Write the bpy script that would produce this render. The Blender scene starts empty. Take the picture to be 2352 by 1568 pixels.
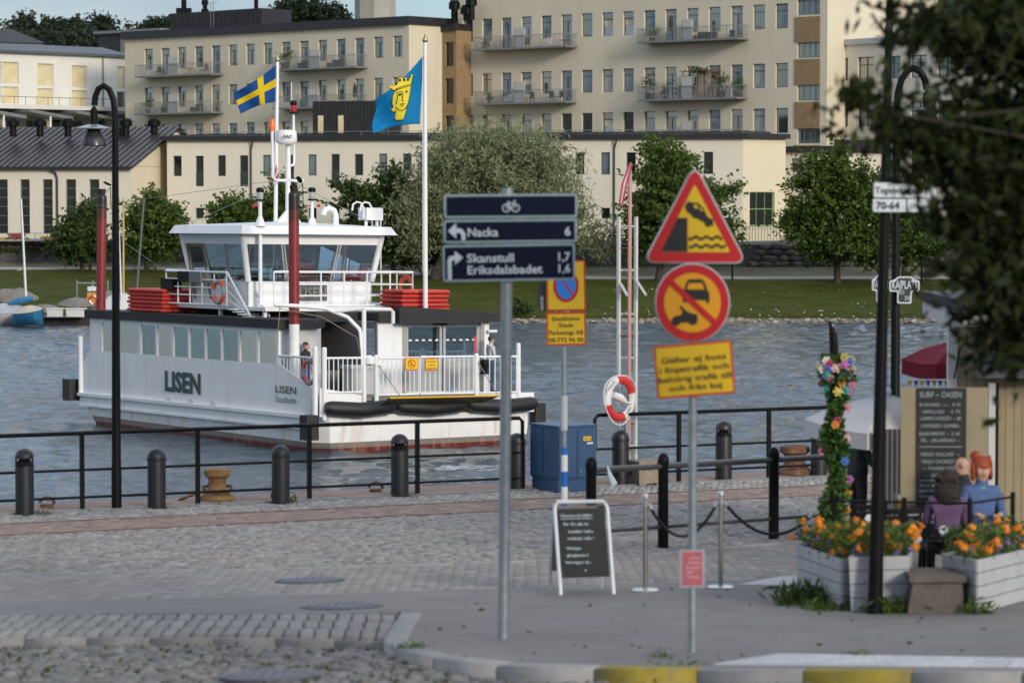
import bpy, math, random
import numpy as np
from mathutils import Vector, geometry as mgeo
R = math.radians
random.seed(7); rng = np.random.default_rng(7)
sc = bpy.context.scene
COL = sc.collection

# ------------------------------------------------------------------ camera, sky, sun, exposure
LENS_PX, CX, CY, HZ = 6860.0, 1176.0, 784.0, 452.0      # photograph measured on a 2352 x 1568 grid
PIT = math.atan((CY - HZ) / LENS_PX)
EYE = np.array([0.0, 0.0, 5.0])
cam_d = bpy.data.cameras.new('camera'); cam_o = bpy.data.objects.new('camera', cam_d); COL.objects.link(cam_o)
cam_d.lens = 105.0; cam_d.sensor_width = 36.0; cam_d.clip_start = 0.5; cam_d.clip_end = 3000
cam_o.location = EYE; cam_o.rotation_euler = (math.pi / 2 - PIT, 0, 0)
cam_d.dof.use_dof = True; cam_d.dof.focus_distance = 91.0; cam_d.dof.aperture_fstop = 2.6
sc.camera = cam_o

SUN_EL, SUN_AZ = R(17), R(149)          # azimuth clockwise from +Y (view direction): right and a little behind the camera
world = bpy.data.worlds.new('World'); sc.world = world; world.use_nodes = True
wn, wl = world.node_tree.nodes, world.node_tree.links
wn.clear()
def wnode(t, **k):
    n = wn.new(t)
    for a, b in k.items(): setattr(n, a, b)
    return n
sky = wnode('ShaderNodeTexSky', sky_type='NISHITA', sun_disc=False, sun_elevation=SUN_EL, sun_rotation=SUN_AZ, air_density=0.9, dust_density=0.3, ozone_density=3.5)
skys = wnode('ShaderNodeVectorMath', operation='SCALE'); skys.inputs['Scale'].default_value = 0.05
wl.new(sky.outputs[0], skys.inputs[0])
tc = wnode('ShaderNodeTexCoord')
sep = wnode('ShaderNodeSeparateXYZ'); wl.new(tc.outputs['Generated'], sep.inputs[0])
zc = wnode('ShaderNodeMath', operation='MAXIMUM'); zc.inputs[1].default_value = 0.0; wl.new(sep.outputs['Z'], zc.inputs[0])
zz = wnode('ShaderNodeMath', operation='ADD'); zz.inputs[1].default_value = 0.16; wl.new(zc.outputs[0], zz.inputs[0])
dv = wnode('ShaderNodeVectorMath', operation='DIVIDE'); wl.new(tc.outputs['Generated'], dv.inputs[0])
cmb = wnode('ShaderNodeCombineXYZ'); cmb.inputs[2].default_value = 1.0
wl.new(zz.outputs[0], cmb.inputs[0]); wl.new(zz.outputs[0], cmb.inputs[1]); wl.new(cmb.outputs[0], dv.inputs[1])
ns = wnode('ShaderNodeTexNoise'); ns.inputs['Scale'].default_value = 0.9; ns.inputs['Detail'].default_value = 7; ns.inputs['Roughness'].default_value = 0.58; ns.inputs['Distortion'].default_value = 0.4
wl.new(dv.outputs[0], ns.inputs['Vector'])
cr = wnode('ShaderNodeValToRGB'); cr.color_ramp.elements[0].position = 0.40; cr.color_ramp.elements[1].position = 0.60
wl.new(ns.outputs[0], cr.inputs[0])
ns2 = wnode('ShaderNodeTexNoise'); ns2.inputs['Scale'].default_value = 1.7; ns2.inputs['Detail'].default_value = 5
wl.new(dv.outputs[0], ns2.inputs['Vector'])
cc = wnode('ShaderNodeValToRGB'); cc.color_ramp.elements[0].position = 0.3; cc.color_ramp.elements[1].position = 0.72
cc.color_ramp.elements[0].color = (0.38, 0.50, 0.66, 1); cc.color_ramp.elements[1].color = (1.0, 0.97, 0.93, 1)
wl.new(ns2.outputs[0], cc.inputs[0])
# an overcast sky is several times brighter overhead than at the horizon (CIE overcast distribution)
ov = wnode('ShaderNodeMapRange', interpolation_type='LINEAR'); ov.inputs[1].default_value = 0.0; ov.inputs[2].default_value = 0.30; ov.inputs[3].default_value = 0.15; ov.inputs[4].default_value = 1.4
wl.new(zc.outputs[0], ov.inputs[0])
cs = wnode('ShaderNodeVectorMath', operation='SCALE'); wl.new(cc.outputs[0], cs.inputs[0]); wl.new(ov.outputs[0], cs.inputs['Scale'])
mx = wnode('ShaderNodeMix', data_type='RGBA')
fac = wnode('ShaderNodeMath', operation='MULTIPLY'); fac.inputs[1].default_value = 0.72; wl.new(cr.outputs[0], fac.inputs[0])
wl.new(fac.outputs[0], mx.inputs[0]); wl.new(skys.outputs[0], mx.inputs[6]); wl.new(cs.outputs[0], mx.inputs[7])
bg = wnode('ShaderNodeBackground'); bg.inputs['Strength'].default_value = 1.0
out = wnode('ShaderNodeOutputWorld'); wl.new(mx.outputs[2], bg.inputs[0]); wl.new(bg.outputs[0], out.inputs[0])

sun_d = bpy.data.lights.new('sun', 'SUN'); sun_o = bpy.data.objects.new('sun', sun_d); COL.objects.link(sun_o)
sun_d.energy = 1.15; sun_d.angle = R(11); sun_d.color = (1.0, 0.89, 0.74)
sd = Vector((math.sin(SUN_AZ) * math.cos(SUN_EL), math.cos(SUN_AZ) * math.cos(SUN_EL), math.sin(SUN_EL)))
sun_o.rotation_euler = (-sd).to_track_quat('-Z', 'Y').to_euler(); sun_o.location = (0, 0, 60)
sc.view_settings.view_transform = 'Standard'; sc.view_settings.look = 'None'
sc.view_settings.exposure = 1.0; sc.view_settings.gamma = 1.0; sc.view_settings.use_curve_mapping = False
sc.cycles.max_bounces = 7; sc.cycles.transparent_max_bounces = 12; sc.cycles.caustics_reflective = False; sc.cycles.caustics_refractive = False
sc.cycles.use_denoising = True

# ------------------------------------------------------------------ measuring helpers: where a line of sight meets a depth, a level or the ground
WATER = -2.6
_c, _s = math.cos(PIT), math.sin(PIT)
def ray(px, py):
    x = (px - CX) / LENS_PX; z = -(py - CY) / LENS_PX
    return np.array([x, _c + z * _s, -_s + z * _c])
def P(px, py, Y):
    r = ray(px, py); return EYE + r * (Y / r[1])
def atz(px, py, z):
    r = ray(px, py); return EYE + r * ((z - 5.0) / r[2])
QP = np.array([-6.87, 47.8]); QD = np.array([math.cos(R(25.1)), math.sin(R(25.1))]); QN = np.array([QD[1], -QD[0]])
SLOPE = 0.054
def qe(x, y): return (x - QP[0]) * QN[0] + (y - QP[1]) * QN[1]     # metres from the quay railing towards the street
def gz(x, y): return SLOPE * max(0.0, qe(x, y) - 3.0)
def G(px, py, dz=0.0):
    r = ray(px, py); lo, hi = 6.0, 150.0
    for _ in range(50):
        m = (lo + hi) / 2; p = EYE + r * m
        if p[2] > gz(p[0], p[1]) + dz: lo = m
        else: hi = m
    return EYE + r * lo
def QL(s, e, z=0.0):
    q = QP + QD * s + QN * e; return np.array([q[0], q[1], z])

# ------------------------------------------------------------------ materials
MATS = {}
def pbr(name, col, rough=0.6, metal=0.0, var=0.12, scale=3.0, bump=0.0, bscale=30.0, spec=0.5, isl=0.0, stain=None, stain_amt=0.0, stain_scale=(2, 2, 2), emit=0.0, coat=0.0, trans=0.0):
    if name in MATS: return MATS[name]
    m = bpy.data.materials.new(name); m.use_nodes = True; nt = m.node_tree; n, l = nt.nodes, nt.links
    b = n['Principled BSDF']
    b.inputs['Roughness'].default_value = rough; b.inputs['Metallic'].default_value = metal
    b.inputs['Specular IOR Level'].default_value = spec; b.inputs['Coat Weight'].default_value = coat
    t = n.new('ShaderNodeTexCoord'); cur = None
    nz = n.new('ShaderNodeTexNoise'); nz.inputs['Scale'].default_value = scale; nz.inputs['Detail'].default_value = 6; nz.inputs['Roughness'].default_value = 0.6
    l.new(t.outputs['Object'], nz.inputs['Vector'])
    mr = n.new('ShaderNodeMapRange'); mr.inputs[1].default_value = 0.25; mr.inputs[2].default_value = 0.75; mr.inputs[3].default_value = 1 - var; mr.inputs[4].default_value = 1 + var
    l.new(nz.outputs[0], mr.inputs[0])
    v = mr.outputs[0]
    if isl:
        ge = n.new('ShaderNodeNewGeometry'); m2 = n.new('ShaderNodeMapRange'); m2.inputs[3].default_value = 1 - isl; m2.inputs[4].default_value = 1 + isl
        l.new(ge.outputs['Random Per Island'], m2.inputs[0])
        oi = n.new('ShaderNodeObjectInfo'); m3 = n.new('ShaderNodeMapRange'); m3.inputs[3].default_value = 1 - isl * .7; m3.inputs[4].default_value = 1 + isl * .7
        l.new(oi.outputs['Random'], m3.inputs[0])
        q = n.new('ShaderNodeMath'); q.operation = 'MULTIPLY'; l.new(v, q.inputs[0]); l.new(m2.outputs[0], q.inputs[1])
        q2 = n.new('ShaderNodeMath'); q2.operation = 'MULTIPLY'; l.new(q.outputs[0], q2.inputs[0]); l.new(m3.outputs[0], q2.inputs[1]); v = q2.outputs[0]
    sc_ = n.new('ShaderNodeVectorMath'); sc_.operation = 'SCALE'; sc_.inputs[0].default_value = col[:3]; l.new(v, sc_.inputs['Scale'])
    cur = sc_.outputs[0]
    if stain:
        mp = n.new('ShaderNodeMapping'); mp.inputs['Scale'].default_value = stain_scale; l.new(t.outputs['Object'], mp.inputs[0])
        sn = n.new('ShaderNodeTexNoise'); sn.inputs['Scale'].default_value = 1; sn.inputs['Detail'].default_value = 8; sn.inputs['Roughness'].default_value = .65; l.new(mp.outputs[0], sn.inputs['Vector'])
        rp = n.new('ShaderNodeMapRange'); rp.inputs[1].default_value = .52; rp.inputs[2].default_value = .75; rp.inputs[4].default_value = stain_amt; l.new(sn.outputs[0], rp.inputs[0])
        mm = n.new('ShaderNodeMix'); mm.data_type = 'RGBA'; l.new(rp.outputs[0], mm.inputs[0]); l.new(cur, mm.inputs[6]); mm.inputs[7].default_value = (*stain, 1); cur = mm.outputs[2]
    l.new(cur, b.inputs['Base Color'])
    if bump:
        bn = n.new('ShaderNodeTexNoise'); bn.inputs['Scale'].default_value = bscale; bn.inputs['Detail'].default_value = 5; l.new(t.outputs['Object'], bn.inputs['Vector'])
        bp = n.new('ShaderNodeBump'); bp.inputs['Strength'].default_value = bump; bp.inputs['Distance'].default_value = 0.02; l.new(bn.outputs[0], bp.inputs['Height']); l.new(bp.outputs[0], b.inputs['Normal'])
    if emit: b.inputs['Emission Strength'].default_value = emit; b.inputs['Emission Color'].default_value = (*col[:3], 1)
    MATS[name] = m; return m
def leafmat(name, col, col2, trans=0.35, rough=.55):
    m = bpy.data.materials.new(name); m.use_nodes = True; n, l = m.node_tree.nodes, m.node_tree.links
    n.clear(); o = n.new('ShaderNodeOutputMaterial')
    ge = n.new('ShaderNodeNewGeometry'); mm = n.new('ShaderNodeMix'); mm.data_type = 'RGBA'; l.new(ge.outputs['Random Per Island'], mm.inputs[0])
    mm.inputs[6].default_value = (*col, 1); mm.inputs[7].default_value = (*col2, 1)
    d = n.new('ShaderNodeBsdfPrincipled'); d.inputs['Roughness'].default_value = rough; d.inputs['Specular IOR Level'].default_value = .25; l.new(mm.outputs[2], d.inputs['Base Color'])
    t = n.new('ShaderNodeBsdfTranslucent'); l.new(mm.outputs[2], t.inputs[0])
    x = n.new('ShaderNodeMixShader'); x.inputs[0].default_value = trans; l.new(d.outputs[0], x.inputs[1]); l.new(t.outputs[0], x.inputs[2]); l.new(x.outputs[0], o.inputs[0])
    MATS[name] = m; return m
def clearglass(name, tint=(.82, .9, .92), refl=1.5, base=0.05, gcol=(.95, .97, 1, 1)):
    m = bpy.data.materials.new(name); m.use_nodes = True; n, l = m.node_tree.nodes, m.node_tree.links
    n.clear(); o = n.new('ShaderNodeOutputMaterial')
    tr = n.new('ShaderNodeBsdfTransparent'); tr.inputs[0].default_value = (*tint, 1)
    gl = n.new('ShaderNodeBsdfGlossy'); gl.inputs['Roughness'].default_value = .02; gl.inputs[0].default_value = gcol
    fr = n.new('ShaderNodeFresnel'); fr.inputs[0].default_value = refl
    ad = n.new('ShaderNodeMath'); ad.operation = 'ADD'; ad.inputs[1].default_value = base; l.new(fr.outputs[0], ad.inputs[0])
    x = n.new('ShaderNodeMixShader'); l.new(ad.outputs[0], x.inputs[0]); l.new(tr.outputs[0], x.inputs[1]); l.new(gl.outputs[0], x.inputs[2]); l.new(x.outputs[0], o.inputs[0])
    MATS[name] = m; return m
def bandmat(name, bands, axis='Z', rough=.5, **k):
    """paint in flat bands along one object axis: [(upper limit, colour), ...]"""
    m = pbr(name, (1, 1, 1), rough, **k); n, l = m.node_tree.nodes, m.node_tree.links
    t = n.new('ShaderNodeTexCoord'); s = n.new('ShaderNodeSeparateXYZ'); l.new(t.outputs['Object'], s.inputs[0]); cur = None
    col = bands[-1][1]; prev = None
    for lim, c in reversed(bands):
        if prev is None:
            r = n.new('ShaderNodeRGB'); r.outputs[0].default_value = (*c, 1); prev = r.outputs[0]; continue
        q = n.new('ShaderNodeMath'); q.operation = 'LESS_THAN'; q.inputs[1].default_value = lim; l.new(s.outputs[axis], q.inputs[0])
        mm = n.new('ShaderNodeMix'); mm.data_type = 'RGBA'; l.new(q.outputs[0], mm.inputs[0]); l.new(prev, mm.inputs[6]); mm.inputs[7].default_value = (*c, 1); prev = mm.outputs[2]
    sv = [x for x in n if x.type == 'VECT_MATH'][0]; l.new(prev, sv.inputs[0])
    return m

# ------------------------------------------------------------------ mesh builder
BASE = {}          # object name -> world position of its root
class MB:
    def __init__(s, fn=None): s.v = []; s.f = []; s.m = []; s.fn = fn; s.mi = 0
    def add(s, vs, fs):
        o = len(s.v)
        for p in vs: s.v.append(tuple(s.fn(*p)) if s.fn else tuple(p))
        for f in fs: s.f.append(tuple(i + o for i in f)); s.m.append(s.mi)
        return s
    def box(s, a, b):
        x0, y0, z0 = a; x1, y1, z1 = b
        if x0 > x1: x0, x1 = x1, x0
        if y0 > y1: y0, y1 = y1, y0
        if z0 > z1: z0, z1 = z1, z0
        return s.add([(x0, y0, z0), (x1, y0, z0), (x1, y1, z0), (x0, y1, z0), (x0, y0, z1), (x1, y0, z1), (x1, y1, z1), (x0, y1, z1)],
                     [(0, 3, 2, 1), (4, 5, 6, 7), (0, 1, 5, 4), (1, 2, 6, 5), (2, 3, 7, 6), (3, 0, 4, 7)])
    def obox(s, c, ax, ay, az, h):
        """oriented box: centre, three unit axes, half sizes"""
        c = np.array(c); ax, ay, az = (np.array(q, float) for q in (ax, ay, az)); vs = []
        for k in ((-1, -1, -1), (1, -1, -1), (1, 1, -1), (-1, 1, -1), (-1, -1, 1), (1, -1, 1), (1, 1, 1), (-1, 1, 1)):
            vs.append(tuple(c + ax * h[0] * k[0] + ay * h[1] * k[1] + az * h[2] * k[2]))
        return s.add(vs, [(0, 3, 2, 1), (4, 5, 6, 7), (0, 1, 5, 4), (1, 2, 6, 5), (2, 3, 7, 6), (3, 0, 4, 7)])
    def tube(s, pts, r, n=8, cap=True):
        pts = [np.array(p, float) for p in pts]; k = len(pts); rs = r if isinstance(r, (list, tuple)) else [r] * k
        vs = []; fs = []; ref = None
        for i in range(k):
            d = pts[min(i + 1, k - 1)] - pts[max(i - 1, 0)]; d = d / (np.linalg.norm(d) + 1e-12)
            if ref is None:
                ref = np.array([0, 0, 1.0]) if abs(d[2]) < .9 else np.array([1.0, 0, 0])
                ref = ref - d * (ref @ d); ref /= np.linalg.norm(ref)
            else:
                ref = ref - d * (ref @ d); ref /= (np.linalg.norm(ref) + 1e-12)
            q = np.cross(d, ref)
            for j in range(n):
                a = 2 * math.pi * j / n; vs.append(tuple(pts[i] + (ref * math.cos(a) + q * math.sin(a)) * rs[i]))
        for i in range(k - 1):
            for j in range(n):
                a = i * n + j; b = i * n + (j + 1) % n; fs.append((a, b, b + n, a + n))
        if cap: fs.append(tuple(range(n - 1, -1, -1))); fs.append(tuple(range((k - 1) * n, k * n)))
        return s.add(vs, fs)
    def lathe(s, c, prof, n=20, axis=None):
        """prof: [(radius, height)] turned round the vertical through c"""
        c = np.array(c, float); vs = []; fs = []; k = len(prof)
        for r, z in prof:
            for j in range(n):
                a = 2 * math.pi * j / n; vs.append((c[0] + r * math.cos(a), c[1] + r * math.sin(a), c[2] + z))
        for i in range(k - 1):
            for j in range(n):
                a = i * n + j; b = i * n + (j + 1) % n; fs.append((a, b, b + n, a + n))
        fs.append(tuple(range(n - 1, -1, -1))); fs.append(tuple(range((k - 1) * n, k * n)))
        return s.add(vs, fs)
    def prism(s, poly, o, ax, ay, d):
        """polygon (list of 2-D points) in the plane o, ax, ay pushed by the vector d"""
        o, ax, ay, d = (np.array(q, float) for q in (o, ax, ay, d)); n = len(poly)
        area = sum(poly[i][0] * poly[(i + 1) % n][1] - poly[(i + 1) % n][0] * poly[i][1] for i in range(n))
        if (np.cross(ax, ay) @ d > 0) == (area > 0): poly = poly[::-1]
        fr = [tuple(o + ax * x + ay * y) for x, y in poly]; bk = [tuple(np.array(p) + d) for p in fr]
        fs = [tuple(range(n)), tuple(range(2 * n - 1, n - 1, -1))]
        for i in range(n): j = (i + 1) % n; fs.append((j, i, i + n, j + n))
        return s.add(fr + bk, fs)
    def ball(s, c, r, n=12, m=8):
        rx, ry, rz = r if isinstance(r, (tuple, list)) else (r, r, r); vs = [(c[0], c[1], c[2] - rz)]; fs = []
        for i in range(1, m):
            t = math.pi * i / m
            for j in range(n):
                a = 2 * math.pi * j / n; vs.append((c[0] + rx * math.sin(t) * math.cos(a), c[1] + ry * math.sin(t) * math.sin(a), c[2] - rz * math.cos(t)))
        vs.append((c[0], c[1], c[2] + rz)); e = len(vs) - 1
        for j in range(n): fs.append((0, 1 + (j + 1) % n, 1 + j)); fs.append((e, e - n + j, e - n + (j + 1) % n))
        for i in range(m - 2):
            for j in range(n): a = 1 + i * n + j; b = 1 + i * n + (j + 1) % n; fs.append((a, b, b + n, a + n))
        return s.add(vs, fs)
    def build(s, name, mats, parent=None, smooth=False, at=None, kind=None):
        me = bpy.data.meshes.new(name)
        off = np.array(at if at is not None else (BASE[parent.name] if parent is not None and parent.name in BASE else (0, 0, 0)), float)
        va = np.array(s.v, float) - off if s.v else np.zeros((0, 3))
        me.from_pydata([tuple(x) for x in va], [], s.f)
        for q in (mats if isinstance(mats, (list, tuple)) else [mats]): me.materials.append(q)
        if any(s.m): me.polygons.foreach_set('material_index', s.m)
        if smooth:
            me.polygons.foreach_set('use_smooth', [True] * len(me.polygons))
            try: me.set_sharp_from_angle(angle=R(40))
            except Exception: pass
        o = bpy.data.objects.new(name, me); COL.objects.link(o)
        if parent is not None: o.parent = parent
        elif at is not None: o.location = off
        BASE[o.name] = off
        if kind: o['kind'] = kind
        return o
def thing(name, label, cat, loc, group=None):
    o = bpy.data.objects.new(name, None); COL.objects.link(o); o.location = tuple(loc); BASE[o.name] = np.array(loc, float); o.empty_display_size = .2
    o['label'] = label; o['category'] = cat
    if group: o['group'] = group
    return o
def tag(o, label, cat, group=None):
    o['label'] = label; o['category'] = cat
    if group: o['group'] = group
    return o
def copy_tree(src, loc, rotz=None, label=None, parent=None):
    c = src.copy(); COL.objects.link(c)
    if parent is None:
        c.location = tuple(loc); BASE[c.name] = np.array(loc, float)
        if rotz is not None: c.rotation_euler = (0, 0, rotz)
        if label: c['label'] = label
    else: c.parent = parent; BASE[c.name] = BASE[parent.name]
    for ch in list(src.children): copy_tree(ch, None, parent=c)
    return c
def arrmesh(name, verts, quads, mats, parent=None, smooth=False, kind=None, at=None):
    """mesh from numpy arrays (N,3) and (M,4)"""
    off = np.array(at if at is not None else (BASE[parent.name] if parent is not None and parent.name in BASE else (0, 0, 0)), float)
    verts = np.asarray(verts, np.float32) - off.astype(np.float32); quads = np.asarray(quads, np.int32)
    me = bpy.data.meshes.new(name); k = quads.shape[1]
    me.vertices.add(len(verts)); me.vertices.foreach_set('co', verts.ravel())
    me.loops.add(quads.size); me.loops.foreach_set('vertex_index', quads.ravel())
    me.polygons.add(len(quads)); me.polygons.foreach_set('loop_start', np.arange(0, quads.size, k, dtype=np.int32))
    me.polygons.foreach_set('loop_total', np.full(len(quads), k, np.int32))
    if smooth: me.polygons.foreach_set('use_smooth', np.ones(len(quads), bool))
    me.update(calc_edges=True); me.validate()
    for q in (mats if isinstance(mats, (list, tuple)) else [mats]): me.materials.append(q)
    o = bpy.data.objects.new(name, me); COL.objects.link(o)
    if parent is not None: o.parent = parent
    elif at is not None: o.location = off
    BASE[o.name] = off
    if kind: o['kind'] = kind
    return o
def text(s, size, o, ax, up, m, parent, name='lettering', bold=0.0, align='CENTER', sx=1.0, depth=.003, space=1.0, width=None):
    """flat lettering: size is the height of a capital in metres; o is the middle (or left end) of the baseline"""
    cu = bpy.data.curves.new('t', 'FONT'); cu.body = s; cu.size = 1.0; cu.align_x = align; cu.offset = bold; cu.resolution_u = 2; cu.space_character = space; cu.fill_mode = 'FRONT'
    ob = bpy.data.objects.new('t', cu); COL.objects.link(ob)
    me0 = bpy.data.meshes.new_from_object(ob); n = len(me0.vertices); co = np.zeros(n * 3, np.float32); me0.vertices.foreach_get('co', co); co = co.reshape(-1, 3)
    k = size / 0.69
    if width is not None and n: sx = width / ((co[:, 0].max() - co[:, 0].min()) * k)
    ax, up, o = (np.array(q, float) for q in (ax, up, o)); nn = np.cross(ax, up)
    w = o + np.outer(co[:, 0] * k * sx, ax) + np.outer(co[:, 1] * k, up) + nn * depth
    fs = [tuple(p.vertices) for p in me0.polygons]
    bpy.data.objects.remove(ob); bpy.data.curves.remove(cu); bpy.data.meshes.remove(me0)
    b = MB(); b.v = [tuple(x) for x in w]; b.f = fs; b.m = [0] * len(fs)
    return b.build(name, m, parent)
def circle(r, n=28, cx=0, cy=0, a0=0, a1=2 * math.pi):
    full = abs(a1 - a0 - 2 * math.pi) < 1e-6
    return [(cx + r * math.cos(a0 + (a1 - a0) * i / (n if full else n - 1)), cy + r * math.sin(a0 + (a1 - a0) * i / (n if full else n - 1))) for i in range(n)]
def rounded(pts, r, k=5):
    """polygon with its corners rounded"""
    o = []; n = len(pts)
    for i in range(n):
        p = np.array(pts[i], float); a = np.array(pts[i - 1], float) - p; b = np.array(pts[(i + 1) % n], float) - p
        la, lb = np.linalg.norm(a), np.linalg.norm(b); a /= la; b /= lb; ang = math.acos(max(-1, min(1, a @ b))); t = min(r / math.tan(ang / 2), la * .45, lb * .45)
        s, e = p + a * t, p + b * t
        for j in range(k + 1): q = j / k; o.append(tuple((1 - q) ** 2 * s + 2 * q * (1 - q) * p + q * q * e))
    return o
def rect(w, h, r=0.0, cx=0, cy=0):
    q = [(cx - w / 2, cy - h / 2), (cx + w / 2, cy - h / 2), (cx + w / 2, cy + h / 2), (cx - w / 2, cy + h / 2)]
    return rounded(q, r) if r else q
X3, Z3 = np.array([1.0, 0, 0]), np.array([0, 0, 1.0])

WHITE = pbr('white_paint', (.78, .78, .77), .35, var=.05)
BLACK = pbr('black_paint', (.007, .007, .008), .45, var=.2, scale=8, spec=.12)
GALV = pbr('galvanised_steel', (.33, .36, .38), .45, .6, var=.22, scale=9)
GREY = pbr('grey_metal', (.22, .23, .24), .5, .3)
DARKROOF = pbr('dark_sheet_metal', (.028, .028, .034), .5, .2, var=.25, scale=1.2)
RUST = pbr('rusty_iron', (.16, .075, .04), .85, .1, var=.4, scale=14, bump=.5, stain=(.45, .27, .12), stain_amt=.8, stain_scale=(5, 5, 5))
YELLOW = pbr('sign_yellow', (.80, .50, .012), .42, var=.03)
SIGNRED = pbr('sign_red', (.55, .012, .015), .4, var=.05)
SIGNBLUE = pbr('sign_blue', (.02, .22, .72), .4, var=.03)
NAVY = pbr('sign_navy', (.004, .007, .024), .45, var=.08, spec=.15)
SIGNWHITE = pbr('sign_white', (.62, .68, .72), .4, var=.05)
INK = pbr('black_ink', (.015, .014, .012), .6, var=.05)
# ================================================================== water, far shore, hill
def wave_h(x, y):
    h = np.zeros_like(x)
    r = np.random.default_rng(3)
    for i in range(46):
        lam = 0.45 * (1.13 ** i) if i < 20 else r.uniform(.5, 3.2)
        a = r.normal(0.9, .75); k = 2 * math.pi / lam; ph = r.uniform(0, 6.28)
        amp = .0078 * lam ** .5
        h += amp * np.sin(k * (x * math.cos(a) + y * math.sin(a)) + ph + .8 * np.sin(x * .13 * (i % 5) + y * .09 * (i % 7)))
    g = .75 + .45 * np.sin(x * .11 + y * .043 + 1.2) * np.sin(y * .071 - x * .05)
    return h * g
ys = [43.0]
while ys[-1] < 182: ys.append(ys[-1] + max(.13, .0021 * ys[-1]))
ys = np.array(ys); xs = np.arange(-36, 38.01, .17)
gx, gy = np.meshgrid(xs, ys); gh = wave_h(gx, gy)
nx_, ny_ = len(xs), len(ys)
idx = np.arange(nx_ * ny_).reshape(ny_, nx_)
quads = np.stack([idx[:-1, :-1], idx[:-1, 1:], idx[1:, 1:], idx[1:, :-1]], -1).reshape(-1, 4)
wm = bpy.data.materials.new('water'); wm.use_nodes = True; n, l = wm.node_tree.nodes, wm.node_tree.links
b = n['Principled BSDF']; b.inputs['Roughness'].default_value = .06; b.inputs['IOR'].default_value = 1.333; b.inputs['Base Color'].default_value = (.012, .022, .026, 1)
t = n.new('ShaderNodeTexCoord'); mp = n.new('ShaderNodeMapping'); mp.inputs['Scale'].default_value = (1.0, 1.3, 1); l.new(t.outputs['Object'], mp.inputs[0])
nz = n.new('ShaderNodeTexNoise'); nz.inputs['Scale'].default_value = 6.5; nz.inputs['Detail'].default_value = 5; nz.inputs['Roughness'].default_value = .6; l.new(mp.outputs[0], nz.inputs['Vector'])
bp = n.new('ShaderNodeBump'); bp.inputs['Strength'].default_value = .6; bp.inputs['Distance'].default_value = .07; l.new(nz.outputs[0], bp.inputs['Height']); l.new(bp.outputs[0], b.inputs['Normal'])
# churned foam behind the ferry: white where a broken noise is high inside an ellipse near the stern
FC = atz(1010, 1062, WATER); dd = n.new('ShaderNodeMapping'); dd.vector_type = 'TEXTURE'; dd.inputs['Location'].default_value = (FC[0] + .5, FC[1] - 1.6, WATER); dd.inputs['Rotation'].default_value = (0, 0, R(28)); dd.inputs['Scale'].default_value = (5.2, 2.6, 1)
l.new(t.outputs['Object'], dd.inputs[0]); le = n.new('ShaderNodeVectorMath'); le.operation = 'LENGTH'; l.new(dd.outputs[0], le.inputs[0])
fm = n.new('ShaderNodeMapRange'); fm.inputs[1].default_value = 1.0; fm.inputs[2].default_value = .1; fm.inputs[3].default_value = -.22; fm.inputs[4].default_value = .16; l.new(le.outputs['Value'], fm.inputs[0])
n3 = n.new('ShaderNodeTexNoise'); n3.inputs['Scale'].default_value = 3.2; n3.inputs['Detail'].default_value = 8; n3.inputs['Roughness'].default_value = .72; l.new(mp.outputs[0], n3.inputs['Vector'])
ad = n.new('ShaderNodeMath'); l.new(n3.outputs[0], ad.inputs[0]); l.new(fm.outputs[0], ad.inputs[1])
fr = n.new('ShaderNodeMapRange'); fr.inputs[1].default_value = .60; fr.inputs[2].default_value = .74; l.new(ad.outputs[0], fr.inputs[0])
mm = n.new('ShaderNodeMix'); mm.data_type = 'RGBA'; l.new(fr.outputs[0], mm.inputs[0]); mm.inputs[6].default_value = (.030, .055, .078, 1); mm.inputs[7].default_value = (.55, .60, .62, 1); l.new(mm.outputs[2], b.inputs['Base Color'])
rr = n.new('ShaderNodeMapRange'); rr.inputs[3].default_value = .06; rr.inputs[4].default_value = .7; l.new(fr.outputs[0], rr.inputs[0]); l.new(rr.outputs[0], b.inputs['Roughness'])
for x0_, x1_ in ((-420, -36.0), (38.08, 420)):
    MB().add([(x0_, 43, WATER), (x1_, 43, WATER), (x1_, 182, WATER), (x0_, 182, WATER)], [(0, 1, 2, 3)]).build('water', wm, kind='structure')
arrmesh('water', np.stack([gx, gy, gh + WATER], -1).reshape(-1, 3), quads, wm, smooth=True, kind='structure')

GRASS = pbr('lawn', (.050, .060, .008), .95, spec=.08, var=.35, scale=.5, bump=.6, bscale=9, stain=(.105, .088, .025), stain_amt=.85, stain_scale=(.25, .6, 1))
DIRT = pbr('shore_earth', (.17, .14, .10), .95, var=.35, scale=1.5, bump=.6, bscale=6)
GRAVEL = pbr('gravel_path', (.33, .31, .29), .95, var=.12, scale=2)
ROCK = pbr('granite', (.21, .19, .165), .9, var=.3, scale=1.3, bump=.5, bscale=5, stain=(.09, .10, .04), stain_amt=.6, stain_scale=(.7, .7, .7))
def lr(px, a, b): return a + (b - a) * min(1, max(0, (px - 350) / 1000))
def rows_at(px):
    return [(None, 176.0, -3.6), (None, 179.2, -2.66), (None, 180.6, -2.36),
            (lr(px, 684, 692), lr(px, 196, 193), None), (lr(px, 619, 641), lr(px, 217, 206), None), (lr(px, 613, 634), lr(px, 220, 209), None), (lr(px, 601, 612), lr(px, 223, 213), None)]
def rowpt(px, k):
    py, Y, z = rows_at(px)[k]
    if py is None: return np.array([(px - CX) / LENS_PX * Y, Y, z])
    p = P(px, py, Y); return p
cols = [-12000, -5000, -2000, -800] + list(range(-260, 2680, 60)) + [3200, 4500, 7500, 14000]
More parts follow.
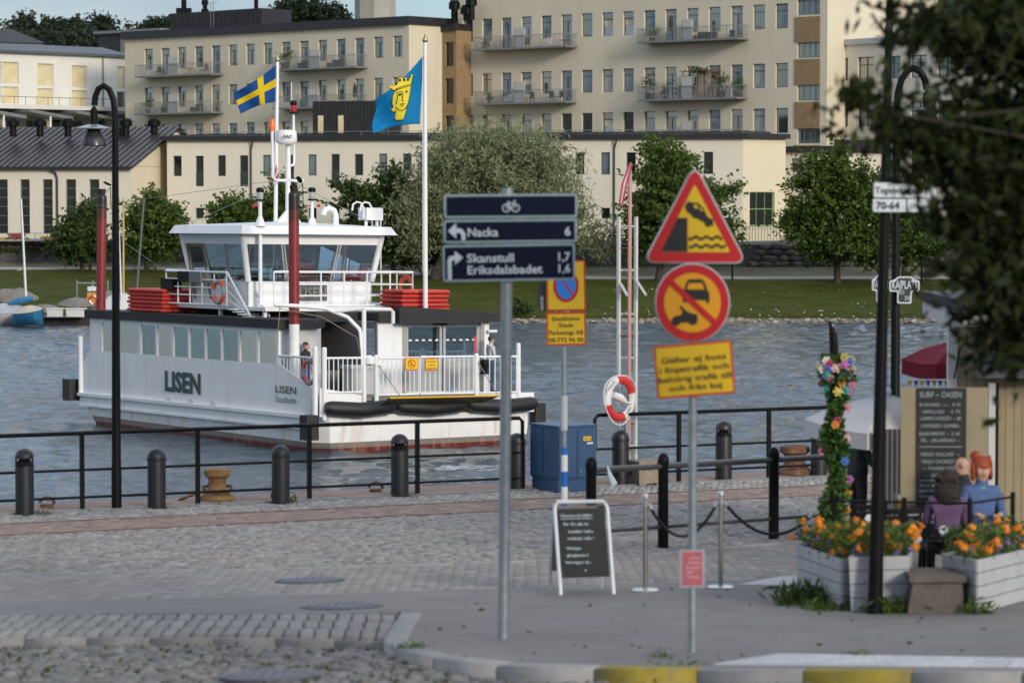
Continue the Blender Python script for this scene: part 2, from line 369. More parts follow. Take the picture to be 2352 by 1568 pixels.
def strip(name, ka, kb, m, sub=1, jit=0.0, kind='structure', dz=0.0):
    vs = []; qs = []; nr = sub + 1
    for px in cols:
        a, b = rowpt(px, ka), rowpt(px, kb)
        for j in range(nr):
            p = a + (b - a) * j / sub; p = p + np.array([0, 0, dz])
            if 0 < j < sub: p[2] += random.uniform(-jit, jit)
            vs.append(p)
    for i in range(len(cols) - 1):
        for j in range(nr - 1): a = i * nr + j; qs.append((a, a + nr, a + nr + 1, a + 1))
    return arrmesh(name, np.array(vs), np.array(qs), m, kind=kind, smooth=True)
strip('shore', 0, 2, DIRT, 4, .05)
strip('grass_bank', 2, 4, GRASS, 6, .05)
strip('gravel_path', 4, 5, GRAVEL)
strip('verge', 5, 6, pbr('verge', (.14, .13, .075), .95, var=.4, scale=.8, bump=.5, bscale=6), 3, .05)
def TER(px, py):
    """point of the far shore seen at a pixel"""
    for k in range(1, 6):
        a, b = rowpt(px, k), rowpt(px, k + 1)
        def ypix(p):
            d = p - EYE; f = d[1] * _c - d[2] * _s; u = d[1] * _s + d[2] * _c; return CY - LENS_PX * u / f
        ya, yb = ypix(a), ypix(b)
        if yb <= py <= ya: return a + (b - a) * (ya - py) / (ya - yb)
    return rowpt(px, 6)
TZ = 1.7      # level of the terrace the far buildings stand on
vs = []; qs = []
hr = [(None, 213.4), (None, 222.0), (None, 245.0), (None, 300.0), (None, 360.0), (None, 460.0), (None, 900.0)]
for i, px in enumerate(range(-700, 3200, 100)):
    for j, (_, Y) in enumerate(hr):
        z = [TZ, TZ, TZ + .2, 9.0, 17.5 if px < 1100 else 10, 19.0 if px < 1100 else 9, 0][j]
        YY = Y + (lr(px, 10, 0) if j == 0 else 0)
        vs.append(((px - CX) / LENS_PX * YY, YY, z + (random.uniform(-.6, .6) if 3 <= j <= 5 else 0)))
nr = len(hr)
for i in range(38):
    for j in range(nr - 1): a = i * nr + j; qs.append((a, a + nr, a + nr + 1, a + 1))
arrmesh('hill', np.array(vs), np.array(qs), pbr('hill_ground', (.05, .06, .03), .95, var=.4, scale=.3), kind='structure', smooth=True)
# low base under everything near the camera, reaching out to the sides
def gsheet(name, polys, m, dz):
    mb = MB()
    for p in polys: mb.add([(q[0], q[1], gz(q[0], q[1]) + dz) for q in p], [tuple(range(len(p)))])
    return mb.build(name, m, kind='structure')
vs = []; qs = []; ss = np.arange(-80, 121, 2.5); es = [-1.15, 0, 1.5, 3] + list(np.arange(5, 75, 2.5))
for s in ss:
    for e in es: q = QL(s, e); vs.append((q[0], q[1], gz(q[0], q[1]) - .13))
m_ = len(es)
for i in range(len(ss) - 1):
    for j in range(m_ - 1): a = i * m_ + j; qs.append((a, a + m_, a + m_ + 1, a + 1))
ASPH = pbr('asphalt', (.215, .20, .193), .92, var=.14, scale=1.4, bump=.4, bscale=60, stain=(.19, .18, .17), stain_amt=.45, stain_scale=(.5, 1.6, 1))
EARTH = pbr('bedding', (.055, .052, .046), .95, var=.3, scale=4)
arrmesh('ground', np.array(vs), np.array(qs), EARTH, kind='structure')

# ================================================================== windows and facades
GLASS_FAR = pbr('window_glass', (.035, .05, .058), .04, var=.5, scale=.35, spec=1.0, isl=.5, coat=1.0)
GLASS_FAR.node_tree.nodes['Principled BSDF'].inputs['IOR'].default_value = 2.3
GLASS_DARK = pbr('dark_window_glass', (.010, .013, .015), .05, var=.3, spec=.7)
GLASS_WARM = pbr('warm_reflection_glass', (.66, .56, .33), .12, var=.2, scale=.8, spec=1.0)  # warm reflection painted into the pane colour
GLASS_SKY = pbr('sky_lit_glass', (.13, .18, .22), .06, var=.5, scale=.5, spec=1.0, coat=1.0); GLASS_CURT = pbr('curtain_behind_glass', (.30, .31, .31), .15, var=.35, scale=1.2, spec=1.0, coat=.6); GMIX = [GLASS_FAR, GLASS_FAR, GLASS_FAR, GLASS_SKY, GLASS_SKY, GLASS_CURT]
FR_GREEN = pbr('green_window_frame', (.055, .090, .078), .5, var=.1)
FR_LGREEN = pbr('bright_green_frame', (.20, .32, .12), .5)
FR_DARK = pbr('dark_window_frame', (.03, .036, .04), .5)
FR_WHITE = pbr('white_window_frame', (.6, .6, .56), .5)
FR_TEAL = pbr('grey_blue_frame', (.10, .14, .15), .5)
WCACHE = {}
def winmesh(w, h, style, fr, gl):
    """returns (frame mesh, [pane meshes]); origin at the bottom left corner of the opening, facing -y"""
    key = (round(w, 2), round(h, 2), style, fr.name, gl.name)
    if key in WCACHE: return WCACHE[key]
    f = .055 if w < 1.6 else .07; F = MB(); panes = []
    def bar(x0, x1, z0, z1, y0=.02, y1=.10): F.box((x0, y0, z0), (x1, y1, z1))
    def pane(x0, x1, z0, z1, tilt=0.0):
        q = MB(); t = (z1 - z0) * math.sin(tilt); q.add([(x0, .06, z0), (x1, .06, z0), (x1, .06 + t, z1), (x0, .06 + t, z1), (x0, .075, z0), (x1, .075, z0), (x1, .075 + t, z1), (x0, .075 + t, z1)],
              [(0, 1, 2, 3), (7, 6, 5, 4), (0, 4, 5, 1), (3, 2, 6, 7), (0, 3, 7, 4), (1, 5, 6, 2)]); panes.append(q)
    bar(0, f, 0, h); bar(w - f, w, 0, h); bar(f, w - f, 0, f); bar(f, w - f, h - f, h)
    F.box((-.05, -.09, -.05), (w + .05, .03, -.004))
    if style in ('top', 'tilt'):
        z = h * .70; bar(f, w - f, z, z + f); pane(f, w - f, f, z, .05 if style == 'tilt' else 0); pane(f, w - f, z + f, h - f)
    elif style == 'casement':
        z = h * .70; bar(f, w - f, z, z + f); bar(w / 2 - f / 2, w / 2 + f / 2, f, z, .015, .095); pane(f, w / 2 - f / 2, f, z); pane(w / 2 + f / 2, w - f, f, z); pane(f, w - f, z + f, h - f)
    elif style == 'door':
        z = h * .76; bar(f, w - f, z, z + f); bar(w / 2 - f / 2, w / 2 + f / 2, f, z, .015, .095); pane(f, w / 2 - f / 2, f, z); pane(w / 2 + f / 2, w - f, f, z); pane(f, w - f, z + f, h - f)
    elif style == 'cross':
        z = h * .64; bar(f, w - f, z, z + f); bar(w / 2 - f / 2, w / 2 + f / 2, f, z, .015, .095); bar(w / 2 - f / 2, w / 2 + f / 2, z + f, h - f, .015, .095)
        for a, b in ((f, w / 2 - f / 2), (w / 2 + f / 2, w - f)): pane(a, b, f, z); pane(a, b, z + f, h - f)
    elif style.startswith('grid'):
        nx, nz = int(style[4]), int(style[5:])
        for i in range(1, nx): bar(w * i / nx - f / 3, w * i / nx + f / 3, f, h - f, .015, .095)
        for j in range(1, nz): bar(f, w - f, h * j / nz - f / 2, h * j / nz + f / 2)
        for i in range(nx):
            for j in range(nz): pane(w * i / nx + (f if i == 0 else f / 3), w * (i + 1) / nx - (f if i == nx - 1 else f / 3), h * j / nz + (f if j == 0 else f / 2), h * (j + 1) / nz - (f if j == nz - 1 else f / 2))
    elif style == 'plain': pane(f, w - f, f, h - f)
    elif style == 'french':
        pane(f, w - f, f, h - f)
        for i in range(9): F.box((w * (i + .5) / 9 - .012, -.06, .02), (w * (i + .5) / 9 + .012, -.04, h * .45))
        F.box((-.03, -.065, h * .45), (w + .03, -.035, h * .45 + .04))
    def mk(q, m):
        me = bpy.data.meshes.new('window'); me.from_pydata(q.v, [], q.f); me.materials.append(m); return me
    WCACHE[key] = (mk(F, fr), [mk(q, gl) for q in panes]); return WCACHE[key]
class Facade:
    def __init__(s, A, B):
        s.A = np.array(A[:2], float); d = np.array(B[:2], float) - s.A; s.L = np.linalg.norm(d); s.d = d / s.L
        s.nf = np.array([s.d[1], -s.d[0]])      # towards the viewer when A is on the left
        s.wins = []
    def st(s, px, py):
        r = ray(px, py); t = (s.A @ s.nf - EYE[:2] @ s.nf) / (r[:2] @ s.nf); p = EYE + r * t; return (p[:2] - s.A) @ s.d, p[2]
    def pt(s, a, z, off=0.0): q = s.A + s.d * a + s.nf * off; return np.array([q[0], q[1], z])
    def win(s, x0, y0, x1, y1, style, fr, gl=None, w=None, label=None):
        a, z1 = s.st(x0, y0); b, _ = s.st(x1, y0); _, z0 = s.st(x0, y1); s.wins.append((a, b, z0, z1, style, fr, gl or random.choice(GMIX)))
    def build(s, root, m, z0, z1, depth, reveal=.16, name='wall', sides=True, back=True, m_rev=None):
        ws = [w for w in s.wins]
        S = sorted({0.0, s.L} | {q for w in ws for q in (w[0], w[1]) if 0 < q < s.L}); Zs = sorted({z0, z1} | {q for w in ws for q in (w[2], w[3]) if z0 < q < z1})
        mb = MB(); base = BASE[root.name]
        cells = set()
        for i in range(len(S) - 1):
            j = 0
            while j < len(Zs) - 1:
                cs, = ((S[i] + S[i + 1]) / 2,)
                hole = lambda q: any(w[0] < cs < w[1] and w[2] < (Zs[q] + Zs[q + 1]) / 2 < w[3] for w in ws)
                if hole(j): j += 1; continue
                k = j
                while k < len(Zs) - 1 and not hole(k): k += 1
                mb.add([s.pt(S[i], Zs[j]), s.pt(S[i + 1], Zs[j]), s.pt(S[i + 1], Zs[k]), s.pt(S[i], Zs[k])], [(0, 1, 2, 3)]); j = k
        for a, b, c, d, *_ in ws:
            q = [s.pt(a, c), s.pt(b, c), s.pt(b, d), s.pt(a, d)]; w = [s.pt(a, c, -reveal - .1), s.pt(b, c, -reveal - .1), s.pt(b, d, -reveal - .1), s.pt(a, d, -reveal - .1)]
            mb.add(q + w, [(0, 4, 5, 1), (1, 5, 6, 2), (2, 6, 7, 3), (3, 7, 4, 0), (4, 7, 6, 5)])
        if sides:
            A0, A1, B0, B1 = s.pt(0, z0), s.pt(0, z1), s.pt(s.L, z0), s.pt(s.L, z1); a0, a1, b0, b1 = s.pt(0, z0, -depth), s.pt(0, z1, -depth), s.pt(s.L, z0, -depth), s.pt(s.L, z1, -depth)
            mb.add([A0, A1, a0, a1, B0, B1, b0, b1], [(0, 1, 3, 2), (4, 6, 7, 5), (2, 3, 7, 6), (1, 5, 7, 3)])
        o = mb.build(name, m, root)
        ang = math.atan2(s.d[1], s.d[0])
        for a, b, c, d, style, fr, gl in ws:
            fm_, pm = winmesh(b - a, d - c, style, fr, gl)
            f = bpy.data.objects.new('window', fm_); COL.objects.link(f); f.parent = root; q = s.pt(a, c, -reveal) - base; f.location = q; f.rotation_euler = (0, 0, ang)
            BASE[f.name] = q + base
            for p in pm: w = bpy.data.objects.new('pane', p); COL.objects.link(w); w.parent = f
        return o
    def slab(s, root, a, b, z0, z1, off0, off1, m, name, kind=None):
        mb = MB(); mb.add([s.pt(a, z0, off0), s.pt(b, z0, off0), s.pt(b, z0, off1), s.pt(a, z0, off1), s.pt(a, z1, off0), s.pt(b, z1, off0), s.pt(b, z1, off1), s.pt(a, z1, off1)],
               [(0, 3, 2, 1), (4, 5, 6, 7), (0, 1, 5, 4), (1, 2, 6, 5), (2, 3, 7, 6), (3, 0, 4, 7)]); return mb.build(name, m, root)
    def balcony(s, root, x0, x1, ys, yr, screens=(), depth=1.5, bars=True):
        a, z = s.st(x0, ys); b, _ = s.st(x1, ys); hh = s.st(x0, yr)[1] - z
        # the pixels were read on the outer edge, so pull the ends in to the wall plane
        slab = s.slab(root, a, b, z, z + .16, .0, depth, GREY, 'balcony')
        bal = MB(); n_ = int((b - a) / .14)
        def bx(a0, a1, o0, o1, c0, c1): bal.add([s.pt(a0, c0, o0), s.pt(a1, c0, o0), s.pt(a1, c0, o1), s.pt(a0, c0, o1), s.pt(a0, c1, o0), s.pt(a1, c1, o0), s.pt(a1, c1, o1), s.pt(a0, c1, o1)], [(0, 3, 2, 1), (4, 5, 6, 7), (0, 1, 5, 4), (1, 2, 6, 5), (2, 3, 7, 6), (3, 0, 4, 7)])
        zt = z + 1.15
        bx(a, b, depth - .05, depth, zt, zt + .05); bx(a, a + .05, 0, depth, zt, zt + .05); bx(b - .05, b, 0, depth, zt, zt + .05)
        for i in range(n_ + 1):
            q = a + (b - a) * i / n_; big = i % 11 == 0; w = .028 if big else .009
            bx(q - w, q + w, depth - .04, depth - .02, z + .16, zt)
        for q in (a + .02, b - .03):
            for i in range(1, int(depth / .14)): bx(q - .009, q + .009, i * .14, i * .14 + .018, z + .16, zt)
        r = bal.build('railing', pbr('balcony_steel', (.30, .31, .32), .5, .4), slab)
        for sx0, sx1, sy0 in screens:
            c, zt2 = s.st(sx0, sy0); d, _ = s.st(sx1, sy0); s.slab(slab, c, c + .08, z + .16, zt2, .02, depth - .1, pbr('privacy_panel', (.48, .48, .46), .5), 'privacy_screen')
            s.slab(slab, c, d, z + .16, zt2, depth - .14, depth - .1, MATS['privacy_panel'], 'privacy_screen')
        return slab, a, b, z
PLASTER = pbr('beige_plaster', (.66, .595, .455), .92, var=.05, scale=.25, bump=.12, bscale=14, stain=(.50, .45, .35), stain_amt=.4, stain_scale=(.5, .5, .08))
PLASTER2 = pbr('pale_plaster', (.69, .645, .535), .92, var=.05, scale=.3, bump=.12, bscale=14, stain=(.54, .49, .38), stain_amt=.3, stain_scale=(.5, .5, .12))
WHITEBRICK = pbr('white_render', (.66, .65, .60), .9, var=.06, scale=.5, bump=.1, bscale=8)
def brickmat():
    m = bpy.data.materials.new('yellow_brick'); m.use_nodes = True; n, l = m.node_tree.nodes, m.node_tree.links; b = n['Principled BSDF']; b.inputs['Roughness'].default_value = .9
    t = n.new('ShaderNodeTexCoord'); br = n.new('ShaderNodeTexBrick'); mp = n.new('ShaderNodeMapping'); mp.inputs['Rotation'].default_value = (R(90), 0, 0); l.new(t.outputs['Object'], mp.inputs[0])
    br.inputs['Scale'].default_value = 3.2; br.inputs['Color1'].default_value = (.34, .21, .075, 1); br.inputs['Color2'].default_value = (.22, .125, .05, 1); br.inputs['Mortar'].default_value = (.30, .25, .18, 1); br.inputs['Mortar Size'].default_value = .03
    l.new(mp.outputs[0], br.inputs['Vector']); l.new(br.outputs[0], b.inputs['Base Color']); bp = n.new('ShaderNodeBump'); bp.inputs['Strength'].default_value = .4; l.new(br.outputs['Fac'], bp.inputs['Height']); bp.invert = True; l.new(bp.outputs[0], b.inputs['Normal']); return m
BRICK = brickmat()
def gp(px, Y): return np.array([(px - CX) / LENS_PX * Y, Y])

# ---- the long beige block behind the flags
A = gp(290, 287.6); B = gp(940, 262.0)
bl = thing('apartment_building', 'long beige apartment block behind the two flags, dark flat roof with black penthouse', 'building', (A[0], A[1], TZ))
f = Facade(A, B); FACL = f
cw = [331.5, 370, 408, 447, 486, 525, 565, 605.5, 647, 688.3, 730.6, 773, 815.2, 858.7, 902.8]
tops = np.interp(cw, [331, 605, 902], [113.3, 99.5, 83.5]); wid = np.interp(cw, [331, 902], [19.2, 21.2]); doors = {1, 4, 9, 12}
for i, x in enumerate(cw):
    st = 'door' if i in doors else 'casement'; t = tops[i]
    f.win(x, t, x + wid[i], t + (66 if i in doors else 48), st, FR_GREEN)
    t2 = t + np.interp(x, [331, 902], [88.8, 94.5]); f.win(x, t2, x + wid[i], t2 + (62 if i in doors else 46), st, FR_GREEN)
    t3 = t2 + np.interp(x, [331, 902], [84, 100]) - (0 if x < 560 else 2); f.win(x, t3, x + wid[i], t3 + 46, 'casement', FR_GREEN)
f.build(bl, PLASTER, TZ - 1, 20.05, 13.0)
f.slab(bl, -.3, f.L + .25, 20.05, 20.75, -13.4, .35, DARKROOF, 'roof')
BALL = []
for x0, x1, ysl, yr, scr in ((337, 513, 180.5, 151, [(411, 434, 133)]), (337, 513, 266, 236, [(411, 433, 219)]), (654, 844, 165, 133, [(735, 759, 117)]), (654, 844, 253, 224, [(733, 757, 206)])):
    BALL.append(f.balcony(bl, x0, x1, ysl, yr, scr))
# brick stair link at its right end, and the end wall facing right belongs to the same wall mesh
C0 = f.pt(f.L, 0); bk = -f.nf
L0 = C0[:2] + bk * 4.2; L1 = L0 + f.d * 1.75
fb = Facade(L0, L1)
for y0, y1 in ((98, 153), (181, 238), (266, 320)): fb.win(1022.5, y0, 1042, y1, 'top', FR_DARK, GLASS_DARK)
fb.build(bl, BRICK, TZ - 1, 19.6, 6, name='brick_stair_wall')
fb.slab(bl, -.1, fb.L, 19.6, 20.2, -6.2, .2, DARKROOF, 'stair_roof')
# black penthouse, vents, ladder
fp_ = Facade(f.pt(0, 0, -2.2), f.pt(f.L, 0, -2.2)); s0, _ = fp_.st(389, 70); s1, _ = fp_.st(601, 55)
pent = f.slab(bl, s0, s1, 20.75, 22.45, -6.0, -2.2, DARKROOF, 'penthouse')
mb = MB()
for i in range(26): mb.obox(f.pt(s0 + (s1 - s0) * (i + .5) / 26, 21.6, -2.17), [*f.d, 0], [*f.nf, 0], Z3, (.03, .03, .85))
mb.build('standing_seam', DARKROOF, pent, kind='stuff')
mb = MB(); c = f.pt(s0 + 1.2, 22.45, -3); mb.box(c - [.7, .5, 0], c + [.7, .5, .5]); mb.lathe(c + [0, 0, .5], [(.25, 0), (.25, 1.0), (.4, 1.0), (.45, 1.3), (.4, 1.6), (.2, 1.7)], 10); mb.build('roof_vent', BLACK, bl)
mb = MB(); c = f.pt(s0 + 4.2, 22.45, -3); mb.lathe(c, [(.35, 0), (.35, .3), (.22, .3), (.22, .7), (.33, .7), (.33, 1.1), (.2, 1.2)], 10); mb.build('roof_vent', BLACK, bl)
mb = MB(); c = f.pt(s1 - 1.6, 22.4, -3); mb.tube([c, c + [0, 0, 1.0], c + [-.1, 0, 1.35], c + [-.35, 0, 1.5], c + [-.7, 0, 1.5]], .2, 10); mb.build('bent_flue', BLACK, bl)
mb = MB()
for q in (-.22, .22): mb.tube([f.pt(s0 + 6.2 + q, 21, -2.1), f.pt(s0 + 6.2 + q, 23.2, -2.1), f.pt(s0 + 6.2 + q, 23.4, -2.6)], .03, 6)
for i in range(7): mb.tube([f.pt(s0 + 5.98, 21 + i * .35, -2.1), f.pt(s0 + 6.42, 21 + i * .35, -2.1)], .02, 5)
mb.build('roof_ladder', GREY, bl)
for px, h, r in ((971, 1.0, .5), (1122 - 100, 1.2, .5), (1175 - 165, .5, .6)):
    s_, _ = f.st(min(px, 935), 50); c = f.pt(s_ + (px - min(px, 935)) * .04, 20.5, -4.5); mb = MB(); mb.lathe(c, [(r * .6, 0), (r * .6, h), (r, h), (r, h + .5), (r * .7, h + .8)], 12); mb.build('roof_vent', BLACK, bl)

# ---- the big beige block in the middle and right, with brick bays and side wall
B = gp(1897, 240.0); t_ = 26.4; A = np.array([B[0] - 1.14 * t_, 240 + t_])
br_ = thing('apartment_building', 'large beige apartment block at top right with brick window bays and long balconies', 'building', (B[0], B[1], TZ))
f = Facade(A, B); FACR = f
cx_ = [(1063.4, 1085.9), (1107.7, 1130.2), (1152.2, 1174.4), (1197.3, 1221), (1243, 1266.6), (1289.3, 1313.4), (1336, 1360.6), (1383, 1408), (1431, 1455.5), (1479.5, 1505), (1528, 1554), (1578, 1604), (1628, 1655), (1679, 1706), (1729.7, 1757.3), (1781.5, 1810)]
for i, (x0, x1) in enumerate(cx_):
    door = i in (2, 5, 10, 13); t1 = np.interp(x0, [1063, 1336, 1781], [46.5, 32, 9.5]); h = np.interp(x0, [1063, 1781], [51, 57])
    f.win(x0, t1, x1, t1 + (h * 1.38 if door else h), 'door' if door else ('tilt' if i in (7, 8) else 'top'), FR_GREEN)
    t2 = np.interp(x0, [1063, 1336, 1781], [171, 161.4, 145.5]); f.win(x0, t2, x1, t2 + (h * 1.34 if door else h - 1), 'door' if door else ('tilt' if i in (3, 9) else 'top'), FR_GREEN)
    t3 = np.interp(x0, [1063, 1336, 1781], [265, 260.3, 249]); f.win(x0, t3, x1, t3 + h, 'casement' if door else ('tilt' if i == 7 else 'top'), FR_GREEN, GLASS_DARK if i in (5, 6, 8) else None)
for y0, y1 in ((0, 36), (99.5, 134), (196.5, 232), (296, 330)): f.win(1831, y0, 1883.5, y1, 'grid41', FR_TEAL)
f.build(br_, PLASTER, TZ - 1, 25.5, 16.0)
a0, _ = f.st(1826, 100); a1, _ = f.st(1884, 100)
prev = TZ - 1
for y0, y1 in ((40, 98), (137, 195), (235, 295), (334, 380)):
    z1 = f.st(1830, y0)[1]; z0 = f.st(1830, y1)[1]; f.slab(br_, a0, a1, z0, z1, -.05, .06, BRICK, 'brick_panel')
for x0, x1, ysl, yr, scr in ((1114, 1326, 119, 84, [(1205.5, 1229, 66)]), (1114, 1325, 243, 206, [(1204.5, 1228, 190)]), (1489, 1719, 102, 66, [(1590, 1613, 47)]), (1489, 1717, 234.5, 196, [(1588, 1612, 178)]), (1489, 1720, 335, 298, [(1588, 1613, 279)]), (1114, 1326, 340, 298, [])):
    BALL.append(f.balcony(br_, x0, x1, ysl, yr, scr))
f.slab(br_, -.2, f.L + .2, 25.5, 26.0, -16.3, .3, DARKROOF, 'roof')
fs_ = Facade(f.pt(f.L + .02, 0), f.pt(f.L + .02, 0, -16.0))
fs_.win(2018, 14, 2046, 79, 'casement', FR_GREEN, GLASS_DARK); w_ = fs_.wins[0]; fs_.build(br_, PLASTER, 15.0, 25.4, 1, sides=False, name='side_wall')
fs_.slab(br_, w_[0] - .3, w_[1] + .8, w_[2] - .45, w_[2] - .1, 0, 1.2, FR_WHITE, 'side_balcony')
# ---- lower block on the far right with green cross windows
A = gp(1899, 243.5); B = np.array([A[0] + .77 * 26, A[1] - 26])
bf = thing('office_building', 'lower pale block on the far right with green four-pane windows and a round town crest', 'building', (A[0], A[1], TZ))
f = Facade(A, B); ff = f
for i in range(9):
    x = 1910.5 + i * 59.2 + i * i * .35; w = 37 + i * .4; t = 134.5 - i * 2.3
    for k, (dy, h) in enumerate(((0, 52), (103, 55), (207, 62))): f.win(x, t + dy + (0 if k == 0 else i * .9 * k), x + w, t + dy + h + (0 if k == 0 else i * .9 * k), 'cross', FR_GREEN)
f.build(bf, PLASTER2, TZ - 1, 17.2, 14)
f.slab(bf, -.1, f.L, 17.2, 17.65, -14, .2, pbr('zinc', (.42, .45, .5), .4, .4), 'roof')
s_, z_ = f.st(2119, 414); cr_ = MB(); cr_.prism([(-.32, .38), (.32, .38), (.32, -.1), (.2, -.36), (0, -.5), (-.2, -.36), (-.32, -.1)], f.pt(s_, z_, .03), [*f.d, 0], Z3, [*(-f.nf * .02), 0]); crest = cr_.build('crest', INK, bf)
for i, ch in enumerate('STOCKHOLM'):
    a = R(205 - i * 230 / 8); text(ch, .22, f.pt(s_ + .78 * math.cos(a), z_ + .78 * math.sin(a), .03), [*(f.d * math.sin(a)), -math.cos(a)], [*(f.d * math.cos(a)), math.sin(a)], INK, crest)
cr2 = MB(); cr2.prism([(-.2, .2), (-.1, .05), (0, .22), (.1, .05), (.2, .2), (.15, -.15), (-.15, -.15)], f.pt(s_, z_, .045), [*f.d, 0], Z3, [*(-f.nf * .01), 0]); cr2.build('crown_mark', FR_WHITE, crest)
# green glazed lift shaft beyond
A = gp(2138, 262); B = gp(2330, 256); gt = thing('glazed_tower', 'green glass stair tower behind the foreground tree at top right', 'building', (A[0], A[1], TZ)); f = Facade(A, B)
f.build(gt, pbr('green_glass', (.03, .10, .085), .08, spec=1.0, coat=.6), TZ, 27, 7)
for i in range(10): f.slab(gt, f.L * i / 10, f.L * i / 10 + .08, TZ, 27, 0, .07, FR_GREEN, 'mullion')

# ---- the low white building along the water
A = gp(385, 232.5); B = gp(1705, 222.0)
lw = thing('low_building', 'long low pale two-storey building with black metal eaves behind the waterside trees', 'building', (A[0], A[1], TZ))
f = Facade(A, B); flow = f
for x0, x1, y0, y1, st in ((397.8, 417, 358, 405, 'plain'), (449, 467.5, 358, 428, 'french'), (500, 518.4, 357, 405, 'plain'), (550.5, 570, 357, 428, 'french'), (603.5, 622, 356, 405, 'plain'), (656, 675, 356, 427, 'french'), (708, 727, 355, 403.5, 'plain'), (760.6, 780, 354, 425, 'french'), (814.4, 834, 354, 403, 'plain'), (870.5, 889.5, 353, 424, 'french'),
                           (925, 945, 353, 402, 'plain'), (981, 1001, 352, 402, 'plain'), (1036, 1057, 352, 402, 'plain'), (1093, 1114, 351, 402, 'plain'), (1150, 1171, 351, 402, 'plain'), (1207, 1228, 351, 401, 'plain'), (1264, 1286, 350, 401, 'plain'), (1321, 1342, 350.5, 401, 'plain'), (1380.7, 1401, 350, 401, 'plain'), (1438.7, 1460, 350, 401, 'plain'), (1497, 1519, 350, 400, 'plain'), (1556, 1578, 349, 400, 'plain'), (1616, 1638, 349, 400, 'plain')):
    f.win(x0, y0, x1, y1, st, FR_GREEN, GLASS_DARK if (int(x0) % 3) else GLASS_SKY)
    f.win(x0, 477.5, x1, 502, 'plain', FR_GREEN, GLASS_DARK)
# entrance doors at the right end of the facade are on the end wall; a bay of it reaches past the corner
f.build(lw, PLASTER2, TZ - 1, 9.35, 20.0)
eave = MB(); O_ = .45
def rp(a, z, off): return f.pt(a, z, off)
eave.add([rp(-.4, 9.35, O_), rp(f.L + .4, 9.35, O_), rp(f.L + .4, 9.68, O_ + .02), rp(-.4, 9.68, O_ + .02), rp(-.4, 9.35, -20.4), rp(f.L + .4, 9.35, -20.4), rp(f.L + .4, 10.05, -10), rp(-.4, 10.05, -10)],
         [(0, 1, 2, 3), (0, 4, 5, 1), (3, 2, 6, 7), (7, 6, 5, 4), (0, 3, 7, 4), (1, 5, 6, 2)])
roof = eave.build('roof', DARKROOF, lw)
mb = MB()
for i in range(int(f.L / .6)): q = .3 + i * .6; mb.add([rp(q, 9.69, O_), rp(q + .05, 9.69, O_), rp(q + .05, 10.06, -10), rp(q, 10.06, -10), rp(q, 9.75, O_), rp(q + .05, 9.75, O_), rp(q + .05, 10.11, -10), rp(q, 10.11, -10)], [(4, 5, 6, 7), (0, 1, 5, 4), (0, 4, 7, 3), (1, 2, 6, 5)])
mb.build('standing_seam', DARKROOF, roof, kind='stuff')
mb = MB(); zr = 10.0
mb.tube([rp(0, zr, -.6), rp(f.L, zr, -.6)], .025, 5)
for i in range(30): mb.tube([rp(f.L * i / 29, 9.7, -.3), rp(f.L * i / 29, zr, -.6)], .02, 5)
mb.build('snow_guard', GREY, roof)
for px in (577, 1411):
    s_, _ = f.st(px, 400); mb = MB(); mb.tube([rp(s_ + .25, 9.4, .4), rp(s_ + .2, 9.1, .3), rp(s_, 8.6, .08), rp(s_, TZ, .08)], .07, 8); mb.build('downpipe', FR_DARK, lw)
# its end wall faces right, with a shallow gable
c0_ = f.pt(f.L + .01, 0); ge = Facade(c0_, c0_ + np.array([.75, .66, 0]) * 4.6)
ge.win(1722, 441, 1779, 519, 'grid32', FR_LGREEN, GLASS_DARK); w = ge.wins[0]
ge.build(lw, pbr('sunlit_plaster', (.68, .60, .44), .92, var=.05, scale=.3, bump=.12, bscale=14), TZ - .5, 9.33, 9, name='end_wall')  # pale plaster with the sun's warmth mixed into its colour
mb = MB(); mb.prism([(0, 0), (4.9, 0), (4.9, 9.5), (0, 9.5)], ge.pt(-.2, 9.34, .4), [*ge.d, 0], [*(-ge.nf), 0], (0, 0, .36)); mb.build('end_roof', DARKROOF, lw)
mb = MB()
for i in range(14): mb.tube([ge.pt(w[0] - 1.2 + i * .33, TZ, .5), ge.pt(w[0] - 1.2 + i * .33, TZ + 1.1, .5)], .02, 5)
mb.tube([ge.pt(w[0] - 1.2, TZ + 1.1, .5), ge.pt(w[0] + 3.1, TZ + 1.1, .5)], .03, 5); rl = mb.build('terrace_railing', FR_GREEN, lw)
# black roof box with seams, three slim windows and a ladder, standing on the roof
s0, zb = f.st(690, 303); s1, zt = f.st(872, 245); bxx = f.slab(lw, s0, s1, 9.6, zt + .55, -6, -3.2, pbr('black_cladding', (.022, .022, .026), .6, var=.25, scale=2), 'roof_box')
mb = MB()
for i in range(20): q = s0 + (s1 - s0) * (i + .5) / 20; mb.obox(f.pt(q, (9.6 + zt + .55) / 2, -3.17), [*f.d, 0], [*f.nf, 0], Z3, (.06, .05, (zt + .55 - 9.6) / 2))
mb.build('cladding_batten', MATS['black_cladding'], bxx, kind='stuff')
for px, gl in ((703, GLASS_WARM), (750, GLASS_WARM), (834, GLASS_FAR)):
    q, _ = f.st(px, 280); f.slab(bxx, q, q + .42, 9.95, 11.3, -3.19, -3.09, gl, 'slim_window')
mb = MB(); q, _ = f.st(856, 280)
for d_ in (0, .4): mb.tube([f.pt(q + d_, 9.7, -3.0), f.pt(q + d_, 12.6, -3.0), f.pt(q + d_, 12.8, -3.5)], .025, 5)
for i in range(9): mb.tube([f.pt(q, 9.9 + i * .3, -3.0), f.pt(q + .4, 9.9 + i * .3, -3.0)], .018, 5)
mb.build('roof_ladder', GREY, bxx)
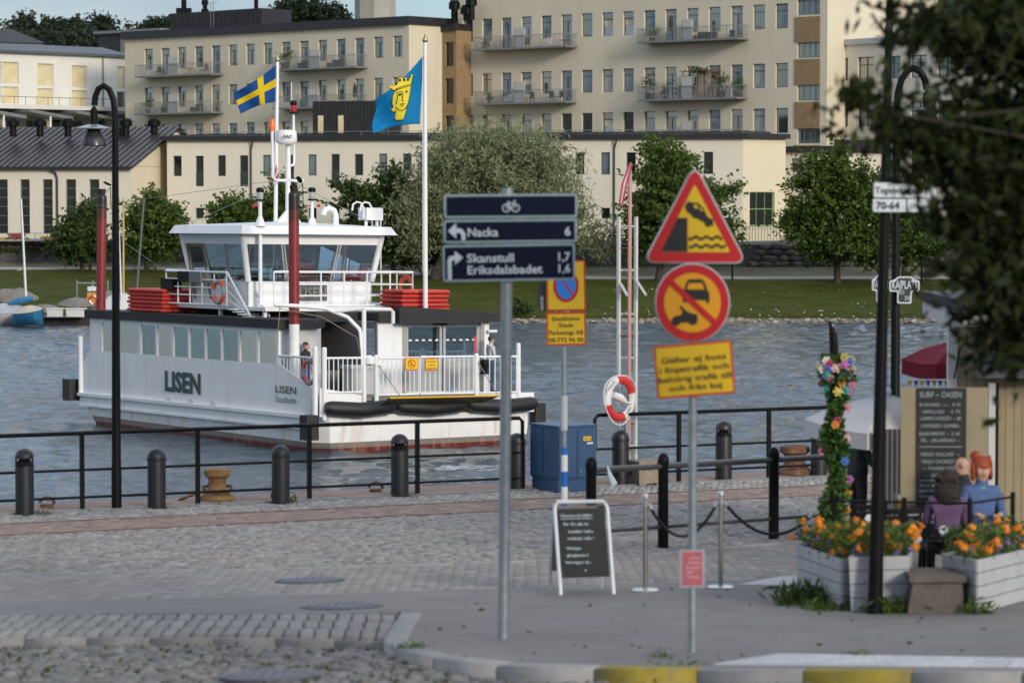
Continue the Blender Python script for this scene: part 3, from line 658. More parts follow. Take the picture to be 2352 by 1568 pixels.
# little stair building right of it with a dark parapet
A = gp(1800, 232); B = gp(1944, 229); sb = thing('annex_building', 'small plain annex with a black parapet beside the low pale building', 'building', (A[0], A[1], TZ)); f = Facade(A, B)
f.win(1817.5, 364, 1843, 392, 'plain', FR_GREEN); f.win(1885, 364, 1906, 380, 'plain', FR_GREEN, GLASS_DARK); f.build(sb, PLASTER2, TZ - 1, 8.4, 6); f.slab(sb, -.2, f.L + .2, 8.4, 8.9, -6, .25, DARKROOF, 'parapet')
f.slab(sb, f.st(1918, 340)[0], f.L + .3, 8.9, 9.35, -6, .2, DARKROOF, 'roof_light')

# ---- gabled works building on the left
Cn = gp(300, 227.0); d_ = np.array([.975, -.222]); A = Cn - d_ * 24
gb = thing('gabled_building', 'cream gabled works building at left with black seamed roof and tall slim windows', 'building', (Cn[0], Cn[1], TZ))
f = Facade(A, Cn)
for x0, x1 in ((-110, -84), (-57, -33), (-7, 17.5), (46, 68), (97.6, 120.6), (150.6, 174.4), (204.7, 228)): f.win(x0, 412, x1, 537, 'grid16', FR_TEAL, GLASS_DARK)
f.build(gb, PLASTER2, TZ - 1, 7.35, 21)
g2 = Facade(f.pt(f.L + .01, 0), f.pt(f.L + .01, 0, -21)); g2.build(gb, MATS['sunlit_plaster'], TZ - 1, 7.35, 1, sides=False, name='end_wall')
mb = MB(); mb.add([g2.pt(0, 7.3), g2.pt(21, 7.3), g2.pt(10.5, 10.25)], [(0, 1, 2)]); mb.build('gable', MATS['sunlit_plaster'], gb)
mb = MB(); k = .5
for sgn, (o0, o1) in enumerate(((k, -10.5), (-21 - k, -10.5))):
    z0, z1 = 7.3, 10.55; mb.add([f.pt(-.5, z0, o0), f.pt(f.L + .35, z0, o0), f.pt(f.L + .35, z1, o1), f.pt(-.5, z1, o1), f.pt(-.5, z0 - .2, o0), f.pt(f.L + .35, z0 - .2, o0), f.pt(f.L + .35, z1 - .2, o1), f.pt(-.5, z1 - .2, o1)], [(0, 1, 2, 3), (7, 6, 5, 4), (0, 4, 5, 1), (1, 5, 6, 2), (2, 6, 7, 3), (3, 7, 4, 0)])
roof = mb.build('roof', DARKROOF, gb)
mb = MB()
for i in range(46): q = -.4 + i * .54; mb.add([f.pt(q, 7.31, k), f.pt(q + .05, 7.31, k), f.pt(q + .05, 10.56, -10.5), f.pt(q, 10.56, -10.5), f.pt(q, 7.38, k), f.pt(q + .05, 7.38, k), f.pt(q + .05, 10.63, -10.5), f.pt(q, 10.63, -10.5)], [(4, 5, 6, 7), (0, 1, 5, 4), (0, 4, 7, 3), (1, 2, 6, 5)])
mb.build('standing_seam', DARKROOF, roof, kind='stuff')
for px in (30, 92, 156, 271, 289, 354):
    p = P(px, 300, 235.5); mb = MB(); hh = {271: .3}.get(px, 1.0); mb.lathe(p - [0, 0, .5], [(.28, 0), (.28, hh * .8), (.5, hh * .85), (.52, hh + .25), (.35, hh + .45)], 12); mb.build('chimney', BLACK, roof)
mb = MB(); s_, _ = f.st(132, 450); mb.tube([f.pt(s_ - .6, 7.2, .4), f.pt(s_ - .1, 6.8, .15), f.pt(s_, 6.4, .08), f.pt(s_, TZ, .08)], .08, 8); mb.build('downpipe', FR_DARK, gb)

# ---- white terraced block at top left with warm reflections painted in its panes
B = gp(290, 300.0); A = np.array([B[0] - 14, B[1] - 14 * .98])
wb = thing('terraced_building', 'white block of flats at top left with tall paired windows over a roofed terrace', 'building', (A[0], A[1], TZ)); f = Facade(A, B)
for x0, x1, ya in ((-30, 4, 140), (6.3, 43, 142), (86, 122.6, 146), (165, 200, 150.5), (269, 302, 153)):
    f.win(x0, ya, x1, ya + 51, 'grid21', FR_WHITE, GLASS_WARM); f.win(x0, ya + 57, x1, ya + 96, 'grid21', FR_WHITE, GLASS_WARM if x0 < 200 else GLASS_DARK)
f.build(wb, WHITEBRICK, TZ, 18.9, 10)
mb = MB(); mb.add([f.pt(-.3, 18.9, .5), f.pt(f.L + .3, 18.9, .5), f.pt(f.L + .3, 19.15, .5), f.pt(-.3, 19.15, .5), f.pt(-.3, 20.05, -4), f.pt(f.L + .3, 20.05, -4), f.pt(-.3, 18.9, -10), f.pt(f.L + .3, 18.9, -10)], [(0, 1, 2, 3), (3, 2, 5, 4), (4, 5, 7, 6), (0, 6, 7, 1), (0, 3, 4, 6), (1, 7, 5, 2)])
mb.build('roof', pbr('grey_sheet_roof', (.075, .09, .105), .6, .1, var=.15), wb)
s_, _ = f.st(236, 200); mb = MB(); mb.tube([f.pt(s_, 18.9, .1), f.pt(s_, TZ, .1)], .07, 8); mb.build('downpipe', GREY, wb)
zt_ = f.st(100, 240)[1]; f.slab(wb, -.5, f.L + .4, zt_ - .6, zt_ - .2, 0, 3.4, WHITEBRICK, 'terrace_slab')
mb = MB(); mb.tube([f.pt(-.5, zt_ + .55, 3.3), f.pt(f.L + .4, zt_ + .55, 3.3)], .03, 5)
for i in range(16): mb.tube([f.pt(f.L * i / 15, zt_ - .2, 3.3), f.pt(f.L * i / 15, zt_ + .55, 3.3)], .025, 5)
mb.build('terrace_railing', FR_DARK, wb)
for i in range(4):
    q = -1 + i * 5.4; mb = MB(); mb.add([f.pt(q, zt_ - .65, 5.2), f.pt(q + 5, zt_ - 1.3, 5.2), f.pt(q + 5, zt_ - .65, 0), f.pt(q, zt_ - .65, 0), f.pt(q, zt_ - .95, 5.2), f.pt(q + 5, zt_ - 1.6, 5.2), f.pt(q + 5, zt_ - .95, 0), f.pt(q, zt_ - .95, 0)], [(0, 1, 2, 3), (7, 6, 5, 4), (0, 4, 5, 1), (1, 5, 6, 2), (3, 7, 4, 0)]); mb.build('porch_roof', GREY, wb)
    mb = MB(); mb.tube([f.pt(q + 2.5, TZ, 5.0), f.pt(q + 2.5, zt_ - 1.2, 5.0)], .1, 8); mb.build('porch_post', WHITE, wb)
    f.slab(wb, q + .8, q + 1.8, zt_ - 3.6, zt_ - 1.5, .02, .12, GLASS_DARK, 'porch_window'); f.slab(wb, q + 3.2, q + 4.4, zt_ - 3.6, zt_ - 1.6, .02, .12, GLASS_DARK, 'porch_window')
# small slab building and house on the skyline
A = gp(234, 322); B = gp(372, 316); kb = thing('roof_house', 'flat grey penthouse storey on the skyline above the white flats', 'building', (A[0], A[1], 17)); f = Facade(A, B)
f.build(kb, pbr('grey_board', (.22, .22, .21), .8, var=.2, scale=3), 15, 22.4, 8); f.slab(kb, -.5, f.L + .5, 22.4, 22.7, -8, .6, GREY, 'roof'); f.slab(kb, 0, f.L * .33, 19, 22.3, 0, .2, DARKROOF, 'dark_panel')
A = gp(-30, 330); B = gp(100, 333); kb = thing('hill_house', 'small dark-roofed house among the hilltop trees at far left', 'building', (A[0], A[1], 18)); f = Facade(A, B)
f.build(kb, pbr('grey_render', (.3, .28, .24), .9), 16, 22.2, 5)
mb = MB(); mb.add([f.pt(-.4, 22.0, .4), f.pt(f.L + .4, 22.0, .4), f.pt(f.L + .4, 22.0, -5.4), f.pt(-.4, 22.0, -5.4), f.pt(f.L * .4, 23.6, -2.5), f.pt(f.L * .6, 23.6, -2.5)], [(0, 1, 5, 4), (1, 2, 5), (2, 3, 4, 5), (3, 0, 4), (0, 3, 2, 1)]); mb.build('roof', DARKROOF, kb)
# concrete tower
p = P(862, 40, 400); tw = thing('concrete_tower', 'tall plain concrete tower rising behind the long beige block', 'tower', (p[0], p[1], 10)); mb = MB()
mb.lathe((p[0], p[1], 10), [(2.75, 0), (2.75, 17.4)], 8); mb.build('shaft', pbr('concrete', (.36, .34, .31), .9, var=.1, scale=.6, stain=(.25, .24, .22), stain_amt=.5, stain_scale=(1, 1, .2)), tw)
mb = MB(); mb.lathe((p[0], p[1], 27.4), [(2.82, 0), (2.82, .25)], 8); mb.build('joint_band', GREY, tw); mb = MB(); mb.lathe((p[0], p[1], 27.65), [(2.75, 0), (2.75, 14)], 8); mb.build('shaft', MATS['concrete'], tw)
# a thin lattice aerial stands by it
# retaining wall: dressed face along the verge, rough stones at its right end
rw = thing('retaining_wall', 'dark granite retaining wall below the far terrace', 'wall', (*gp(1300, 213.5), 0)); mb = MB()
CONC = MATS['concrete']; WALLM = pbr('wall_granite', (.085, .082, .08), .9, var=.3, scale=1.0, bump=.6, bscale=4)
px_ = list(range(-300, 2700, 60))
for a, b in zip(px_[:-1], px_[1:]):
    p, q = rowpt(a, 6), rowpt(b, 6); mb.add([(p[0], p[1], p[2] - .5), (q[0], q[1], q[2] - .5), (q[0], q[1] + .02, TZ - .12), (p[0], p[1] + .02, TZ - .12)], [(0, 1, 2, 3)])
mb.build('wall_face', WALLM, rw); mb = MB()
for a, b in zip(px_[:-1], px_[1:]):
    p, q = rowpt(a, 6), rowpt(b, 6); mb.add([(p[0], p[1] - .08, TZ - .12), (q[0], q[1] - .08, TZ - .12), (q[0], q[1] - .08, TZ + .1), (p[0], p[1] - .08, TZ + .1), (p[0], p[1] + 1, TZ + .1), (q[0], q[1] + 1, TZ + .1)], [(0, 1, 2, 3), (3, 2, 5, 4)])
mb.build('coping', CONC, rw)
def lump(mb, c, r, k=0.25, n=7, m=5):
    """an uneven stone"""
    o = len(mb.v); mb.ball(c, r, n, m)
    for i in range(o, len(mb.v)):
        v = np.array(mb.v[i]) - c; mb.v[i] = tuple(c + v * (1 + random.uniform(-k, k)))
STM = [pbr('wall_stone_%d' % i, c, .9, var=.3, scale=2, bump=.5, bscale=5) for i, c in enumerate(((.10, .095, .09), (.14, .12, .10), (.075, .075, .08), (.16, .13, .10)))]
for r_ in range(4):
    px = 1716 + r_ * 9
    while px < 2360:
        w = random.uniform(20, 40); p0 = rowpt(px + w / 2, 6); mb = MB(); hz = (TZ - p0[2] + .1) / 4.2
        lump(mb, np.array([p0[0], p0[1] - .02, p0[2] - .05 + hz * (r_ + .5)]), (w / LENS_PX * 213 * .54, .28, hz * .56), .16); mb.build('stone', random.choice(STM), rw); px += w
# ================================================================== people
SKIN = pbr('skin', (.50, .29, .20), .55, var=.06, scale=12)
HAIRM = {}
def cloth(name, c): return pbr(name, c, .85, var=.15, scale=14, bump=.15, bscale=60)
STAND = dict(pelvis=(0, 0, .95), spine=(0, .005, 1.12), chest=(0, 0, 1.31), neckb=(0, -.005, 1.45), neck=(0, .012, 1.53), jaw=(0, .035, 1.585), skull=(0, .02, 1.655), top=(0, .0, 1.725), nose=(0, .125, 1.625),
             shl=(-.165, 0, 1.41), ell=(-.23, -.02, 1.14), wrl=(-.22, .06, .9), pal=(-.215, .09, .82), shr=(.165, 0, 1.41), elr=(.23, -.02, 1.14), wrr=(.22, .06, .9), par=(.215, .09, .82),
             hil=(-.09, 0, .9), knl=(-.1, .02, .5), anl=(-.1, -.02, .09), tol=(-.115, .14, .035), hir=(.09, 0, .9), knr=(.1, .02, .5), anr=(.1, -.02, .09), tor=(.115, .14, .035))
RAD = dict(pelvis=.135, spine=.125, chest=.145, neckb=.085, neck=.055, jaw=.068, skull=.092, top=.058, nose=.014, sh=.07, el=.046, wr=.031, pa=.034, hi=.10, kn=.064, an=.044, to=.042)
BONES = [('pelvis', 'spine', 't'), ('spine', 'chest', 't'), ('chest', 'neckb', 't'), ('neckb', 'neck', 's'), ('neck', 'jaw', 's'), ('jaw', 'skull', 's'), ('skull', 'top', 's'), ('jaw', 'nose', 's'),
         ('chest', 'shl', 't'), ('shl', 'ell', 'a'), ('ell', 'wrl', 'f'), ('wrl', 'pal', 's'), ('chest', 'shr', 't'), ('shr', 'elr', 'a'), ('elr', 'wrr', 'f'), ('wrr', 'par', 's'),
         ('pelvis', 'hil', 'l'), ('hil', 'knl', 'l'), ('knl', 'anl', 'l'), ('anl', 'tol', 'b'), ('pelvis', 'hir', 'l'), ('hir', 'knr', 'l'), ('knr', 'anr', 'l'), ('anr', 'tor', 'b')]
def figure(label, loc, yaw, pose, top, legs, boots, hair=None, hairstyle='short', sleeves=True, k=1.0, fat=1.0, nofrom=None, hoodie=False):
    J = {a: np.array(b, float) for a, b in STAND.items()}; J.update({a: np.array(b, float) for a, b in pose.items()})
    names = list(J); me = bpy.data.meshes.new('person')
    me.from_pydata([tuple(J[a]) for a in names], [(names.index(a), names.index(b)) for a, b, _ in BONES], [])
    ob = bpy.data.objects.new('person_tmp', me); COL.objects.link(ob)
    ob.modifiers.new('skin', 'SKIN'); sv = me.skin_vertices[0].data
    for i, a in enumerate(names):
        r = RAD.get(a, RAD.get(a[:2])); r *= fat if a in ('pelvis', 'spine', 'chest') else 1
        sv[i].radius = (r, r); sv[i].use_root = a == 'pelvis'
    ob.modifiers.new('sub', 'SUBSURF').levels = 2; ob.modifiers['sub'].render_levels = 2
    bpy.context.view_layer.update(); dg = bpy.context.evaluated_depsgraph_get()
    m2 = bpy.data.meshes.new_from_object(ob.evaluated_get(dg)); bpy.data.objects.remove(ob)
    co = np.zeros(len(m2.vertices) * 3, np.float32); m2.vertices.foreach_get('co', co); co = co.reshape(-1, 3)
    cen = np.array([np.mean([co[v] for v in p.vertices], 0) for p in m2.polygons]); best = np.full(len(cen), 1e9); who = np.zeros(len(cen), int)
    code = {'t': 0, 'a': 0, 'f': 0 if sleeves else 1, 's': 1, 'l': 2, 'b': 3}
    for a, b, t in BONES:
        p, q = J[a], J[b]; d = q - p; L = d @ d; u = np.clip(((cen - p) @ d) / L, 0, 1); e = np.linalg.norm(cen - (p + u[:, None] * d), axis=1) / (RAD.get(a, RAD.get(a[:2])) * .5 + RAD.get(b, RAD.get(b[:2])) * .5)
        mk_ = e < best; best[mk_] = e[mk_]; who[mk_] = code[t]
    # chest flattened front to back, then fingers rooted in each palm
    verts = [tuple(v) for v in co]; faces = [tuple(p.vertices) for p in m2.polygons]; mi = list(who); bpy.data.meshes.remove(m2)
    fb = MB()
    for s in 'lr':
        w, p = J['wr' + s], J['pa' + s]; d = (p - w) / np.linalg.norm(p - w); side = np.cross(d, [0, 0, 1.0]); side = side / (np.linalg.norm(side) + 1e-6); nrm = np.cross(side, d)
        for i, ln in enumerate((.062, .075, .07, .055)):
            o = p + side * (i - 1.5) * .018; fb.tube([o, o + d * ln * .55 - nrm * .012, o + d * ln - nrm * .035], [.010, .009, .006], 6)
        o = w + (p - w) * .5 + side * .03 * (1 if s == 'l' else -1); fb.tube([o, o + side * (.025 if s == 'l' else -.025) + d * .03, o + side * (.02 if s == 'l' else -.02) + d * .06 - nrm * .02], [.012, .011, .007], 6)
    o_ = len(verts); verts += fb.v; faces += [tuple(i + o_ for i in f_) for f_ in fb.f]; mi += [1] * len(fb.f)
    cy, sy = math.cos(yaw), math.sin(yaw); L = np.array(loc, float)
    def W(x, y, z): return (L[0] + (x * cy - y * sy) * k, L[1] + (x * sy + y * cy) * k, L[2] + z * k)
    root = thing('person', label, 'person', loc)
    b = MB(fn=W); b.v = [W(*v) for v in verts]; b.f = faces; b.m = [int(q) for q in mi]
    b.build('body', [top, SKIN, legs, boots], root, smooth=True)
    sk = J['skull']; hd = J['top'] - J['jaw']
    if hair:
        h = MB(fn=W)
        if hairstyle == 'short': h.ball(sk + [0, -.016, .022], (.092, .098, .088), 14, 9)
        elif hairstyle == 'bun':
            h.ball(sk + [0, -.026, .02], (.112, .108, .112), 14, 9); h.ball(sk + [.06, -.06, .125], .058, 10, 7)
            for i in range(34): a = random.uniform(-.5, 3.64); q_ = random.uniform(-.1, .09); h.ball(sk + [math.cos(a) * .105, -.035 - math.sin(a) * .07 + .03, q_], (random.uniform(.014, .026), .02, random.uniform(.03, .055)), 7, 5)
        elif hairstyle == 'long':
            h.ball(sk + [0, -.03, .01], (.125, .118, .13), 14, 9); h.ball(sk + [0, -.07, -.12], (.15, .1, .17), 14, 9)
            for i in range(60): a = random.uniform(0, 6.28); c = sk + [math.cos(a) * .11, -.06 + math.sin(a) * .07, random.uniform(-.22, .06)]; h.ball(c, random.uniform(.022, .05), 7, 5)
        h.build('hair', hair, root, smooth=True)
    for s in (-1, 1):
        e = MB(fn=W); e.ball(sk + [s * .034, .088, .008], (.012, .008, .008), 8, 6); e.build('eye', INK, root)
        e = MB(fn=W); e.ball(sk + [s * .094, -.005, -.01], (.014, .024, .034), 8, 6); e.build('ear', SKIN, root, smooth=True)
    e = MB(fn=W); e.ball(J['jaw'] + [0, .066, -.004], (.024, .008, .006), 8, 5); e.build('mouth', pbr('lips', (.35, .12, .10), .5), root)
    if hoodie:
        e = MB(fn=W); e.tube([J['neckb'] + [math.cos(a) * .085, math.sin(a) * .075 - .02, -.005 - .03 * math.sin(a)] for a in np.linspace(0, 6.28, 12)], .035, 8, cap=False); e.build('hood', top, root, smooth=True)
        e = MB(fn=W)
        for s in (-1, 1): e.tube([J['neckb'] + [s * .03, .10, -.05], J['chest'] + [s * .035, .135, -.02]], .006, 5)
        e.build('drawstring', WHITE, root)
    return root
DENIM = cloth('blue_denim', (.055, .095, .17)); DARKCL = cloth('dark_cloth', (.02, .022, .026))

# ================================================================== the ferry
FO = atz(733, 1040, WATER); UA, VA = R(31), R(126)
FU, FV = np.array([math.cos(UA), math.sin(UA), 0]), np.array([math.cos(VA), math.sin(VA), 0]); HEEL = .016
def FL(x, y, z): return FO + FU * x + FV * y + Z3 * (z - HEEL * (x - 3.8) - .006 * (y - 2))
class FM(MB):
    def __init__(s): super().__init__(fn=FL)
ferry = thing('ferry', 'small white passenger ferry with black roofs and red funnels crossing the water, lettered LISEN', 'ferry', FL(3.8, 7.7, 0))
HULL = bandmat('hull_paint', [(.14, (.15, .022, .02)), (.31, (.20, .175, .155)), (99, (.80, .80, .79))], 'Z', .38, var=.05, scale=1.5, stain=(.46, .30, .15), stain_amt=.8, stain_scale=(3, 3, .3))
SUPER = pbr('ferry_white', (.80, .81, .82), .35, var=.04, scale=1.5, stain=(.52, .46, .40), stain_amt=.4, stain_scale=(2.2, 2.2, .3))
FRED = pbr('funnel_red', (.22, .022, .022), .4, var=.12, scale=3); RUBBER = pbr('black_rubber', (.012, .012, .013), .55, var=.35, scale=9, bump=.3, bscale=30)
ROOFB = pbr('roof_felt', (.018, .018, .021), .7, var=.2, scale=4, bump=.3, bscale=60); INGREY = pbr('interior_grey', (.16, .16, .165), .6); DECK = pbr('deck_grey', (.22, .21, .19), .8, var=.2, scale=5)
GL = clearglass('ferry_glass', (.84, .93, .95), 1.5, .14); RAFT = pbr('raft_red', (.62, .045, .03), .6, var=.15, scale=5); YPOST = pbr('post_yellow', (.62, .36, .01), .45)
def outline(z, ins, rake): return [(ins, .5 + ins, z), (.35 + ins, ins, z), (7.25 - ins, ins, z), (7.6 - ins, .5 + ins, z), (7.6 - ins, 14.6 - rake, z), (7.2 - ins, 15.2 - rake, z), (.5 + ins, 15.2 - rake, z), (ins, 14.6 - rake, z)]
hb = FM(); lv = [(-.9, .25, 1.6), (-.2, .1, .75), (.1, .04, .5), (.58, 0, 0), (1.03, 0, 0)]
vs = [p for q in lv for p in outline(*q)]; fs = [tuple(range(7, -1, -1)), tuple(range(32, 40))]
for i in range(4):
    for j in range(8): a = i * 8 + j; b = i * 8 + (j + 1) % 8; fs.append((a, b, b + 8, a + 8))
hb.add(vs, fs); hull = hb.build('hull', HULL, ferry)
def beam_along(name, m, pts, w, h, parent=ferry, out=(0, 0)):
    b = FM()
    for p, q in zip(pts[:-1], pts[1:]):
        p, q = np.array(p, float), np.array(q, float); d = q - p; L = np.linalg.norm(d); d /= L; n = np.cross(d, [0, 0, 1.0]); n /= np.linalg.norm(n); b.obox((p + q) / 2, d, n, [0, 0, 1], (L / 2, w / 2, h / 2))
    return b.build(name, m, parent)
beam_along('rubbing_strake', SUPER, [(-.07, .75, .98), (-.07, 15.0, .98)], .16, .1, hull); beam_along('rubbing_strake', SUPER, [(-.05, .75, .62), (-.05, 15.0, .62)], .14, .07, hull); beam_along('strake_web', SUPER, [(-.02, .75, .8), (-.02, 15.0, .8)], .05, .36, hull)
# side plating and the saloon along it
WY = [(2.47 + .0, 3.46), (3.6, 4.55), (4.68, 5.62), (5.75, 6.62), (6.75, 7.66), (7.79, 8.68), (8.82, 9.75), (9.88, 10.83), (10.98, 12.35), (12.48, 13.5)]
def panel(mb, fixed, axis, a0, a1, z0, z1, holes, t):
    """plate in a ferry plane with openings: axis 'y' = along the side, 'x' = across"""
    S = sorted({a0, a1} | {q for h in holes for q in h[:2]}); 
    for i in range(len(S) - 1):
        c = (S[i] + S[i + 1]) / 2; hs = sorted([(h[2], h[3]) for h in holes if h[0] < c < h[1]]); z = z0
        for lo, hi in hs + [(z1, z1)]:
            if lo > z: mb.box((fixed, S[i], z) if axis == 'y' else (S[i], fixed, z), (fixed + t, S[i + 1], lo) if axis == 'y' else (S[i + 1], fixed + t, lo))
            z = hi
sb_ = FM(); panel(sb_, .0, 'y', 2.28, 14.35, 1.5, 3.56, [(a, b, 2.47, 3.43) for a, b in WY], .07)
panel(sb_, .0, 'y', 2.28, 14.35, 1.03, 1.5, [], .07); sb_.build('saloon_side', SUPER, ferry)
GLS = clearglass('saloon_glass', (.80, .93, .97), 1.5, .42, (.74, .93, 1, 1)); GLL = clearglass('saloon_glass_pale', (.90, .95, .95), 1.5, .60, (.95, .97, .97, 1))
for a, b in WY: g = FM(); g.box((.03, a, 2.47), (.045, b, 3.43)); g.build('saloon_window', GLL if a < 4.6 or 8.8 < a < 9 or a > 10.9 else GLS, ferry)
sb_ = FM(); panel(sb_, 1.40, 'y', 2.3, 14.3, 1.55, 3.56, [(8.8, 9.7, 1.6, 3.3), (11, 13.5, 2.4, 3.4), (3, 5.6, 2.4, 3.4)], .06); sb_.box((.07, 2.30, 1.55), (1.40, 2.36, 3.56)); sb_.box((.07, 14.3, 1.55), (1.4, 14.36, 3.56)); sb_.build('saloon_inner_wall', pbr('saloon_grey', (.5, .51, .52), .6), ferry)
sb_ = FM(); sb_.prism([(.45, 1.03), (2.28, 1.03), (2.28, 2.49), (.45, 1.84)], (0, 0, 0), (0, 1, 0), (0, 0, 1), (.06, 0, 0)); sb_.build('bulwark', SUPER, ferry); sb_ = FM(); sb_.prism([(14.35, 1.03), (14.9, 1.03), (14.9, 2.0), (14.35, 2.45)], (0, 0, 0), (0, 1, 0), (0, 0, 1), (.06, 0, 0)); sb_.build('bulwark', SUPER, ferry)
sb_ = FM(); sb_.prism([(.05, 1.0), (1.45, 1.0), (1.45, 1.62), (.05, 1.86)], (0, .02, 0), (1, 0, 0), (0, 0, 1), (0, .06, 0)); sb_.build('end_bulwark', SUPER, ferry); sb_ = FM(); sb_.prism([(5.5, 1.0), (7.5, 1.0), (7.5, 1.6), (5.5, 1.6)], (0, .02, 0), (1, 0, 0), (0, 0, 1), (0, .06, 0)); sb_.build('end_bulwark', SUPER, ferry)
dk = FM(); dk.box((.07, .1, 1.45), (7.5, 15.1, 1.55)); dk.build('deck', DECK, ferry)
for y in (8.98, 7.58, 6.19):
    p = FM(); p.prism([(y + .19 * math.cos(a), .97 + .19 * math.sin(a)) for a in np.linspace(0, 6.28, 21)[:-1]], (-.004, 0, 0), (0, 1, 0), (0, 0, 1), (-.012, 0, 0)); p.build('porthole_cover', pbr('porthole_shade', (.55, .53, .51), .5), hull)
LET = pbr('dark_slate_letters', (.03, .055, .065), .5)
def ftext(s, y0, y1, z, size, bold, side=-.02):
    o = FL(side, (y0 + y1) / 2, z); return text(s, size, o, -FV, Z3, LET, hull, bold=bold, width=abs(y0 - y1), depth=.01)
ftext('LISEN', 9.22, 6.95, 1.37, .60, .04); ftext('LISEN', 2.42, 1.24, 1.62, .215, .008); ftext('Stockholm', 2.42, 1.24, 1.33, .19, .0)
# corner fenders and the long rubber rolls across the end
for c, h in (((-.30, .05, .69), (.22, .22, .37)), ((7.72, .15, .92), (.2, .18, .34)), ((-.05, 15.5, 1.1), (.28, .25, .36))):
    b = FM(); b.prism(rect(h[0] * 2, h[1] * 2, .08, c[0], c[1]), (0, 0, c[2] - h[2]), (1, 0, 0), (0, 1, 0), (0, 0, h[2] * 2)); b.build('corner_fender', RUBBER, ferry)
for a, b_ in ((.10, 2.38), (2.52, 4.86), (5.0, 7.35)):
    b = FM(); b.tube([(a, -.2, 1.3), (a + .15, -.24, 1.27), ((a + b_) / 2, -.27, 1.20), (b_ - .15, -.24, 1.27), (b_, -.2, 1.30)], [.15, .215, .225, .215, .16], 14); b.build('roll_fender', RUBBER, ferry, smooth=True)
# roofs
def roofslab(name, pts, z0, z1, m=ROOFB): b = FM(); b.prism(pts, (0, 0, z0), (1, 0, 0), (0, 1, 0), (0, 0, z1 - z0)); return b.build(name, m, ferry)
roofslab('saloon_roof', [(-.12, 2.05), (1.2, 2.05), (1.9, 2.8), (1.9, 14.5), (-.12, 14.5)], 3.56, 3.83)
roofslab('passage_roof', [(1.9, 3.3), (3.35, 3.3), (3.35, 13.8), (1.9, 13.8)], 3.72, 4.02)
roofslab('saloon_roof', [(3.35, 1.5), (7.35, 1.5), (7.35, 13.9), (3.35, 13.9)], 3.76, 4.02)
b = FM(); b.prism([(3.5, 3.72), (6.62, 3.72), (6.62, 4.08), (3.5, 4.24)], (0, 1.2, 0), (1, 0, 0), (0, 0, 1), (0, .3, 0)); b.build('roof_fascia', ROOFB, ferry)
b = FM(); b.prism([(6.62, 3.74), (7.4, 3.74), (7.4, 3.96), (6.62, 4.05)], (0, 1.35, 0), (1, 0, 0), (0, 0, 1), (0, .2, 0)); b.build('roof_fascia', ROOFB, ferry); b = FM(); b.prism([(2.9, 3.76), (3.5, 3.76), (3.5, 4.05), (2.9, 4.05)], (0, 1.4, 0), (1, 0, 0), (0, 0, 1), (0, .2, 0)); b.build('roof_fascia', ROOFB, ferry)
# right-hand saloon: end wall with sliding glass doors, passage wall coloured dark for the shade under the roof, far side windows
b = FM(); panel(b, 1.6, 'x', 3.0, 6.95, 1.55, 3.76, [(3.98, 6.6, 1.6, 3.72)], .07); b.build('saloon_end_wall', SUPER, ferry)
b = FM(); panel(b, 3.0, 'y', 1.67, 13.6, 1.55, 3.76, [(1.75, 2.5, 2.2, 3.55), (5.6, 7.1, 2.2, 3.62)], .07); b.build('passage_wall', INGREY, ferry)
b = FM(); panel(b, 6.88, 'y', 1.67, 13.6, 1.55, 3.76, [(1.9, 4.4, 2.2, 3.6), (4.6, 7.4, 2.2, 3.6), (7.6, 10.4, 2.2, 3.6)], .07); b.build('saloon_side', SUPER, ferry)
DG = pbr('door_grey', (.42, .43, .44), .4, .2)
for x0, x1 in ((3.98, 5.27), (5.31, 6.6)):
    d = FM()
    for q in ((x0, x0 + .09), (x1 - .09, x1)): d.box((q[0], 1.62, 1.6), (q[1], 1.68, 3.72))
    d.box((x0 + .09, 1.62, 3.6), (x1 - .09, 1.68, 3.72)); d.box((x0 + .09, 1.62, 2.5), (x1 - .09, 1.68, 2.62)); d.box((x0 + .09, 1.64, 1.6), (x1 - .09, 1.67, 2.5))
    dr = d.build('sliding_door', DG, ferry)
    g = FM(); g.box((x0 + .09, 1.645, 2.62), (x1 - .09, 1.66, 3.6)); g.build('door_glass', GL, dr)
    for i in range(5):
        cx_ = x0 + .17 + i * .235; k = FM(); k.prism([(cx_ + .062 * math.cos(a), 3.16 + .062 * math.sin(a)) for a in np.linspace(0, math.pi, 9)], (0, 1.64, 0), (1, 0, 0), (0, 0, 1), (0, -.005, 0)); k.build('marking_dot', WHITE, dr)
        k = FM(); k.prism([(cx_ + .062 * math.cos(a), 3.16 + .062 * math.sin(a)) for a in np.linspace(math.pi, 2 * math.pi, 9)], (0, 1.64, 0), (1, 0, 0), (0, 0, 1), (0, -.005, 0)); k.build('marking_dot', INK, dr)
for q in ((3.85, 3.97), (6.61, 6.75)): b = FM(); b.box((q[0], 1.56, 1.55), (q[1], 1.6, 3.72)); b.build('door_post', pbr('brushed_steel', (.42, .40, .37), .4, .6), ferry)
b = FM(); b.box((4.95, 1.5, 3.66), (5.4, 1.62, 3.76)); b.build('door_sensor', BLACK, ferry)
b = FM(); b.box((6.42, 1.63, 2.78), (6.6, 1.64, 3.3)); b.build('notice', pbr('notice_pink', (.55, .06, .11), .6), ferry)
b = FM(); b.tube([(6.83, 1.5, 3.45), (7.15, 1.5, 3.45)], .05, 10); b.build('searchlight_tube', WHITE, ferry)
for x, y in ((1.75, 3.4), (2.62, 5.2), (3.2, 1.95)): b = FM(); b.tube([(x, y, 1.55), (x, y, 3.74)], .075, 12); b.build('yellow_post', YPOST, ferry, smooth=True)
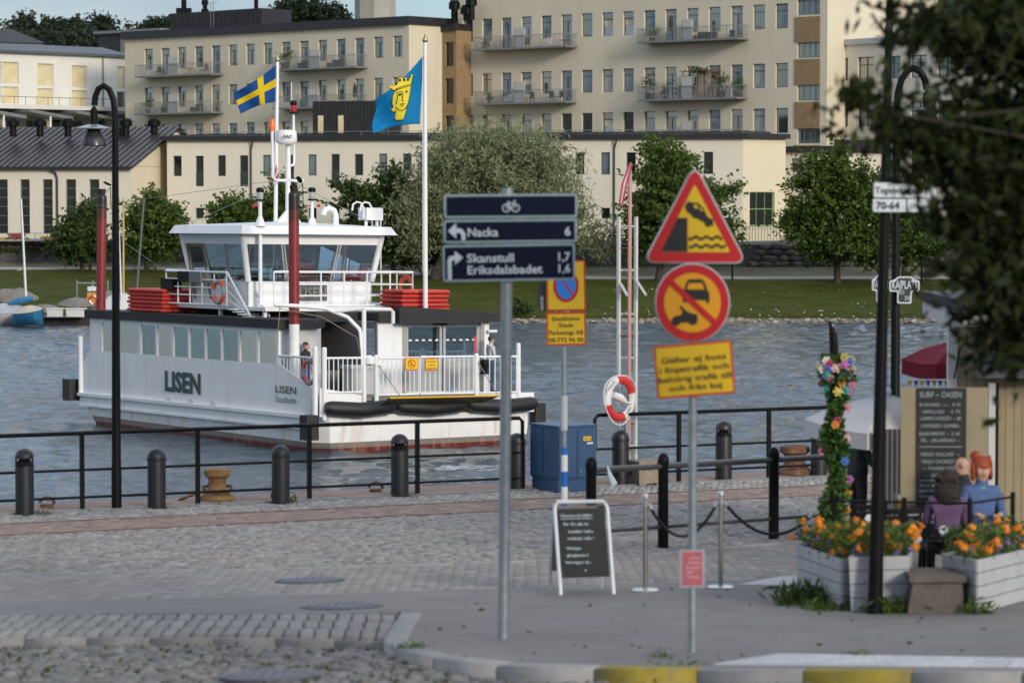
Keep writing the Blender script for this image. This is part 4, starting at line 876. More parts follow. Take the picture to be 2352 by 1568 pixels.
b = FM(); b.box((3.7, 2.2, 1.55), (3.9, 5.6, 2.0)); b.box((5.9, 2.2, 1.55), (6.8, 10, 2.0)); b.build('saloon_bench', pbr('bench_brown', (.2, .12, .06), .6), ferry)
b = FM(); b.box((.12, 3, 1.55), (.6, 12, 2.0)); b.build('saloon_bench', MATS['bench_brown'], ferry)
b = FM(); b.box((2.0, 1.45, 1.56), (2.95, 2.0, 2.35)); b.box((1.95, 1.42, 2.35), (3.0, 2.02, 2.45)); b.build('deck_locker', pbr('locker_white', (.55, .55, .54), .5), ferry)
b = FM(); b.box((1.9, 3.6, 1.56), (2.9, 6, 2.2)); b.build('deck_locker', INGREY, ferry)
b = FM()
for y in np.arange(3.2, 4.7, .32): b.box((.5, y, 1.55 + (y - 3.2) * 1.25), (1.3, y + .24, 1.6 + (y - 3.2) * 1.25))
b.tube([(.5, 3.1, 1.6), (.5, 4.8, 3.6)], .03, 6); b.tube([(1.3, 3.1, 1.6), (1.3, 4.8, 3.6)], .03, 6); b.build('inner_stair', SUPER, ferry)
# end railings, gates, posts
def rail(name, p, q, z0, z1, n, rr=.035, br=.018, ends=True, parent=ferry, mid=()):
    b = FM(); p, q = np.array(p, float), np.array(q, float)
    def at(t, z): c = p + (q - p) * t; return (c[0], c[1], c[2] + z)
    b.tube([at(0, z1), at(1, z1)], rr, 8); r = b.build(name, SUPER, parent)
    for m_, k_ in [(z0, .8)] + [(q_, .6) for q_ in mid]: b = FM(); b.tube([at(0, m_), at(1, m_)], rr * k_, 7); b.build('rail_bar', SUPER, r)
    for i in range(n + 1):
        if not ends and i in (0, n): continue
        k = FM(); k.tube([at(i / n, z0), at(i / n, z1)], br, 6); k.build('baluster', SUPER, r)
    return r
rail('end_railing', (.2, .03, 0), (1.42, -.02, 0), 1.72, 2.74, 8); rail('gate', (1.98, -.06, 0), (3.38, -.02, 0), 1.62, 2.72, 9); rail('gate', (3.46, .02, 0), (5.3, -.02, 0), 1.62, 2.74, 11); rail('end_railing', (5.5, .0, 0), (6.85, .0, 0), 1.62, 2.72, 7)
b = FM(); b.tube([(.03, .2, 2.74), (.03, 2.35, 2.74)], .035, 8); sr = b.build('side_railing', SUPER, ferry)
for i in range(11): y = .35 + i * .185; k = FM(); k.tube([(.03, y, 1.8 + (y - .45) * .355), (.03, y, 2.74)], .018, 6); k.build('baluster', SUPER, sr)
for x, y, z0, z1, r in ((-.05, .12, .9, 3.06, .075), (.18, .0, .9, 3.04, .075), (6.93, .02, 1.0, 3.1, .07), (1.9, -.06, 1.0, 2.8, .07), (5.4, -.02, 1.1, 2.8, .075), (-.03, 14.95, .9, 2.9, .08)):
    b = FM(); b.tube([(x, y, z0), (x, y, z1), (x, y, z1 + .03)], [r, r, r * .6], 10); b.build('corner_post', SUPER, ferry, smooth=True)
for x0, x1, z0, z1, k in ((2.86, 3.32, 2.36, 2.73, 0), (3.56, 4.0, 2.34, 2.70, 1)):
    b = FM(); b.box((x0, -.09, z0), (x1, -.075, z1)); pl = b.build('gate_sign', pbr('plate_red_edge', (.60, .05, .01), .4), ferry); b = FM(); b.box((x0 + .022, -.094, z0 + .022), (x1 - .022, -.0905, z1 - .022)); b.build('sign_face', YELLOW, pl)
    o = FL((x0 + x1) / 2, -.098, 0) * [1, 1, 0]
    if k:
        for i, s in enumerate(('Stå EJ framför', 'grindarna', 'Avstigande först')): text(s, .052, FL((x0 + x1) / 2, -.096, z1 - .12 - i * .10), FU, Z3, INK, pl, width=(.30, .22, .36)[i], depth=.004)
    else:
        cx_, cz = (x0 + x1) / 2, (z0 + z1) / 2; b = FM(); b.tube([(cx_ + .12 * math.cos(a), -.097, cz + .12 * math.sin(a)) for a in np.linspace(0, 6.28, 25)], .012, 6, cap=False); b.tube([(cx_ - .085, -.097, cz + .085), (cx_ + .085, -.097, cz - .085)], .012, 6); b.build('ban_ring', SIGNRED, pl)
        b = FM(); b.box((cx_ - .07, -.096, cz - .05), (cx_ + .05, -.095, cz - .03)); b.tube([(cx_ - .02, -.096, cz + .05), (cx_ + .01, -.096, cz), (cx_ + .05, -.096, cz - .03)], .008, 5); b.ball((cx_ - .02, -.096, cz + .075), .014, 8, 5); b.build('pictogram', INK, pl)
# loading ramp, hoisted a little so its dark underside shows
b = FM(); b.add([(1.95, -.05, 1.22), (5.25, -.05, 1.22), (5.55, -1.0, 1.55), (1.75, -1.0, 1.55), (1.95, -.05, 1.28), (5.25, -.05, 1.28), (5.55, -1.0, 1.60), (1.75, -1.0, 1.60)], [(0, 1, 2, 3), (7, 6, 5, 4), (0, 4, 5, 1), (1, 5, 6, 2), (2, 6, 7, 3), (3, 7, 4, 0)])
rmp = b.build('boarding_ramp', pbr('ramp_underside', (.10, .085, .05), .8, var=.4, scale=6, stain=(.05, .05, .04), stain_amt=.7, stain_scale=(1.5, 1.5, 3)), ferry)
b = FM(); b.box((1.75, -1.03, 1.56), (5.55, -1.0, 1.61)); b.build('ramp_edge', YPOST, rmp)
for x in (1.92, 5.42):
    b = FM()
    for i in range(16): t = i / 15; c = np.array((x + (.25 if x < 3 else .1) * t, -.1 - .85 * t, 2.55 - .95 * t)); b.ball(c, (.022, .022, .035), 6, 5)
    b.build('ramp_chain', GREY, ferry)
# little deck lamp and horn at the right rail, life-ring inside the left rail
b = FM(); b.lathe((5.62, -.12, 2.2), [(.14, 0), (.14, .05), (.1, .06), (.11, .3), (.14, .31), (.12, .42), (.05, .45)], 12); b.build('deck_lamp', BLACK, ferry, smooth=True)
def ring(name, c, ax, ay, R_, r_, mats, parent, sectors=4, n=32, phase=0.0, fm=True):
    b = FM() if fm else MB(); c, ax, ay = (np.array(q, float) for q in (c, ax, ay)); nz_ = np.cross(ax, ay); k = 10; vs = []; fs = []; 
    for i in range(n):
        a = 2 * math.pi * i / n + phase; d = ax * math.cos(a) + ay * math.sin(a)
        for j in range(k): t = 2 * math.pi * j / k; vs.append(c + d * (R_ + r_ * math.cos(t)) + nz_ * r_ * .75 * math.sin(t))
    for i in range(n):
        b.mi = 0; seg = (i * sectors * 2 // n) % 2 if len(mats) > 1 else 0
        for j in range(k): fs.append((i * k + j, ((i + 1) % n) * k + j, ((i + 1) % n) * k + (j + 1) % k, i * k + (j + 1) % k))
    b.add(vs, fs); b.m = [(mi_ * sectors * 2 // n) % 2 if len(mats) > 1 else 0 for mi_ in range(n) for _ in range(k)]
    return b.build(name, mats, parent, smooth=True)
ORANGE = pbr('lifebuoy_orange', (.72, .10, .04), .5, var=.08); TAPE = pbr('grey_tape', (.28, .32, .34), .5)
lb = thing('lifebuoy', 'orange lifebuoy hung behind the left end railing of the ferry', 'lifebuoy', FL(.02, .55, 2.32), 'lifebuoys on the ferry'); ring('ring', (.02, .55, 2.32), (0, 1, 0), (0, 0, 1), .34, .075, [ORANGE], lb); ring('tape_band', (.02, .55, 2.32), (0, 1, 0), (0, 0, 1), .34, .077, [ORANGE, TAPE], lb, phase=.3)
lb = thing('lifebuoy', 'orange lifebuoy hung on the upper deck rail beside the ferry stair', 'lifebuoy', FL(.62, 6.83, 4.58), 'lifebuoys on the ferry'); ring('ring', (.55, 6.83, 4.58), (0, 1, 0), (0, 0, 1), .33, .075, [ORANGE], lb); ring('tape_band', (.55, 6.83, 4.58), (0, 1, 0), (0, 0, 1), .33, .077, [ORANGE, TAPE], lb, phase=.3)
lb = thing('lifebuoy', 'orange lifebuoy at the right end of the upper deck rail, half hidden by red floats', 'lifebuoy', FL(6.35, 5.3, 4.75), 'lifebuoys on the ferry'); ring('ring', (6.35, 5.3, 4.75), (0, 1, 0), (0, 0, 1), .33, .075, [ORANGE], lb)
# davit
b = FM(); b.tube([(1.52, .0, 1.0), (1.52, .0, 4.25)], .065, 10); b.tube([(1.52, .0, 3.2), (1.42, .1, 3.6), (1.15, .3, 3.95), (.6, .6, 4.2), (-.2, 1.0, 4.28), (-.75, 1.2, 4.3)], .06, 10); b.tube([(1.52, 0, 4.22), (.85, .42, 4.12)], .05, 8); b.tube([(1.52, 0, 4.2), (2.6, .3, 4.18), (2.7, .3, 4.1), (2.7, .3, 3.75)], .055, 8)
b.prism([(1.35, 3.5), (1.52, 3.5), (1.52, 2.4), (1.46, 2.4)], (0, -.02, 0), (1, 0, 0), (0, 0, 1), (0, .04, 0)); dv_ = b.build('davit', SUPER, ferry, smooth=True)
b = FM(); b.tube([(-.65, 1.18, 4.2), (.5, .65, 3.95), (1.35, .12, 3.35), (1.48, 0, 2.5)], .012, 5); b.tube([(-.6, 1.15, 4.25), (-.75, 1.2, 2.6)], .012, 5); b.build('davit_rope', pbr('rope_brown', (.3, .22, .16), .9), dv_)
b = FM(); b.lathe((1.68, -.02, 2.5), [(.05, 0), (.17, .06), (.17, .26), (.05, .32)], 12); b.build('winch', SUPER, dv_, smooth=True)
# funnels
FUN = bandmat('funnel_paint', [(3.8, (.80, .80, .80)), (6.9, (.21, .022, .022)), (7.25, (.10, .018, .018)), (99, (.018, .014, .014))], 'Z', .4, var=.08, scale=3)
def funnel(x, y, dx, k):
    b = FM(); b.tube([(x, y, 1.5), (x + dx * .5, y, 4.5), (x + dx, y, 7.55), (x + dx, y, 7.62), (x + dx, y, 7.7), (x + dx, y, 7.88)], [.155, .155, .155, .155, .10, .125], 18); fo = b.build('funnel', FUN, ferry, smooth=True)
    b = FM(); b.prism(circle(.13, 16), (x + dx + .17, y - .02, 8.05), (.45, 0, -.75) if k else (.95, 0, -.5), (0, 1, 0), (.02, 0, .02)); b.tube([(x + dx + .13, y, 7.75), (x + dx + .3, y, 7.95), (x + dx + .32, y, 7.2)], .014, 5); b.build('rain_flap', BLACK, fo)
funnel(.22, 1.75, 0.0, 1); funnel(.28, 14.2, .12, 0)
# upper deck and wheelhouse
b = FM(); b.box((.9, 4.6, 4.02), (6.3, 10.6, 4.14)); b.build('upper_deck', SUPER, ferry)
b = FM()
for x, y in ((1.0, 4.8), (6.2, 4.8), (1.0, 10.4), (6.2, 10.4), (1.0, 7.5)): b.box((x - .05, y - .05, 3.82), (x + .05, y + .05, 4.02))
b.build('deck_stanchion', SUPER, ferry)
zb, zs, zt, zr = 4.14, 4.93, 6.1, 6.42; x0, x1, y0, y1 = 1.0, 5.4, 5.8, 9.3; fl = .35
def wq(x, y, z):     # wheelhouse walls lean outwards above the sill
    t = max(0, (z - zs) / (zr - zs)); return (x + (-fl if x < 3.2 else fl) * t * .8, y + (-fl * .5 if y < 7.5 else fl * .5) * t, z)
b = FM()
def wwall(a, c, zl, zh, t=.05): 
    (xa, ya), (xc, yc) = a, c; p = [wq(xa, ya, zl), wq(xc, yc, zl), wq(xc, yc, zh), wq(xa, ya, zh)]; n = np.cross(np.array(p[1]) - p[0], np.array(p[3]) - p[0]); n = n / np.linalg.norm(n) * t; b.add(p + [tuple(np.array(q) - n) for q in p], [(0, 1, 2, 3), (7, 6, 5, 4), (0, 4, 5, 1), (1, 5, 6, 2), (2, 6, 7, 3), (3, 7, 4, 0)])
corn = [(x0, y0), (x1, y0), (x1, y1), (x0, y1)]
for i in range(4):
    a, c = corn[i], corn[(i + 1) % 4]
    if i == 3:      # left side: door opening
        wwall(a, c, zb, zs); 
    else: wwall(a, c, zb, zs)
    wwall(a, c, zt, zr)
for x, y in corn: b.tube([wq(x, y, zs), wq(x, y, zr)], .09, 8)
wh = b.build('wheelhouse', SUPER, ferry)
def wpane(a, c, t0, t1, name='wheelhouse_window', gl=None):
    A, C = np.array(a), np.array(c); p, q = A + (C - A) * t0, A + (C - A) * t1; g = FM(); v = [wq(*p, zs + .03), wq(*q, zs + .03), wq(*q, zt), wq(*p, zt)]; g.add(v + [tuple(np.array(k) + np.array((0, .012, 0)) if a[1] == c[1] else np.array(k) + np.array((.012, 0, 0))) for k in v], [(0, 1, 2, 3), (7, 6, 5, 4), (0, 4, 5, 1), (1, 5, 6, 2), (2, 6, 7, 3), (3, 7, 4, 0)]); g.build(name, gl or GL, wh)
    for s in (p, q): m = FM(); m.tube([wq(*s, zs), wq(*s, zt)], .028, 6); m.build('window_post', DG, wh)
for t0, t1 in ((.02, .30), (.32, .66), (.68, .98)): wpane((x0, y0), (x1, y0), t0, t1)
for t0, t1 in ((.02, .5), (.52, .98)): wpane((x1, y0), (x1, y1), t0, t1); 
for t0, t1 in ((.03, .3), (.33, .66), (.69, .97)): wpane((x1, y1), (x0, y1), t0, t1)
for t0, t1 in ((.36, .66), (.70, .98)): wpane((x0, y1), (x0, y0), t0, t1, gl=GLS)
dW = pbr('door_wood', (.20, .10, .035), .5, var=.25, scale=6); m = FM()
for a_, c_ in ((9.12, 9.02), (8.12, 8.02)): m.add([wq(x0 - .03, a_, zs - .6), wq(x0 - .03, c_, zs - .6), wq(x0 - .03, c_, zt), wq(x0 - .03, a_, zt)], [(0, 1, 2, 3)])
m.add([wq(x0 - .03, 9.12, zt - .1), wq(x0 - .03, 8.02, zt - .1), wq(x0 - .03, 8.02, zt), wq(x0 - .03, 9.12, zt)], [(0, 1, 2, 3)]); m.build('door_frame', dW, wh)
b = FM(); rb = [(x0 - .55, y0 - .55), (x1 + .6, y0 - .55), (x1 + .6, y1 + .5), (x0 - .55, y1 + .5)]; rt_ = [(x0 - .42, y0 - .4), (x1 + .47, y0 - .4), (x1 + .47, y1 + .35), (x0 - .42, y1 + .35)]
b.add([(*p, 6.42) for p in rb] + [(*p, 6.68) for p in rt_] + [(3.2, y0 + 1.2, 6.82), (3.2, y1 - 1.2, 6.82)], [(3, 2, 1, 0), (0, 1, 5, 4), (1, 2, 6, 5), (2, 3, 7, 6), (3, 0, 4, 7), (4, 5, 8), (5, 6, 9, 8), (6, 7, 9), (7, 4, 8, 9)]); b.build('wheelhouse_roof', SUPER, ferry)
b = FM(); b.box((1.3, 7.9, 4.14), (5.1, 9.0, 4.9)); b.build('steering_console', INGREY, wh)
for x in (2.0, 3.4, 4.6): b = FM(); b.box((x, 7.6, 4.9), (x + .5, 7.9, 5.25)); b.build('instrument', BLACK, wh)
b = FM(); b.prism(rect(.7, 1.0, .15, 3.9, 7.0), (0, 0, 4.75), (1, 0, 0), (0, 1, 0), (0, 0, .25)); b.box((3.5, 7.35, 4.9), (4.3, 7.5, 5.5)); b.build('skipper_seat', pbr('seat_red', (.28, .05, .03), .5), wh)
rail('upper_railing', (1.35, 4.85, 0), (6.3, 4.85, 0), 4.2, 5.24, 6, .038, .028, mid=(4.5, 4.85)); rail('upper_railing', (6.3, 4.85, 0), (6.3, 10.3, 0), 4.2, 5.24, 6, .035, .028, mid=(4.5, 4.85)); rail('upper_railing', (.6, 6.4, 0), (.6, 10.25, 0), 4.16, 5.2, 5, .038, .028, mid=(4.45, 4.7, 4.95)); rail('upper_railing', (.6, 10.25, 0), (6.3, 10.3, 0), 4.2, 5.22, 6, .035, .025, mid=(4.5, 4.85))
for xx in (.62, 1.28):
    b = FM(); b.tube([(xx, 6.4, 5.2), (xx, 5.0, 3.85)], .034, 8)
    for k in (.25, .5, .75): b.tube([(xx, 6.4, 4.2 + k), (xx, 5.0, 3.85)] if False else [(xx, 6.35 - .1 * k, 4.1 + k), (xx, 5.15, 3.85 + .25 * k)], .02, 6)
    b.build('stair_rail', SUPER, ferry)
b = FM()
for i in range(4): b.box((.62, 6.2 - i * .3, 4.02 - i * .07), (1.28, 6.4 - i * .3, 4.06 - i * .07))
b.build('stair_tread', SUPER, ferry)
b = FM(); b.box((2.7, 5.74, 4.32), (3.75, 5.79, 4.85)); b.build('name_board', pbr('board_grey', (.10, .10, .10), .5, .3), wh); text('LISEN', .30, FL(3.22, 5.72, 4.43), FU, Z3, pbr('board_letters', (.30, .29, .27), .4, .5), wh, bold=.02, width=.95, depth=.02)
# speakers and boxes at the left rail
for y, zz_, m in ((9.7, 4.7, BLACK), (8.6, 4.95, BLACK), (7.9, 4.95, INGREY)): b = FM(); b.box((.5, y, zz_ - .1), (.85, y + .75, zz_ + .25)); b.build('rail_box', m, ferry)
# mast on the wheelhouse roof
b = FM(); X_, Y_ = 3.42, 7.5; b.tube([(X_, Y_, 6.7), (X_, Y_, 9.3)], [.1, .075], 10); b.tube([(X_ - .02, Y_, 8.15), (X_ - .45, Y_, 8.15), (X_ - .55, Y_, 8.25), (X_ - .57, Y_, 9.75)], .045, 8); b.tube([(X_, Y_, 8.15), (X_ + .55, Y_, 8.15)], .045, 8); b.tube([(X_, Y_, 8.6), (X_ + .18, Y_, 8.65), (X_ + .22, Y_, 8.75), (X_ + .2, Y_, 10.35)], .04, 8)
b.tube([(X_ + .13, Y_, 10.7), (X_ + .13, Y_, 11.3)], .015, 6); b.prism([(-.5, 0), (.5, 0), (.12, .5), (-.05, .5)], (X_, Y_ - .05, 6.72), (1, 0, 0), (0, 0, 1), (0, .1, 0)); mast = b.build('mast', SUPER, ferry, smooth=True)
b = FM(); b.lathe((X_ - .12, Y_ - .1, 9.3), [(.2, 0), (.31, .06), (.335, .12), (.32, .40), (.27, .46)], 24); rd = b.build('radar_dome', SUPER, mast, smooth=True); text('RAD', .11, FL(X_ - .27, Y_ - .42, 9.49), FU, Z3, INK, rd, bold=.02, depth=.03)
def navlight(x, y, z, r, m, parent):
    b = FM(); b.lathe((x, y, z), [(r * 1.25, 0), (r * 1.25, .05), (r, .05)], 12); b.lathe((x, y, z + .27), [(r, 0), (r * 1.1, .05), (r * 1.0, .12), (r * .6, .15)], 12); h = b.build('light_housing', BLACK, parent); b = FM(); b.lathe((x, y, z + .05), [(r * .85, 0), (r * .9, .11), (r * .85, .22)], 12); b.build('lens', m, h, smooth=True)
LRED = pbr('red_lens', (.42, .004, .01), .15, coat=.5); LCLR = pbr('clear_lens', (.45, .47, .48), .1, .2); LORG = pbr('orange_lens', (.85, .16, .01), .3)
navlight(X_ + .17, Y_ - .05, 10.3, .1, LRED, mast); navlight(X_ + .17, Y_ - .1, 7.95 - .55, .1, LRED, mast)
b = FM(); b.lathe((X_ - .57, Y_, 9.75), [(.11, 0), (.11, .1), (.085, .1), (.085, .32), (.06, .36)], 12); b.build('beacon', LORG, mast, smooth=True)
for px_, lx, ly, zt_, lens in ((609, 1.2, 5.4, 7.45, LCLR), (722, 3.5, 6.2, 7.5, LCLR)):
    b = FM(); b.tube([(lx, ly, 4.2 if lx < 2 else 6.7), (lx, ly, zt_)], .06 if lx < 2 else .055, 10); b.lathe((lx, ly, 6.66), [(.18, 0), (.07, .3)], 10); p = b.build('light_mast', SUPER, ferry, smooth=True); navlight(lx, ly, zt_, .11, lens, p)
    b = FM(); b.tube([(lx - .05, ly, zt_ - .18), (lx - .22, ly, zt_ - .16)], .02, 6); b.ball((lx - .22 if lx < 2 else lx + .24, ly, zt_ - .16), .06, 8, 6); b.build('horn', LRED, p)
b = FM(); b.tube([(4.35, 6.2, 6.6), (4.35, 6.2, 7.05), (4.28, 6.2, 7.2), (4.12, 6.2, 7.27), (3.95, 6.2, 7.2), (3.9, 6.2, 7.05)], .095, 12); b.build('gooseneck_vent', SUPER, ferry, smooth=True)
b = FM(); b.box((5.35, 6.0, 6.9), (5.95, 6.5, 7.3)); b.tube([(5.45, 6.2, 6.6), (5.45, 6.2, 6.9)], .05, 8); b.tube([(5.85, 6.2, 6.6), (5.85, 6.2, 6.9)], .05, 8)
for o in (0, .3): b.tube([(5.3 + o, 6.1, 6.95), (5.3 + o, 6.1, 7.3), (5.2 + o, 6.1, 7.45), (5.05 + o, 6.1, 7.48), (4.92 + o, 6.1, 7.4), (4.88 + o, 6.1, 7.2)], .03, 8)
b.build('roof_vent_box', SUPER, ferry)
b = FM()
for q in (0, .5): b.tube([(6.05, 6.3 + q, 5.3), (6.05, 6.3 + q, 7.1)], .025, 6)
for i in range(6): b.tube([(6.05, 6.3, 5.5 + i * .3), (6.05, 6.8, 5.5 + i * .3)], .02, 6)
b.tube([(5.6, 6.3, 7.1), (6.05, 6.3, 7.1)], .025, 6); b.build('roof_ladder', SUPER, ferry)
b = FM()
for pts in (((X_, Y_, 8.2), (1.2, 10, 6.7)), ((X_, Y_, 8.2), (-.0, 14, 7.3)), ((X_, Y_, 8.2), (5.5, 5.6, 6.7)), ((.4, 14.2, 6.6), (.6, 10.2, 5.15)), ((.2, 1.75, 7.3), (3.4, 7.4, 8.2))): b.tube([pts[0], pts[1]], .008, 4)
b.build('stay_wire', GREY, ferry)
b = FM(); b.box((6.5, 5.2, 4.02), (7.1, 6.6, 4.5)); b.build('deck_box', SUPER, ferry)
# red rescue floats in two stacks
def floatraft(label, c, sx, sy, top=False):
    t = thing('rescue_float', label, 'life float', FL(*c), 'red rescue floats stacked on the ferry roof'); b = FM(); x, y, z = c; h = .125
    for (k, z_) in ((.06, 0), (0, .03), (0, .095), (.04, h)): pass
    lv = [(.06, 0), (0, .025), (0, .085), (.05, h)]; vs = []
    for k, z_ in lv: vs += [(x - sx + k, y - sy + k, z + z_), (x + sx - k, y - sy + k, z + z_), (x + sx - k, y + sy - k, z + z_), (x - sx + k, y + sy - k, z + z_)]
    fs = [(3, 2, 1, 0), (12, 13, 14, 15)]
    for i in range(3):
        for j in range(4): a = i * 4 + j; b2 = i * 4 + (j + 1) % 4; fs.append((a, b2, b2 + 4, a + 4))
    b.add(vs, fs); b.build('float_body', RAFT, t)
    r = FM(); n_ = 9; pts = []
    for i in range(n_ * 2 + 1): s = i / (n_ * 2); pts.append((x - sx - .02 + 2 * (sx + .02) * s, y - sy - .015, z + .06 - .035 * (i % 2)))
    r.tube(pts, .009, 4); pts = [(x - sx - .015, y - sy + 2 * sy * i / 12, z + .06 - .035 * (i % 2)) for i in range(13)]; r.tube(pts, .009, 4); r.build('grab_rope', pbr('grab_rope', (.10, .06, .05), .9), t)
ORD = ['bottom', 'second', 'third', 'fourth', 'fifth', 'topmost']
for i in range(6): floatraft('red rescue float, %s of six stacked on the left saloon roof beside the far rail' % ORD[i], (.95 + random.uniform(-.03, .03), 11.2 + random.uniform(-.05, .05), 3.84 + i * .128), .62, 1.15)
for i in range(5): floatraft('red rescue float, %s of five stacked on the right roof below the wheelhouse' % (ORD[i] if i < 4 else 'topmost'), (5.75 + random.uniform(-.04, .04) + (.05 if i == 4 else 0), 3.9 + random.uniform(-.03, .03), 4.03 + i * .138), .85, .62)
# flags
def flag_surface(corners, Y0, wave):
    (TLx, TLy), (BLx, BLy), (TRx, TRy), (BRx, BRy), bow = corners     # hoist top / bottom, fly top / bottom, sag of the top edge
    def f(u, v):
        x = (TLx * (1 - v) + BLx * v) * (1 - u) + (TRx * (1 - v) + BRx * v) * u; y = (TLy * (1 - v) + BLy * v) * (1 - u) + (TRy * (1 - v) + BRy * v) * u
        y += bow[0] * math.sin(math.pi * u) * (1 - v) + bow[1] * math.sin(math.pi * u) * v; x += bow[2] * math.sin(math.pi * v * 2) * u
        return P(x, y, Y0 + wave(u, v))
    return f
def flag_mesh(name, f, us, vs_, colour, mats, parent):
    V = np.array([f(u, v) for v in vs_ for u in us]); n_ = len(us); b = MB()
    b.v = [tuple(p) for p in V]
    for j in range(len(vs_) - 1):
        for i in range(n_ - 1): a = j * n_ + i; b.f.append((a, a + n_, a + n_ + 1, a + 1)); b.m.append(colour((us[i] + us[i + 1]) / 2, (vs_[j] + vs_[j + 1]) / 2))
    o = b.build(name, mats, parent, smooth=True); md = o.modifiers.new('t', 'SOLIDIFY'); md.thickness = .006; return o
def flagmat(name, c):
    m = leafmat(name, c, c, .3, .7); return m
FBLUE = flagmat('flag_blue', (.012, .085, .30)); FYEL = flagmat('flag_yellow', (.80, .58, .01)); FCY = flagmat('flag_cyan', (.006, .26, .56)); FBK = pbr('flag_black', (.02, .018, .012), .8)
p1_ = FL(5.57, 3.0, 4.1); pole = thing('flagpole', 'tall white flagpole standing on the right ferry roof, flying the blue city flag', 'flagpole', p1_, 'flagpoles on the ferry')
b = FM(); b.tube([(5.57, 3, 4.05), (5.57, 3, 12.45)], [.075, .055], 12); b.build('pole', SUPER, pole, smooth=True); b = FM(); b.lathe((5.57, 3, 12.43), [(.04, 0), (.085, .06), (.08, .12), (.03, .22), (.008, .3)], 10); b.build('finial', pbr('brass', (.45, .36, .2), .3, .8), pole, smooth=True)
b = FM(); b.tube([(5.45, 2.95, 12.0), (5.45, 2.95, 5.3)], .01, 4); b.build('halyard', SUPER, pole)
YF = p1_[1] - .05
wv = lambda u, v: .16 * u * math.sin(u * 7 + v * 3.2) + .06 * u * math.sin(v * 9 - u * 5)
cf = flag_surface(((973, 127), (964.5, 285), (861, 229), (857, 307), (10, -6, 3.5)), YF, wv)
fl_ = thing('city_flag', 'light blue flag with a yellow crowned head flying from the taller pole', 'flag', cf(0, 0))
cloth_ = flag_mesh('cloth', cf, np.linspace(0, 1, 33), np.linspace(0, 1, 29), lambda u, v: 0, [FCY], fl_)
def on_flag(name, pts, m, lift, Y0=YF):
    """a printed shape: pixel outline filled and laid just in front of the waving cloth"""
    def inv(px, py):
        u, v = .5, .5
        for _ in range(40):
            q = proj_px(cf(u, v)); e = np.array([px, py]) - q; du = proj_px(cf(u + 1e-3, v)) - q; dv2 = proj_px(cf(u, v + 1e-3)) - q; M = np.array([du, dv2]).T / 1e-3
            s = np.linalg.solve(M, e); u += s[0]; v += s[1]
        return u, v
    xs_ = [p[0] for p in pts]; ys_ = [p[1] for p in pts]; inner = []
    for gx_ in np.arange(min(xs_), max(xs_), 4.0):
        for gy_ in np.arange(min(ys_), max(ys_), 4.0): inner.append((gx_, gy_))
    n_ = len(pts); r_ = mgeo.delaunay_2d_cdt([Vector(p) for p in list(pts) + inner], [], [list(range(n_))], 1, .01)
    b = MB(); b.v = [tuple(cf(*inv(p[0], p[1])) - np.array([0, lift, 0])) for p in r_[0]]; b.f = [tuple(t) for t in r_[2]]; b.m = [0] * len(b.f); return b.build(name, m, cloth_, smooth=True)
def proj_px(p):
    d = p - EYE; f_ = d[1] * _c - d[2] * _s; u_ = d[1] * _s + d[2] * _c; return np.array([CX + LENS_PX * d[0] / f_, CY - LENS_PX * u_ / f_])
Zf = lambda pts: [(588 + x * .2502, y * .2502) for x, y in pts]     # read on an enlarged copy of the flag
FY2 = pbr('flag_print_yellow', (.74, .60, .03), .8, var=.04)
def stroke(pts, w):
    L, Rr = [], []
    for i, p in enumerate(pts):
        a = np.array(pts[max(0, i - 1)], float); c = np.array(pts[min(len(pts) - 1, i + 1)], float); d = c - a; d /= np.linalg.norm(d) + 1e-9; n_ = np.array([-d[1], d[0]]) * w / 2; L.append(tuple(np.array(p) + n_)); Rr.append(tuple(np.array(p) - n_))
    return L + Rr[::-1]
hairback = [(1285, 835), (1258, 880), (1252, 940), (1262, 985), (1240, 1010), (1262, 1030), (1285, 1020), (1292, 975), (1300, 840)]
head = [(1283, 838), (1350, 810), (1420, 792), (1412, 860), (1400, 920), (1390, 965), (1368, 1000), (1380, 1010), (1352, 1098), (1290, 1105), (1275, 1090), (1290, 1000), (1283, 960), (1292, 900)]
crown = [(1270, 830), (1215, 800), (1230, 790), (1268, 795), (1290, 770), (1310, 765), (1298, 738), (1320, 712), (1345, 715), (1355, 745), (1375, 712), (1398, 728), (1418, 722), (1425, 685), (1442, 688), (1420, 788), (1345, 806)]
neckl = [(1440, 975), (1412, 1030)]
for nm, sh in (('hair_print', hairback), ('head_print', head), ('crown_print', crown)):
    c_ = np.mean(sh, 0); on_flag('outline_print', Zf([tuple(c_ + (np.array(p) - c_) * 1.0 + (np.array(p) - c_) / np.linalg.norm(np.array(p) - c_) * 7) for p in sh]), FBK, .035)
    on_flag(nm, Zf(sh), FY2, .055)
for st_, w_ in (([(1305, 848), (1335, 842), (1350, 850), (1346, 890), (1343, 920), (1355, 930)], 7), ([(1372, 845), (1385, 836), (1398, 832)], 6), ([(1310, 868), (1325, 862), (1338, 868), (1325, 878), (1312, 876)], 9), ([(1375, 852), (1385, 845), (1392, 850)], 9), ([(1325, 962), (1345, 955), (1365, 958)], 8), ([(1332, 972), (1346, 976), (1358, 970)], 6), ([(1285, 985), (1310, 1012), (1345, 1018), (1385, 990), (1398, 950)], 7), ([(1296, 845), (1300, 900), (1288, 960)], 6), ([(1280, 822), (1345, 797), (1420, 778)], 6)):
    on_flag('line_print', Zf(stroke(st_, w_)), FBK, .075)
for c_, r_ in (((1285, 775), 12), ((1320, 738), 14), ((1363, 738), 12), ((1395, 735), 12)): on_flag('jewel_print', Zf([(c_[0] + r_ * math.cos(a), c_[1] + r_ * math.sin(a)) for a in np.linspace(0, 6.28, 11)[:-1]]), FBK, .06)
